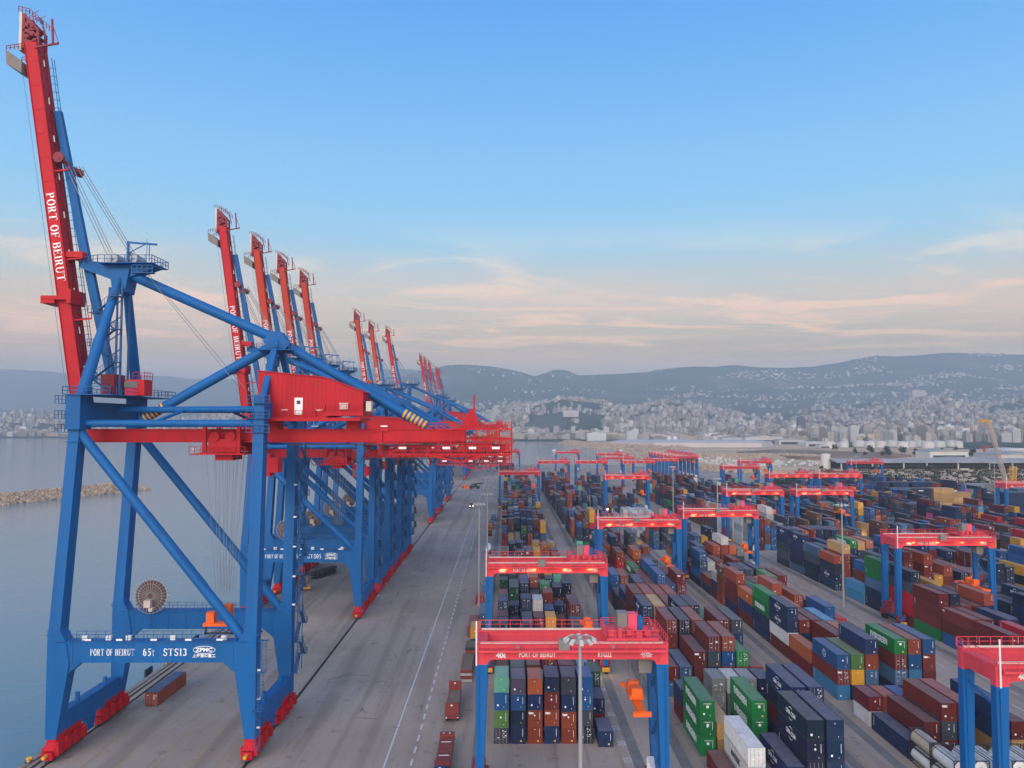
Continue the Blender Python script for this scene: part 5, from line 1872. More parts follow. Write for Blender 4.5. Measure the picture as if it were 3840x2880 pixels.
# side lettering
SIDEROT = (rad(90), 0, rad(-90))
TXM = mat('lettering_dark', (.03, .04, .08), .6)
T_EVER = text_mesh('EVERGREEN', 1.55, .06, xs=.84, sp=1.05)
T_CMA = text_mesh('CMA CGM', 1.25, .035, xs=.92)
T_TEX = text_mesh('tex', .62, .03)
T_UASC = text_mesh('U A S C', 1.2, .03, xs=1.3)
T_MAER = text_mesh('MAERSK', 1.2, .03)
T_MSC = text_mesh('MSC', .9, .03)
T_SM = text_mesh('EVERGREEN', .24, .0)
T_XX = text_mesh('TEX', .8, .03)
def swoosh_mesh():
    m = MB()
    for s_, cy in ((1, .35), (-1, -.35)):
        for k in range(10):
            a0 = math.pi * (.15 + .7 * k / 10); a1 = math.pi * (.15 + .7 * (k + 1) / 10)
            w0 = .13 * math.sin(math.pi * k / 10) + .03; w1 = .13 * math.sin(math.pi * (k + 1) / 10) + .03
            pts = [(s_ * .75 * math.cos(a0) + s_ * .5 * 0, cy + s_ * .75 * math.sin(a0) * .7), (s_ * .75 * math.cos(a1), cy + s_ * .75 * math.sin(a1) * .7),
                   (s_ * (.75 - w1) * math.cos(a1), cy + s_ * (.75 - w1) * math.sin(a1) * .7), (s_ * (.75 - w0) * math.cos(a0), cy + s_ * (.75 - w0) * math.sin(a0) * .7)]
            m.hexa([(x, y, 0) for x, y in pts], [(x, y, .012) for x, y in pts])
    me = m.mesh('logo_arcs'); me.materials.append(LETTER); return me
SWO = swoosh_mesh()
def ringlogo_mesh():
    m = MB()
    for r_ in (.75, .45):
        for k in range(18):
            a0, a1 = 2 * math.pi * k / 18, 2 * math.pi * (k + .8) / 18
            m.beam((r_ * math.cos(a0), r_ * math.sin(a0), .005), (r_ * math.cos(a1), r_ * math.sin(a1), .005), .10, .012)
    me = m.mesh('logo_rings'); me.materials.append(LETTER); return me
RNG = ringlogo_mesh()

LIST = []      # dicts of every container
def pitch_x(x0, y):
    return x0 - x0 * .00019 * max(0, y - 200) if x0 > 20 else x0
def stack(block, row, bay, x, y, spec, Ln, hc=True, R=random):
    """spec: letters from the bottom up; capital D after a letter = door end towards the camera"""
    z = 0.0; tiers = []
    i = 0
    while i < len(spec):
        c = spec[i]; i += 1
        door = False; logo = None
        while i < len(spec) and spec[i] in 'DECTUMSRX':
            if spec[i] == 'D': door = True
            else: logo = spec[i]
            i += 1
        tiers.append((c, door, logo))
    for k, (c, door, logo) in enumerate(tiers):
        H = 2.90 if (hc if isinstance(hc, bool) else R.random() < hc) else 2.59
        LIST.append(dict(block=block, row=row, bay=bay, x=x, y=y, z=z, L=Ln, H=H, c=c, door=door, logo=logo, tier=k, n=len(tiers)))
        z += H + .015
R = random.Random(77)
def rcol(R):
    return R.choices('knblmroytgwsaepuvzcd', [21, 12, 9, 2.5, 23, 13, 3, 2.6, 1, 1.8, 2.2, 10, 2.5, 1.4, .3, 4, .8, 1.5, 5, 1.2])[0]
def rspec(n_, R):
    s_ = ''; c = rcol(R)
    for _ in range(n_):
        if R.random() < .62: c = rcol(R)
        s_ += c
        if R.random() < .38: s_ += 'D'
        elif c in 'kn' and R.random() < .5: s_ += 'C'
        elif c == 'g' and R.random() < .8: s_ += 'E'
        elif c == 'm' and R.random() < .3: s_ += 'T'
        elif R.random() < .12: s_ += 'S'
    return s_
# block 0, nearest bay measured on the photograph
B0x, P0 = -2.1, 2.83
first = ['sDvbt', 'kkub'.replace('ub', 'nq') , 'rrTkUo'.replace('U', ''), 'kXrTrk', 'rrTkns'.replace('ns', 's'), 'nDsbb']
first = ['sDvbt', 'knbq', 'rrTko', 'kSrTmk', 'rrTks', 'nDsbb']
for r_, sp_ in enumerate(first):
    stack(0, r_, 0, B0x + P0 * r_, 132.4, sp_, 6.06, hc=.35, R=R)
stack(0, 6, 0, B0x + P0 * 6 + .4, 131.0, 'k', 6.06, hc=False)
stack(0, 6, 1, B0x + P0 * 6, 138.9, 'mkS', 6.06, hc=False)
hts0 = [[3, 4, 4, 3, 4, 3, 4], [2, 3, 4, 4, 3, 2, 3], [1, 2, 3, 3, 2, 1, 1], [0, 1, 1, 2, 1, 1, 0], [1, 2, 1, 1, 2, 1, 1], [2, 1, 2, 1, 1, 2, 1], [3, 2, 3, 2, 1, 2, 3], [3, 1, 3, 3, 3, 1, 4], [4, 2, 4, 4, 3, 2, 4], [2, 3, 2, 1, 4, 3, 1], [3, 4, 3, 2, 2, 4, 2]]
j = 1; y = 138.9
while y < 286:
    for r_ in range(7):
        if j == 1 and r_ == 6: continue
        h_ = hts0[(j - 1) % 11][r_]
        stack(0, r_, j, B0x + P0 * r_, y, rspec(h_, R), 6.06, hc=.3, R=R)
    y += 6.5; j += 1
y = 343
while y < 735:
    base = R.choice([3, 3, 4, 4, 2])
    big = R.random() < .3
    for r_ in range(7):
        h_ = max(0, min(5, base + R.choice([-2, -1, 0, 0, 0, 1])))
        stack(0, r_, j, B0x + P0 * r_, y, rspec(h_, R), 6.06, hc=.3, R=R)
    y += 6.5 if R.random() > .12 else 13; j += 1
for k in range(6):
    for r_ in range(6):
        stack(0, r_, j + k, -8 + 2.8 * r_, 870 + 6.5 * k, rspec(R.choice([2, 3]), R), 6.06, hc=.3, R=R)
# block 1: near bays from the photograph (row -> spec)
near1 = {
 111.5: (12.19, {0: 'm', 1: 'wwMwD', 2: 'u', 3: 'rkC', 4: 'nDnDnCnC', 5: 'bkkk', 6: 'b'}, {0: 0, 1: 0, 2: 0, 3: 0}),
 127.4: (12.19, {0: 'gEgEgE', 1: 'zz', 3: 'ggEgE', 5: 'kmnDkC', 6: 'kkkDkD'}, {1: 0}),
 141.2: (6.06, {0: 'mk', 2: 'aaaD', 3: 'aaw', 4: 'awaD', 5: 'kkk'}, {2: 0, 3: 0, 4: 0, 5: 0}),
 154.6: (12.19, {0: 'um', 1: 'lu', 2: 'mmmT', 3: 'mksmDT'.replace('mDT', 'mD'), 4: 'kmbrD', 5: 'mmgD', 6: 'mr'}, {}),
 167.6: (12.19, {0: 'kn', 1: 'kmmmD', 2: 'kkknD', 3: 'mmkr', 4: 'mm', 5: 'rmmmD', 6: 'kkks'}, {}),
 180.6: (12.19, {0: 'kDkCkCkDC', 1: 'zmzy'.replace('y', 'z'), 2: 'mkb', 3: 'rDnDC'.replace('rD', 'mrDn'), 4: 'kbkD', 5: 'kk', 6: 'k'}, {}),
 193.6: (12.19, {0: 'mmmm', 1: 'mmmrD', 2: 'mkr', 3: 'mmrD', 4: 'gg', 5: 'kknD', 6: 'ggE'}, {}),
 206.6: (12.19, {0: 'kmk', 1: 'kknk', 2: 'mrm', 3: 'umrD', 4: 'ksr', 5: 's'}, {}),
}
for bj, (yb, (Ln, rows, lowhc)) in enumerate(near1.items()):
    for r_, sp_ in rows.items():
        hc = not (r_ in lowhc)
        stack(1, r_, bj, 31.3 + 2.8 * r_, yb if not (bj == 1 and r_ >= 5) else 125.2, sp_, Ln, hc=hc)
near2 = {
 113.0: (6.06, {}),
 126.2: (12.19, {0: 'kU'.replace('U', ''), 1: 'mm', 2: 'mTsmT', 3: 'msr', 5: 'zkk', 6: 'zm'}),
 139.4: (6.06, {0: 'wm', 1: 'zr', 2: 'mb', 3: 'k'}),
 152.4: (12.19, {0: 'lmDTbR', 1: 'kyv', 2: 'kurk', 4: 'kuDmDgE', 5: 'klbr', 6: 'mmTmTb'}),
 166.0: (12.19, {0: 'mo', 1: 'mD', 2: 'mrDmT', 3: 'mmDo', 4: 'mrm', 5: 'km'}),
 179.0: (12.19, {0: 'mwkCskC'.replace('s', ''), 1: 'mkmC'.replace('C', ''), 2: 'mmmD', 3: 'kkl', 4: 'keX', 5: 'mm', 6: 'm'}),
 192.0: (12.19, {0: 'kkgEgD', 1: 'krnD', 2: 'mko', 3: 'mkD', 5: 'kkb', 6: 'ke'}),
 205.0: (12.19, {0: 'mkoS', 1: 'kkb', 2: 'mnrr', 3: 'mkD', 4: 'mkCrD', 6: 'kCrD'}),
 218.0: (12.19, {0: 'kmmr', 1: 'mggE', 2: 'kmm', 3: 'mmos'.replace('s', ''), 4: 'mmm'}),
}
for bj, (yb, (Ln, rows)) in enumerate(near2.items()):
    for r_, sp_ in rows.items():
        stack(2, r_, bj, 64.2 + 2.8 * r_, yb, sp_, Ln, hc=(Ln > 7))
near3 = {
 166.0: (12.19, {0: 'bmm', 1: 'mk', 2: 'kkCe', 4: 'wk', 5: 'zs', 6: 'mz'}),
 179.0: (12.19, {0: 'bmmX', 1: 'mmm', 2: 'kCeX', 3: 'skk', 4: 'wk', 5: 'k', 6: 'bC'}),
 192.5: (12.19, {0: 'gmmm', 1: 'mnmn', 2: 'kDmm', 3: 'kmm', 4: 'kkkr', 5: 'mb', 6: 'bbC'}),
 205.5: (12.19, {0: 'meebb'.replace('bb', 'sn'), 1: 'knb', 2: 'mzky', 3: 'mkm', 4: 'kkb', 5: 'mmr', 6: 'bb'}),
}
for bj, (yb, (Ln, rows)) in enumerate(near3.items()):
    for r_, sp_ in rows.items():
        stack(3, r_, bj, 106.6 + 2.8 * r_, yb, sp_, Ln, hc=True)
def fill(block, x0, rows, y0, y1, mean, R, j0=20, reefer=None, special=None):
    y = y0; j = j0
    while y < y1:
        base = max(1, min(5, mean + R.choice([-1, 0, 0, 1])))
        if R.random() < .05: base = 0
        for r_ in range(rows):
            h_ = max(0, min(6, base + R.choice([-2, -1, 0, 0, 0, 1])))
            sp_ = rspec(h_, R)
            if reefer and reefer[0] < y < reefer[1]:
                sp_ = ''.join(R.choice(['w', 'wD', 'wD']) for _ in range(h_))
            xx = pitch_x(x0 + 2.8 * r_, y)
            if R.random() < .8:
                stack(block, r_, j, xx, y, sp_, 12.19, hc=.7, R=R)
            else:
                stack(block, r_, j, xx, y, sp_, 6.06, hc=.2, R=R)
                stack(block, r_, j + .5, xx, y + 6.25, rspec(max(0, h_ - R.choice([0, 1, 2])), R), 6.06, hc=.2, R=R)
        y += 13 if R.random() > .10 else 19; j += 1
fill(1, 31.3, 7, 219.6, 285, 3, R)
fill(1, 31.3, 7, 338, 640, 4, R, 40)
fill(2, 64.2, 7, 231, 300, 3, R)
fill(2, 64.2, 7, 332, 640, 3, R, 40, reefer=(368, 420))
fill(3, 106.6, 7, 219, 300, 4, R)
fill(3, 106.6, 7, 330, 600, 4, R, 40, reefer=(330, 372))
fill(4, 135.0, 7, 196, 300, 3, R)
fill(4, 135.0, 7, 330, 600, 4, R, 40)
fill(5, 163.5, 7, 225, 300, 3, R)
fill(5, 163.5, 7, 330, 580, 4, R, 40)
fill(6, 193.0, 7, 265, 600, 3, R)
fill(7, 222.0, 7, 300, 560, 4, R)
fill(8, 252.0, 7, 330, 400, 3, R)
fill(9, 282.0, 7, 350, 400, 3, R)
fill(10, 330.0, 8, 470, 560, 2, R)
fill(8, 268.0, 9, 520, 600, 4, R, 60)
fill(9, 300.0, 9, 500, 600, 4, R, 60)
# empties piled broadside to the camera on the right
BROAD = []
def broad(x, y, cols, colour, levels, R, nd=3, lg=None):
    for i in range(cols):
        for d_ in range(nd):
            for k in range(levels):
                BROAD.append(dict(x=x + 12.4 * i, y=y + 2.6 * d_, z=k * 2.905, c=colour if R.random() < .9 else rcol(R), logo=lg if d_ == 0 else None))
broad(233, 470, 2, 'n', 5, R, 3, 'C')
broad(259, 470, 1, 'z', 5, R, 3)
broad(272, 474, 1, 'z', 4, R, 3)
broad(285, 440, 5, 'k', 5, R, 4)
broad(252, 520, 3, 'k', 5, R, 3)
broad(296, 540, 6, 'a', 4, R, 4)
broad(330, 500, 4, 'u', 4, R, 4)

# which containers show, and how large: rays from the camera against all the boxes
vv, ff = [], []
def addbox(x0, x1, y0, y1, z0, z1):
    i = len(vv)
    vv.extend([(x0, y0, z0), (x1, y0, z0), (x1, y1, z0), (x0, y1, z0), (x0, y0, z1), (x1, y0, z1), (x1, y1, z1), (x0, y1, z1)])
    ff.extend([(i, i + 1, i + 5, i + 4), (i + 3, i, i + 4, i + 7), (i + 4, i + 5, i + 6, i + 7), (i + 1, i + 2, i + 6, i + 5)])
for c in LIST:
    addbox(c['x'], c['x'] + CW, c['y'], c['y'] + c['L'], c['z'], c['z'] + c['H'])
bvh = BVHTree.FromPolygons(vv, ff)
camp = Vector((0, 0, CAMZ))
def onscreen(p):
    dx, dy, dz = p.x, p.y, p.z - CAMZ
    x = dx * math.cos(YAW) - dy * math.sin(YAW); y = dx * math.sin(YAW) + dy * math.cos(YAW)
    d_ = y * math.cos(PITCH) + dz * math.sin(PITCH); v_ = -y * math.sin(PITCH) + dz * math.cos(PITCH)
    return d_ > 1 and abs(x / d_) < .662 and abs(v_ / d_) < .497
for idx, c in enumerate(LIST):
    x0, x1, y0, y1, z0, z1 = c['x'], c['x'] + CW, c['y'], c['y'] + c['L'], c['z'], c['z'] + c['H']
    tot = 0.0
    if y0 < 420:
        e = .03
        faces = [((x0, x1), (y0 - e, y0 - e), (z0, z1), CW * c['H'], (0, -1, 0)), ((x0, x1), (y0, y1), (z1 + e, z1 + e), CW * c['L'], (0, 0, 1)), ((x0 - e, x0 - e), (y0, y1), (z0, z1), c['L'] * c['H'], (-1, 0, 0))]
        for (fx, fy_, fz, ar, nn) in faces:
            cnt = 0
            for u in (.12, .5, .88):
                for v_ in (.15, .5, .85):
                    if fx[0] == fx[1]: p = Vector((fx[0], fy_[0] + (fy_[1] - fy_[0]) * u, fz[0] + (fz[1] - fz[0]) * v_))
                    elif fy_[0] == fy_[1]: p = Vector((fx[0] + (fx[1] - fx[0]) * u, fy_[0], fz[0] + (fz[1] - fz[0]) * v_))
                    else: p = Vector((fx[0] + (fx[1] - fx[0]) * u, fy_[0] + (fy_[1] - fy_[0]) * v_, fz[0]))
                    dv = camp - p
                    cosv = dv.normalized().dot(Vector(nn))
                    if cosv <= 0 or not onscreen(p): continue
                    hit = bvh.ray_cast(camp, -dv.normalized(), dv.length - .02)
                    if hit[0] is None:
                        cnt += cosv / dv.length_squared
            tot += ar * cnt / 9
    c['vis'] = tot; c['id'] = idx
order = sorted(LIST, key=lambda c: -c['vis'])
top = [c for c in order[:300] if c['vis'] > 0]
topids = set(c['id'] for c in top)
ORD = ['first', 'second', 'third', 'fourth', 'fifth', 'sixth', 'seventh', 'eighth', 'ninth', 'tenth', 'eleventh', 'twelfth', 'thirteenth', 'fourteenth', 'fifteenth', 'sixteenth', 'seventeenth', 'eighteenth', 'nineteenth', 'twentieth'] + ['far'] * 80
BL = {0: 'block by the quay road', 1: 'second block from the quay', 2: 'third block from the quay', 3: 'block right of the wide road', 4: 'fifth block from the quay', 5: 'sixth block', 6: 'seventh block', 7: 'eighth block', 8: 'ninth block', 9: 'tenth block', 10: 'farthest right block'}
bays = {}
for c in top:
    bays.setdefault(c['block'], set()).add(c['bay'])
bays = {k: sorted(v) for k, v in bays.items()}
seen = {}
LOGN = {'E': 'EVERGREEN', 'C': 'CMA CGM', 'U': 'UASC', 'M': 'MAERSK', 'S': 'MSC', 'T': 'tex'}
R = random.Random(9)
TEXD = {}
for c in top:
    cname, col = COLS[c['c']]
    t = thing('shipping_container', '', 'container', (c['x'], c['y'], c['z']), 0, 'stacked containers in the ' + BL[c['block']])
    c['rx'] = R.uniform(-.03, .03)
    t.location.x += c['rx']
    tierw = 'lone' if c['n'] == 1 else ('topmost of %s' % ['', '', 'two', 'three', 'four', 'five', 'six'][c['n']] if c['tier'] == c['n'] - 1 else ('bottom' if c['tier'] == 0 else ORD[c['tier']] + ' tier'))
    size = 'short' if c['L'] < 7 else 'long'
    bi = ORD[bays[c['block']].index(c['bay'])]
    lab = '%s %s container, %s, row %s, %s bay, %s' % (cname, size, tierw, ['one', 'two', 'three', 'four', 'five', 'six', 'seven', 'eight', 'nine'][c['row']], bi, BL[c['block']])
    if len(lab.split()) > 16:
        lab = lab.replace(size + ' ', '')
    seen[lab] = seen.get(lab, 0) + 1
    if seen[lab] > 1: print('DUPLABEL', lab)
    t['label'] = lab
    ms = CMESH[(c['L'], c['H'])]
    k_ = R.uniform(.8, 1.25)
    cc = tuple(min(.8, v * k_ + R.uniform(-.004, .004)) for v in col)
    cc = tuple(max(.004, v) for v in cc)
    b_ = bpy.data.objects.new('container_body', ms['bd'] if c['door'] else ms['b']); C.objects.link(b_); b_.parent = t; b_.color = (*cc, 1)
    if c['door']:
        d_ = bpy.data.objects.new('door', ms['door']); C.objects.link(d_); d_.parent = t; d_.color = (*cc, 1)
        q_ = bpy.data.objects.new('lock_rods', ms['rods']); C.objects.link(q_); q_.parent = d_
        q_ = bpy.data.objects.new('end_marking', DMM[(c['id'] % 4, c['H'])]); C.objects.link(q_); q_.parent = t
    else:
        q_ = bpy.data.objects.new('end_marking', MKM[(c['id'] % 8, c['H'])]); C.objects.link(q_); q_.parent = t
        if c['id'] % 4 == 0:
            q_ = bpy.data.objects.new('placard', PLM[c['H']]); C.objects.link(q_); q_.parent = t
    lg = c['logo']; H = c['H']; Lc = c['L']
    sc_ = 1 if Lc > 7 else .62
    if lg == 'E':
        put_text(T_EVER, t, (-.012, Lc * .52, H * .52), SIDEROT, scale=sc_)
        if not c['door']:
            put_text(T_SM, t, (CW / 2, -.02, H * .84), (rad(90), 0, 0))
            m = MB(); m.tube((CW / 2, -.02, H * .68), (CW / 2, -.006, H * .68), .24, 16); o = m.build('round_mark', WHITE, t)
    elif lg == 'C':
        put_text(T_CMA, t, (-.012, Lc * .52, H * .52), SIDEROT, scale=.72 * (1 if Lc > 7 else .8))
        put_text(SWO, t, (-.010, Lc * .52, H * .52), SIDEROT, 'logo_arcs', scale=1.1 if Lc > 7 else .9)
    elif lg == 'T' and True:
        put_text(T_TEX, t, (.55, -.01 if not c['door'] else .01, H * .84), (rad(90), 0, 0))
    elif lg == 'U':
        put_text(T_UASC, t, (-.012, Lc * .5, H * .5), SIDEROT)
    elif lg == 'M':
        put_text(T_MAER, t, (-.012, Lc * .5, H * .5), SIDEROT, mat_=TXM)
    elif lg == 'S':
        put_text(T_MSC, t, (-.012, Lc * .3, H * .6), SIDEROT, scale=.7)
    elif lg == 'R':
        put_text(RNG, t, (-.012, Lc * .5, H * .52), SIDEROT, 'logo_rings')
    elif lg == 'X':
        put_text(T_XX, t, (-.012, Lc * .94, H * .78), SIDEROT, scale=.7)
    if Lc > 7 and c['id'] % 3 == 0 and lg is None:
        m = MB(); m.box(-.014, -.006, Lc - .9, Lc - .8, H * .35, H * .9)
        if 'side_code' not in TEXD or True:
            m.build('side_code', LETTER, t)

# everything smaller or farther: one mass
m = MB(); cols = []
bars = MB()
R = random.Random(4)
for c in LIST:
    if c['id'] in topids: continue
    col = COLS[c['c']][1]; k_ = R.uniform(.62, 1.12); col = tuple(min(.8, v * k_) for v in col)
    x0, y0, z0, Lc, H = c['x'] + R.uniform(-.04, .04), c['y'], c['z'], c['L'], c['H']
    f0 = len(m.f)
    m.box(x0, x0 + CW, y0, y0 + Lc, z0 + .01, z0 + H)
    if c['y'] < 480:
        # proud frame round the visible end
        for xx in (x0 - .02, x0 + CW - .10):
            m.box(xx, xx + .12, y0 - .04, y0 - .001, z0 + .01, z0 + H)
        m.box(x0 + .1, x0 + CW - .1, y0 - .04, y0 - .001, z0 + H - .13, z0 + H)
    cols += [col] * (len(m.f) - f0)
    if c['door'] and c['y'] < 460:
        f0 = len(m.f)
        for xx in (.36, .92, 1.52, 2.08):
            m.box(x0 + xx - .03, x0 + xx + .03, y0 - .05, y0 - .002, z0 + .1, z0 + H - .15)
        m.box(x0 + 1.4, x0 + 1.75, y0 - .055, y0 - .051, z0 + H * .7, z0 + H * .8)
        m.box(x0 + .4, x0 + .6, y0 - .055, y0 - .051, z0 + H * .55, z0 + H * .62)
        cols += [tuple(v * .5 + .12 for v in col)] * 24 + [(.7, .7, .68)] * 12
    elif c['y'] < 460 and c['id'] % 2:
        f0 = len(m.f)
        m.box(x0 + 1.95, x0 + 2.01, y0 - .03, y0 - .002, z0 + H * .4, z0 + H * .85)
        cols += [(.6, .6, .58)] * 6
    if c['logo'] == 'E' and c['y'] < 460:
        m.box(x0 - .02, x0 - .002, y0 + Lc * .25, y0 + Lc * .75, z0 + H * .38, z0 + H * .62)
        cols += [(.35, .45, .38)] * 6
for c in BROAD:
    col = COLS[c['c']][1]; k_ = R.uniform(.75, 1.25); col = tuple(min(.8, v * k_) for v in col)
    f0 = len(m.f)
    x0, y0, z0 = c['x'] + R.uniform(-.1, .1), c['y'], c['z']
    m.box(x0, x0 + 12.19, y0, y0 + CW, z0, z0 + 2.9)
    for xx in (x0, x0 + 12.05):
        m.box(xx, xx + .14, y0 - .05, y0 - .001, z0, z0 + 2.9)
    m.box(x0 + .14, x0 + 12.05, y0 - .05, y0 - .001, z0 + 2.75, z0 + 2.9)
    cols += [col] * (len(m.f) - f0)
    if c['logo']:
        m.box(x0 + 4.4, x0 + 7.4, y0 - .03, y0 - .002, z0 + 1.2, z0 + 1.7); cols += [(.7, .7, .7)] * 6
o = m.build('container_mass', CMS)
at = o.data.color_attributes.new('col', 'FLOAT_COLOR', 'CORNER')
buf = []
for p, c in zip(o.data.polygons, cols):
    buf += list((*c, 1)) * p.loop_total
at.data.foreach_set('color', buf)
tag(o, 'thousands of smaller and farther stacked containers filling the blocks behind the nearest ones', None, None, 'stuff')
print('containers', len(LIST), 'top', len(top), 'min vis', top[-1]['vis'] * 773 * 773, 'farthest', max(c['y'] for c in top))

# ------------------------------------------------------------------ vehicles and loose equipment on the quay
MAR = mat('flatrack_maroon', (.20, .03, .025), .6, dirt=.3)
TARP = mat('blue_grey_tarpaulin', (.075, .10, .17), .6, var=.2, scale=.8)
WOOD = mat('worn_timber_deck', (.16, .12, .09), .85, var=.3, scale=1.5, dirt=.4)
RUSTY = mat('rust_red_steel', (.27, .055, .03), .6, var=.2, scale=.6, dirt=.25)
NAVY = mat('navy_steel', (.012, .03, .09), .55, dirt=.2)
t = thing('open_top_container', 'single rust-red open-top container with blue-grey cover on the quay under the nearest crane', 'container', (-68.6, 150.2, 0), rad(-1.5))
m = MB()
for x in (0, CW - .12):
    for y in (0, 12.07): m.box(x, x + .12, y, y + .12, 0, 2.6)
corr_wall(m, .03, .12, 12.07, .15, 2.5, .36, .045, 'y', 1); corr_wall(m, CW - .03, .12, 12.07, .15, 2.5, .36, .045, 'y', -1)
for x in (0.0, CW - .1): m.box(x, x + .1, .12, 12.07, 2.48, 2.6); m.box(x, x + .1, .12, 12.07, .02, .16)
m.box(.1, CW - .1, 12.1, 12.15, .1, 2.55); m.box(.1, CW - .1, .02, .06, .1, 2.5)
m.build('container_body', RUSTY, t)
m = MB()
for i in range(12):
    y0, y1 = .1 + i, 1.1 + i
    m.hexa([(.06, y0, 2.55), (CW - .06, y0, 2.55), (CW - .06, y1, 2.55), (.06, y1, 2.55)], [(.3, y0, 2.72 + .05 * (i % 2)), (CW - .3, y0, 2.72 + .05 * (i % 2)), (CW - .3, y1, 2.72 + .05 * ((i + 1) % 2)), (.3, y1, 2.72 + .05 * ((i + 1) % 2))])
m.build('tarpaulin', TARP, t)
m = MB()
for x in (.1, CW / 2 + .02): m.box(x, x + CW / 2 - .12, -.03, .02, .15, 2.48)
d_ = m.build('door', RUSTY, t)
o = bpy.data.objects.new('lock_rods', CMESH[(12.19, 2.59)]['rods']); C.objects.link(o); o.parent = d_; o.location = (0, -.06, 0)
m = MB()
for (x, z) in ((.3, 2.0), (1.5, 1.9), (1.5, 1.6), (1.5, 1.3), (1.9, 1.9)): m.box(x, x + .35, -.04, -.031, z, z + .12)
m.build('end_marking', LETTER, t)

def wheels(m, xs, ys, r=.48, w=.3):
    for x in xs:
        for y in ys:
            m.tube((x - w / 2, y, r), (x + w / 2, y, r), r, 14)
def trailer(t, ln, col=BLACK):
    m = MB()
    for x in (.55, 1.75): m.box(x, x + .14, 0, ln, .95, 1.25)
    for k in range(8): m.box(.1, 2.34, k * (ln - .2) / 7, k * (ln - .2) / 7 + .14, 1.1, 1.3)
    m.build('chassis', col, t)
    m = MB(); wheels(m, (.3, 2.14), (1.2, 2.5, ln - 2)); m.build('wheel', DARK, t)
    m = MB(); m.box(.0, 2.44, -.08, 0, .8, 1.15); m.build('rear_bumper', MAR, t)
    m = MB()
    for x in (.1, 2.1): m.box(x, x + .24, -.1, -.08, .9, 1.05)
    m.build('tail_lamp', WHITE, t)
def flatrack(t, z, y0, ln, wall=2.2, body=MAR, deck=WOOD):
    m = MB(); m.box(0, CW, y0, y0 + ln, z, z + .5); m.build('base_frame', body, t)
    m = MB(); m.box(.15, CW - .15, y0 + .3, y0 + ln - .3, z + .5, z + .53); m.build('deck', deck, t)
    if wall:
        for e in (y0, y0 + ln - .25):
            m = MB(); m.box(0, CW, e, e + .25, z + .5, z + wall); m.box(.05, .2, e - .03, e + .28, z + .5, z + wall + .1); m.box(CW - .2, CW - .05, e - .03, e + .28, z + .5, z + wall + .1); m.build('end_wall', body, t)
            m = MB(); m.box(1.0, 1.3, e - .035, e - .03, z + wall - .5, z + wall - .25); m.build('end_label', LETTER, t)
t = thing('flatbed_trailer', 'trailer carrying an empty maroon flat-rack with raised end walls, beside the nearest gantry', 'trailer', (-11.0, 141.5, 0), rad(1), 'trailers parked along the quay road')
trailer(t, 12.2); flatrack(t, 1.3, 0, 12.2)
t = thing('flatbed_trailer', 'nearest trailer, carrying folded maroon flat-racks, at the bottom left of the gantry', 'trailer', (-10.9, 119.5, 0), rad(.6), 'trailers parked along the quay road')
trailer(t, 12.2); flatrack(t, 1.3, 0, 12.2, 0)
m = MB()
for k in range(7): m.box(.25, CW - .25, .6 + k * 1.7, 1.9 + k * 1.7, 1.86, 1.96)
m.box(0, CW, 0.1, 1.2, 1.86, 2.5); m.box(0, CW, 10.9, 12.1, 1.86, 2.4)
m.build('folded_end_walls', MAR, t)
m = MB()
for k in (1, 4): m.box(.4, 2.0, 2 + k * 1.7, 2.15 + k * 1.7, 1.98, 2.02)
m.box(.5, .75, 11.3, 11.5, 2.41, 2.45); m.box(1.5, 1.75, 11.3, 11.5, 2.41, 2.45)
m.build('deck_marking', LETTER, t)
t = thing('terminal_tractor', 'navy cab of a terminal tractor at the bottom edge beside the gantry leg', 'truck', (-11.0, 115.6, 0))
m = MB(); m.prism([(0, .8), (2.4, .8), (2.4, 1.9), (0, 1.9)], 0, 3.8); m.prism([(.2, 1.9), (2.2, 1.9), (2.1, 3.0), (.3, 3.0)], .2, 1.8); m.build('cab', NAVY, t)
m = MB(); m.box(.35, 2.05, .13, .18, 2.0, 2.8); m.build('windscreen', GLASS, t)
m = MB(); wheels(m, (.2, 2.2), (.8, 3.0), .5); m.build('wheel', DARK, t)
m = MB(); m.box(1.0, 1.35, .7, .95, 3.0, 3.1); m.build('roof_light', WHITE, t)
t = thing('flatrack_stack', 'stack of folded grey and maroon flat-racks left of the gantry marked RTG22', 'flat-rack', (-9.6, 163.5, 0), 0, 'flat-racks parked along the quay road')
for k in range(4): 
    flatrack(t, .05 + k * .62, 0, 12.1, 0, body=MAR if k % 2 else GREY)
t = thing('flatrack_stack', 'second taller stack of folded flat-racks behind the first, left of the gantry', 'flat-rack', (-9.3, 177.5, 0), 0, 'flat-racks parked along the quay road')
for k in range(5): 
    flatrack(t, .05 + k * .62, 0, 6.0, 0, body=RUSTY if k % 2 else BLACK)
def simple_box(lab, x, y, L_, H_, colr, z=0, door=False, grp='loose containers beside the quay road'):
    t = thing('shipping_container', lab, 'container', (x, y, z), 0, grp)
    ms = CMESH[(L_, H_)]
    b_ = bpy.data.objects.new('container_body', ms['bd'] if door else ms['b']); C.objects.link(b_); b_.parent = t; b_.color = (*COLS[colr][1], 1)
    if door:
        d_ = bpy.data.objects.new('door', ms['door']); C.objects.link(d_); d_.parent = t; d_.color = (*COLS[colr][1], 1)
        q_ = bpy.data.objects.new('lock_rods', ms['rods']); C.objects.link(q_); q_.parent = d_
    else:
        q_ = bpy.data.objects.new('end_marking', MKM[(1, H_)]); C.objects.link(q_); q_.parent = t
    return t
simple_box('blue container under the yellow one in the loose row left of the gantries', -8.6, 186.5, 6.06, 2.59, 'b')
simple_box('yellow container on the blue one in the loose row left of the gantries', -8.6, 186.5, 6.06, 2.59, 'y', 2.6)
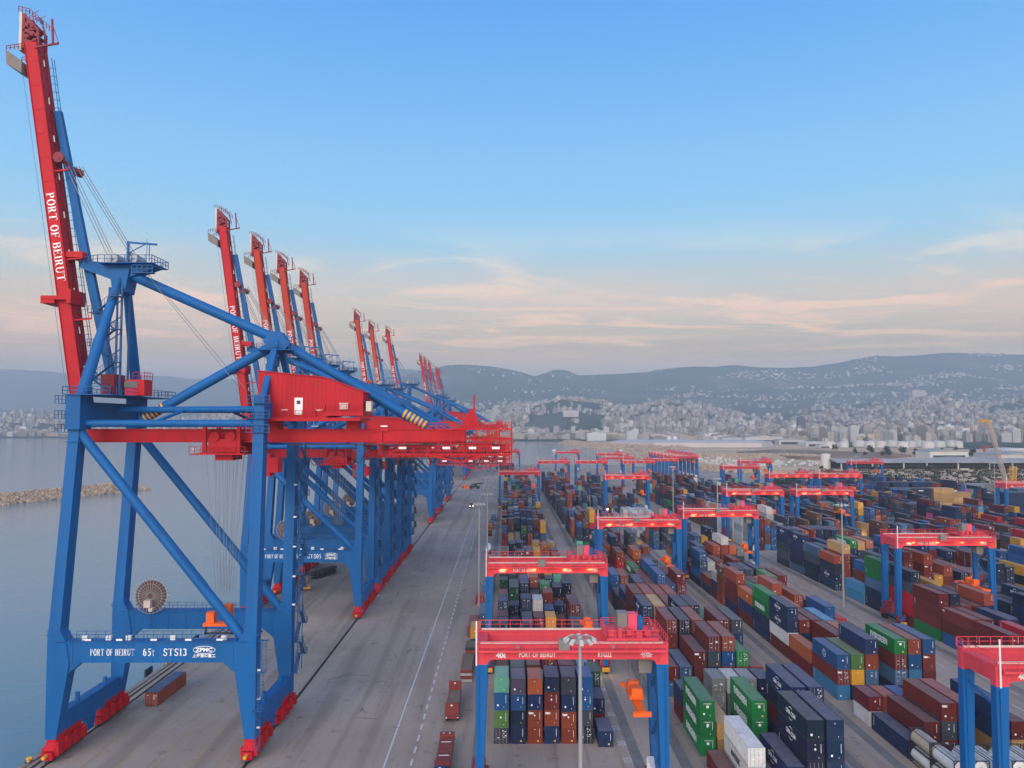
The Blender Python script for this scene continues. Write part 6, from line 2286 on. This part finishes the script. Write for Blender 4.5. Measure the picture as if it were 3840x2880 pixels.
simple_box('rust-red container at ground level, just beyond the yellow one left of the gantries', -9.8, 197, 12.19, 2.59, 'r', 0, True)
simple_box('navy container with doors beside the rust-red one left of the gantries', -7.0, 199, 12.19, 2.90, 'k', 0, True)
simple_box('slate container on the navy one beside the quay road', -7.0, 199, 12.19, 2.59, 'u', 2.92)
simple_box('crimson container standing alone farther up the quay road row', -9.2, 232, 6.06, 2.59, 'e')
simple_box('steel blue container behind the crimson one on the quay road', -7.6, 246, 12.19, 2.59, 'l')
simple_box('brown container standing far up beside the quay road mast', -9.5, 372, 6.06, 2.59, 'm')
simple_box('orange brown container farther up beside the quay road', -9.4, 396, 6.06, 2.59, 'o')
simple_box('navy container next to the orange brown one up the quay road', -9.4, 404, 12.19, 2.59, 'k')
simple_box('dark blue container farthest in the loose quay road row', -8.5, 428, 12.19, 2.59, 'b', 0)
# a white tank trailer
t = thing('tank_trailer', 'white tank trailer parked in the gap between container blocks beside the quay road', 'trailer', (-8.8, 322, 0))
m = MB(); m.tube((1.2, 0, 2.2), (1.2, 8, 2.2), 1.1, 20); m.tube((1.2, -.25, 2.2), (1.2, 0, 2.2), .8, 20, 1.1); m.build('tank', WHITE, t)
m = MB(); m.box(.6, 1.8, 0, 9, .8, 1.1); m.build('chassis', BLACK, t)
m = MB(); wheels(m, (.3, 2.1), (1.0, 2.2, 7.5)); m.build('wheel', DARK, t)
# boom lift and stacked frames under the second crane
gx, gy = G(1148, 2212)
t = thing('boom_lift', 'yellow boom lift parked under the second quay crane', 'boom lift', (gx, gy, 0), rad(20))
m = MB(); m.box(-1.2, 1.2, -1.6, 1.6, .5, 1.1); m.box(-.9, .9, -1.1, 1.0, 1.1, 2.3); m.build('turntable', YELLOW, t)
m = MB(); m.beam((0, 1.0, 2.3), (0, -3.2, 3.4), .4, .45); m.beam((0, -3.2, 3.4), (0, -.4, 3.9), .3, .3); m.beam((0, -.4, 3.9), (0, 1.9, 3.0), .25, .25); m.build('boom', YELLOW, t)
m = MB(); m.box(-.8, .8, 1.9, 2.8, 2.2, 2.35); m.rail([(-.8, 1.9, 2.3), (.8, 1.9, 2.3), (.8, 2.8, 2.3), (-.8, 2.8, 2.3), (-.8, 1.9, 2.3)], step=.8, r=.05); m.build('basket', YELLOW, t)
m = MB(); wheels(m, (-1.2, 1.2), (-1.1, 1.1), .5, .35); m.build('wheel', DARK, t)
gx, gy = G(1215, 2160)
t = thing('hatch_frame_stack', 'dark stack of steel spreader frames on the quay under the second crane', 'steel frames', (gx, gy, 0), rad(-20))
for z in (0, .9, 1.8):
    m = MB()
    for y in (-6, 6): m.box(-1.2, 1.2, y - .2, y + .2, z + .1, z + .7)
    for x in (-1.1, 1.1): m.box(x - .12, x + .12, -6, 6, z + .1, z + .5)
    for y in (-3, 0, 3): m.box(-1.1, 1.1, y - .15, y + .15, z + .2, z + .8)
    m.build('frame', BLACK, t)
# small vehicles far along the quay
gx, gy = G(1768, 1905)
t = thing('terminal_tractor', 'small red tractor with two white headlights driving on the quay road', 'truck', (gx, gy, 0))
m = MB(); m.prism([(-1.2, .7), (1.2, .7), (1.2, 1.7), (-1.2, 1.7)], 0, 4.5); m.prism([(-1.1, 1.7), (.3, 1.7), (.3, 3.1), (-1.1, 3.1)], .1, 1.6); m.build('cab', RUSTY, t)
m = MB(); m.box(-.95, .15, .03, .08, 1.9, 2.9); m.build('windscreen', GLASS, t)
for x in (-.85, .85):
    m = MB(); m.box(x - .22, x + .22, -.04, 0, .95, 1.3); m.build('headlight', LAMPC, t)
m = MB(); wheels(m, (-1.0, 1.0), (.7, 3.6), .5); m.build('wheel', DARK, t)
gx, gy = G(1780, 1832)
t = thing('reach_stacker', 'dark reach stacker far up the quay beside an orange box', 'reach stacker', (gx, gy, 0), rad(80))
m = MB(); m.box(-1.8, 1.8, -4, 4, 1.0, 2.3); m.box(-.8, .8, -1.8, .2, 2.3, 4.0); m.build('body', BLACK, t)
m = MB(); m.beam((0, 3.0, 3.2), (0, -5.5, 4.6), .8, .9); m.beam((-5, -5.8, 4.0), (5, -5.8, 4.0), .5, .5); m.build('boom', BLACK, t)
m = MB(); wheels(m, (-1.8, 1.8), (-2.8, 2.8), .9, .8); m.build('wheel', DARK, t)
gx, gy = G(1745, 1832)
t = thing('generator_box', 'small orange box standing left of the dark reach stacker far up the quay', 'box', (gx, gy, 0))
m = MB(); m.box(-3, 3, -1.2, 1.2, .1, 2.5); m.build('housing', ORANGE, t)
m = MB(); m.box(-2.5, -1.5, -1.25, -1.2, .3, 2.2); m.build('panel_door', BLACK, t)

# tank containers, two high, bottom right corner
TKW = mat('tank_cladding_white', (.72, .71, .68), .4, var=.08, dirt=.15)
TKB = mat('tank_cladding_beige', (.52, .43, .30), .5, var=.1, dirt=.15)
FRM = mat('tank_frame_dark', (.03, .032, .04), .55)
R = random.Random(8)
def tank_container(lab, x, y, z, mt):
    t = thing('tank_container', lab, 'tank container', (x, y, z), 0, 'tank containers at the bottom right')
    m = MB()
    for yy_ in (0, 5.94):
        for xx in (0, CW - .12): m.box(xx, xx + .12, yy_, yy_ + .12, 0, 2.59)
        for zz in (0, 2.47): m.box(.12, CW - .12, yy_, yy_ + .12, zz, zz + .12)
        for (ax, az, bx_, bz) in ((.1, 2.0, .6, 2.5), (CW - .1, 2.0, CW - .6, 2.5), (.1, .6, .6, .1), (CW - .1, .6, CW - .6, .1)):
            m.beam((ax, yy_ + .06, az), (bx_, yy_ + .06, bz), .1, .1, up=(0, 1, 0))
    for xx in (0.02, CW - .12):
        m.box(xx, xx + .1, .12, 5.94, .02, .14); m.box(xx, xx + .1, .12, 5.94, 2.47, 2.57)
    m.build('frame', FRM, t)
    m = MB()
    cx_, cz_ = CW / 2, 1.27
    m.tube((cx_, .35, cz_), (cx_, 5.7, cz_), 1.12, 28)
    m.tube((cx_, .12, cz_), (cx_, .35, cz_), .75, 28, 1.12); m.tube((cx_, 5.7, cz_), (cx_, 5.93, cz_), 1.12, 28, .75)
    m.build('tank', mt, t, smooth=False)
    m = MB()
    m.box(.75, 1.25, .3, 5.7, 2.42, 2.46)
    m.box(.9, 1.5, 2.6, 3.3, 2.38, 2.55); m.box(.9, 1.4, 1.2, 1.7, 2.40, 2.52)
    m.build('walkway', GREY, t)
    m = MB()
    for k in range(7): m.box(1.95, 2.3, .01, .04, .3 + k * .32, .34 + k * .32)
    m.build('ladder', FRM, t)
    m = MB(); m.box(.95, 1.3, .09, .12, 1.35, 1.6); m.build('end_plate', TXM, t)
    m = MB(); m.face([(1.0, .085, .95), (1.12, .085, 1.07), (1.0, .085, 1.19), (.88, .085, 1.07)]); m.build('hazard_label', RED, t)
tn = ['nearest the road, left end of the row', 'second from the left end', 'third from the left end', 'fourth, between the blue gantry legs', 'fifth from the left end', 'sixth from the left end', 'seventh, at the photo edge']
for r_ in range(7):
    tank_container('white tank container, lower of two, ' + tn[r_], 64.2 + 2.8 * r_, 113.2, 0, TKB if r_ == 5 else TKW)
    tank_container('%s tank container, upper of two, %s' % ('beige' if r_ == 5 else 'white', tn[r_]), 64.2 + 2.8 * r_, 113.2, 2.6, TKB if r_ == 5 else TKW)
tank_container('beige tank container just behind the white one at the left end', 64.2, 119.6, 2.6, TKB)
tank_container('dark framed tank container under the beige one at the left end', 64.2, 119.6, 0, TKW)

# lane numbers painted on the truck lane
for k, sx_ in enumerate(['03', '05', '07', '09', '11', '12', '15']):
    me = text_mesh(sx_, 2.0, .02)
    o = bpy.data.objects.new('lane_number_' + 'marking', me.copy()); o.data.materials.clear(); o.data.materials.append(MARKW)
    C.objects.link(o); o.location = (19.4, 126.1 + 6.5 * k, .012); o.rotation_euler = (0, 0, rad(90)); o.scale = (1, 1, .1)
    tag(o, None, None, None, 'structure')

# ------------------------------------------------------------------ beyond the yard on the right: scrub, sheds, crane
def leafmat(name, c):
    return mat(name, c, .85, spec=.15, var=.5, scale=.12)
SCR = leafmat('scrub_foliage', (.030, .045, .022))
SCRUBG = mat('scrub_ground', (.045, .052, .03), .95, var=.5, scale=.03, dirt=.4)
R = random.Random(31)
m = MB()
m.face([(226, 640, .02), (560, 615, .02), (1400, 640, .02), (1500, 905, .02), (560, 880, .02), (330, 846, .02), (262, 760, .02)])
tag(m.build('scrub_ground', SCRUBG), kind='structure')
m = MB()
for k in range(2600):
    x = R.uniform(235, 900); y = R.uniform(640, 850)
    if x < 330 and y > 700 + (x - 235): continue
    if y < 655 and x > 300 and R.random() < .5: continue
    if noise.noise(Vector((x / 40, y / 30, 2))) < -.35: continue
    s_ = R.uniform(2.2, 5.2)
    for q in range(16):
        a, e = R.uniform(0, 6.28), R.uniform(0, 1.4)
        rr_ = s_ * R.uniform(.3, 1)
        c = Vector((x + rr_ * math.cos(a) * math.cos(e), y + rr_ * math.sin(a) * math.cos(e), max(.2, s_ * .2 + rr_ * math.sin(e) * .9)))
        u = Vector((R.uniform(-1, 1), R.uniform(-1, 1), R.uniform(-1, 1))).normalized() * R.uniform(.5, 1.1)
        v_ = u.cross(Vector((R.uniform(-1, 1), R.uniform(-1, 1), R.uniform(-1, 1)))).normalized() * R.uniform(.4, .9)
        m.face([c - u - v_, c + u - v_, c + u + v_, c - u + v_])
tag(m.build('scrub', SCR), 'dark green scrub and bushes between the container yard and the long shed', None, None, 'stuff')
# trees
def tree(x, y, h, lab, grp, R):
    t = thing('tree', lab, 'tree', (x, y, 2.5), 0, grp)
    m = MB(); m.tube((0, 0, -1), (0, 0, h * .5), h * .045, 7, h * .02)
    for k in range(4):
        a = R.uniform(0, 6.28); m.tube((0, 0, h * .35), (h * .2 * math.cos(a), h * .2 * math.sin(a), h * .62), h * .018, 5, h * .008)
    m.build('trunk', WOOD, t)
    m = MB()
    blobs = [(R.uniform(-.22, .22) * h, R.uniform(-.22, .22) * h, h * R.uniform(.45, .85), h * R.uniform(.13, .24)) for _ in range(8)]
    for k in range(260):
        bx_, by, bz, br_ = R.choice(blobs)
        d_ = Vector((R.gauss(0, 1), R.gauss(0, 1), R.gauss(0, 1))).normalized() * br_ * R.uniform(.6, 1.1)
        c = Vector((bx_, by, bz)) + d_
        u = Vector((R.uniform(-1, 1), R.uniform(-1, 1), R.uniform(-1, 1))).normalized() * h * .045
        v_ = u.cross(Vector((R.uniform(-1, 1), R.uniform(-1, 1), 1))).normalized() * h * .04
        m.face([c - u - v_, c + u - v_, c + u + v_, c - u + v_])
    m.build('crown', SCR, t)
for k in range(26):
    px = R.uniform(3120, 3830); gx, gy = G(px, 1712, 3)
    yy_ = R.uniform(1120, 1420)
    tree(gx / gy * yy_, yy_, R.uniform(8, 15), 'dark tree among the sheds and oil tanks beyond the long white roof', 'dark trees beyond the long shed', R)
for k in range(12):
    tree(R.uniform(330, 560), R.uniform(795, 838), R.uniform(6, 9), 'low dark tree in front of the long shed columns', 'low trees before the long shed', R)
# long open shed with pale roof
ROOFW = mat('weathered_pale_roof', (.33, .315, .30), .7, var=.2, scale=.06, dirt=.3)
COLM = mat('pale_column', (.5, .49, .47), .7)
t = thing('long_shed', 'long open-fronted shed with weathered pale roof and white columns behind the scrub', 'shed', (372, 866, 0))
m = MB(); m.hexa([(-4, -4, 10.2), (760, -4, 10.2), (760, 16, 13.6), (-4, 16, 13.6)], [(-4, -4, 10.8), (760, -4, 10.8), (760, 16, 14.2), (-4, 16, 14.2)])
m.hexa([(-4, 16, 13.6), (760, 16, 13.6), (760, 38, 10.2), (-4, 38, 10.2)], [(-4, 16, 14.2), (760, 16, 14.2), (760, 38, 10.8), (-4, 38, 10.8)])
m.build('roof', ROOFW, t)
for k in range(24):
    m = MB(); x = 1 + k * 32 + (k % 3) * 3; m.box(x, x + 1.3, -2, -.8, 0, 10.4); m.build('column', COLM, t)
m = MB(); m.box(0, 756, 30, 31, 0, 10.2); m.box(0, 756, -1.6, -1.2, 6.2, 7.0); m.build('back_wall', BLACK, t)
m = MB()
for k in range(12): m.box(80 + k * 55, 90 + k * 55, -1.5, -.9, 0, R.choice([2.5, 4, 5.5]))
m.build('infill_panel', COLM, t)
m = MB(); m.tube((-6, 22, 0), (-6, 22, 19), 5.2, 20); m.tube((-6, 22, 19), (-6, 22, 20), 5.2, 20, 1)
o = m.build('white_silo', TANKM); o.location = (372, 866, 0); tag(o, 'short white silo standing at the left end of the long shed', 'silo')
def warehouse(lab, px, y, w, d, h, roofc, wallm, z=2.5, py=1700):
    gx, gy = G(px, py, 3); x = gx / gy * y
    t = thing('warehouse', lab, 'warehouse', (x, y, z), R.uniform(-.15, .15), None)
    m = MB(); m.box(-w / 2, w / 2, -d / 2, d / 2, -2, h); m.build('wall', wallm, t)
    m = MB(); m.prism([(-w / 2 - .5, h), (w / 2 + .5, h), (w / 2 + .5, h + .4), (0, h + h * .22 + .4), (-w / 2 - .5, h + .4)], -d / 2 - .6, d / 2 + .6); m.build('roof', roofc, t)
    m = MB(); m.box(-w * .42, w * .42, -d / 2 - .1, -d / 2 - .02, h * .1, h * .62); m.build('opening', BLACK, t)
warehouse('white gabled warehouse with a dark open front behind the long shed roof', 3530, 1080, 52, 40, 13, ROOFW, TANKM)
warehouse('low flat pale warehouse right of the white gabled one', 3600, 1020, 60, 30, 6, ROOFW, COLM)
warehouse('large pale warehouse roof at the right edge beyond the long shed', 3830, 1010, 90, 60, 12, ROOFW, COLM)
warehouse('white warehouse near the right edge below the city', 3800, 1250, 70, 40, 10, TANKM, COLM)
warehouse('long beige warehouse on the flat beyond the brown field', 2860, 1950, 95, 40, 17, SANDW, COLM)
warehouse('pale hall right of the long beige warehouse beyond the brown field', 2960, 1900, 60, 40, 12, ROOFW, COLM)
warehouse('grey low hall left of the dark glass tower', 2740, 2100, 60, 40, 14, ROOFW, COLM)
warehouse('pale low hall behind the riprap and left of the oil tanks', 3070, 1760, 80, 40, 9, TANKM, COLM)
warehouse('small white shed at the left end of the oil tank row', 3100, 1640, 40, 20, 6, TANKM, COLM)
m = MB(); R = random.Random(13)
for k in range(240):
    px = R.uniform(2560, 3400); py = R.uniform(1702, 1752)
    gx, gy = G(px, py, 3)
    if 2760 < px < 3420 and py < 1728: continue
    w, d, h = R.uniform(2, 9), R.uniform(2, 5), R.uniform(1, 3.5)
    m.box(gx - w / 2, gx + w / 2, gy - d / 2, gy + d / 2, 2.2, 2.6 + h)
tag(m.build('precast_blocks', COLM), 'scattered pale concrete blocks and rubble on the sandy reclaimed land', None, None, 'stuff')
# construction crane
CRY = mat('crane_yellow', (.70, .36, .05), .55); CRP = mat('boom_pale', (.50, .40, .33), .6)
def lattice(m, a, b, w, n, r):
    a = Vector(a); b = Vector(b); d = (b - a).normalized()
    s1 = d.cross(Vector((0, 1, 0))).normalized(); s2 = d.cross(s1).normalized()
    cs = [(s1 * i + s2 * j) * w / 2 for i, j in ((-1, -1), (1, -1), (1, 1), (-1, 1))]
    for c in cs: m.beam(a + c, b + c, r, r)
    for k in range(n):
        p, q = a.lerp(b, k / n), a.lerp(b, (k + 1) / n)
        for i in range(4):
            m.beam(p + cs[i], q + cs[(i + 1) % 4], r * .7, r * .7); m.beam(q + cs[i], q + cs[(i + 1) % 4], r * .6, r * .6)
gx, gy = G(3796, 1890)
t = thing('harbour_crane', 'tall construction crane with pale lattice boom and yellow base at the right edge', 'crane', (gx, gy, 0))
m = MB(); m.box(-5, 5, -4, 4, .6, 2.2); m.box(-3, 3, -3, 3, 2.2, 5.5); m.build('carrier', CRY, t)
m = MB(); lattice(m, (0, 0, 5), (1.5, 0, 25), 2.8, 9, .35); m.build('mast', CRY, t)
m = MB(); wheels(m, (-4.5, 4.5), (-3, -1, 1, 3), .8, .6); m.build('wheel', DARK, t)
m = MB(); lattice(m, (-2.5, 0, 10), (-14.3, 0, 55), 2.0, 26, .26); m.build('lattice_boom', CRP, t)
m = MB(); lattice(m, (-14.3, 0, 55), (-19.5, 0, 55.8), 1.6, 4, .3); m.box(-20.2, -19.0, -.6, .6, 55.0, 56.4); m.box(-14.4, -12.6, -.8, .8, 54.9, 56.0); m.build('boom_head', CRY, t)
m = MB()
for xx in (-18.8, -18.2): m.tube((xx, 0, 55), (-6.5, 0, 32), .08, 5)
m.tube((1.5, 0, 25), (-13, 0, 54), .1, 5); m.build('pendant_rope', CABLE, t)
gx, gy = G(3692, 1722, 3)
t = thing('tower_crane', 'small red tower crane on yellow base behind the long shed', 'crane', (gx * 1.06, gy * 1.06, 2))
m = MB(); lattice(m, (0, 0, 0), (0, 0, 17), 2.2, 6, .4); m.build('mast', REDO, t)
m = MB(); m.box(-8, 8, -4, 4, 0, 3); m.build('base', CRY, t)
m = MB(); lattice(m, (-6, 0, 17), (10, 0, 17.5), 1.2, 8, .25); m.build('jib', REDO, t)
# small boats on the inlet
for k, (px, py, lab) in enumerate([(2078, 1690, 'small white boat on the inlet left of the farthest gantry crane'), (2330, 1690, 'tiny white boat near the riprap tip on the inlet'), (2180, 1668, 'tiny white boat far out on the inlet before the spit'), (728, 1686, 'tiny boat far out on the sea behind the nearest crane girder')]):
    gx, gy = G(px, py, -2.5)
    t = thing('boat', lab, 'boat', (gx, gy, -2.5), R.uniform(0, 3))
    m = MB(); m.hexa([(-1, -3, 0), (1, -3, 0), (.6, 4, 0), (-.6, 4, 0)], [(-1.5, -3.4, 1.3), (1.5, -3.4, 1.3), (.2, 5.2, 1.6), (-.2, 5.2, 1.6)]); m.build('hull', WHITE, t)
    m = MB(); m.box(-.8, .8, -2, 1, 1.3, 2.8); m.build('cabin', WHITE, t)

# ------------------------------------------------------------------ haze
HZ = bpy.data.materials.new('haze'); HZ.use_nodes = True
t = HZ.node_tree; t.nodes.clear()
ho = t.nodes.new('ShaderNodeOutputMaterial'); hv = t.nodes.new('ShaderNodeVolumePrincipled')
hv.inputs['Color'].default_value = (.77, .90, 1.0, 1)
hv.inputs['Density'].default_value = 0.000140
hv.inputs['Anisotropy'].default_value = 0.0
t.links.new(hv.outputs[0], ho.inputs['Volume'])
m = MB(); m.box(-9500, 9500, -320, 12400, -7.5, 870)
tag(m.build('haze', HZ), 'pale blue evening haze over the harbour', None, None, 'stuff')
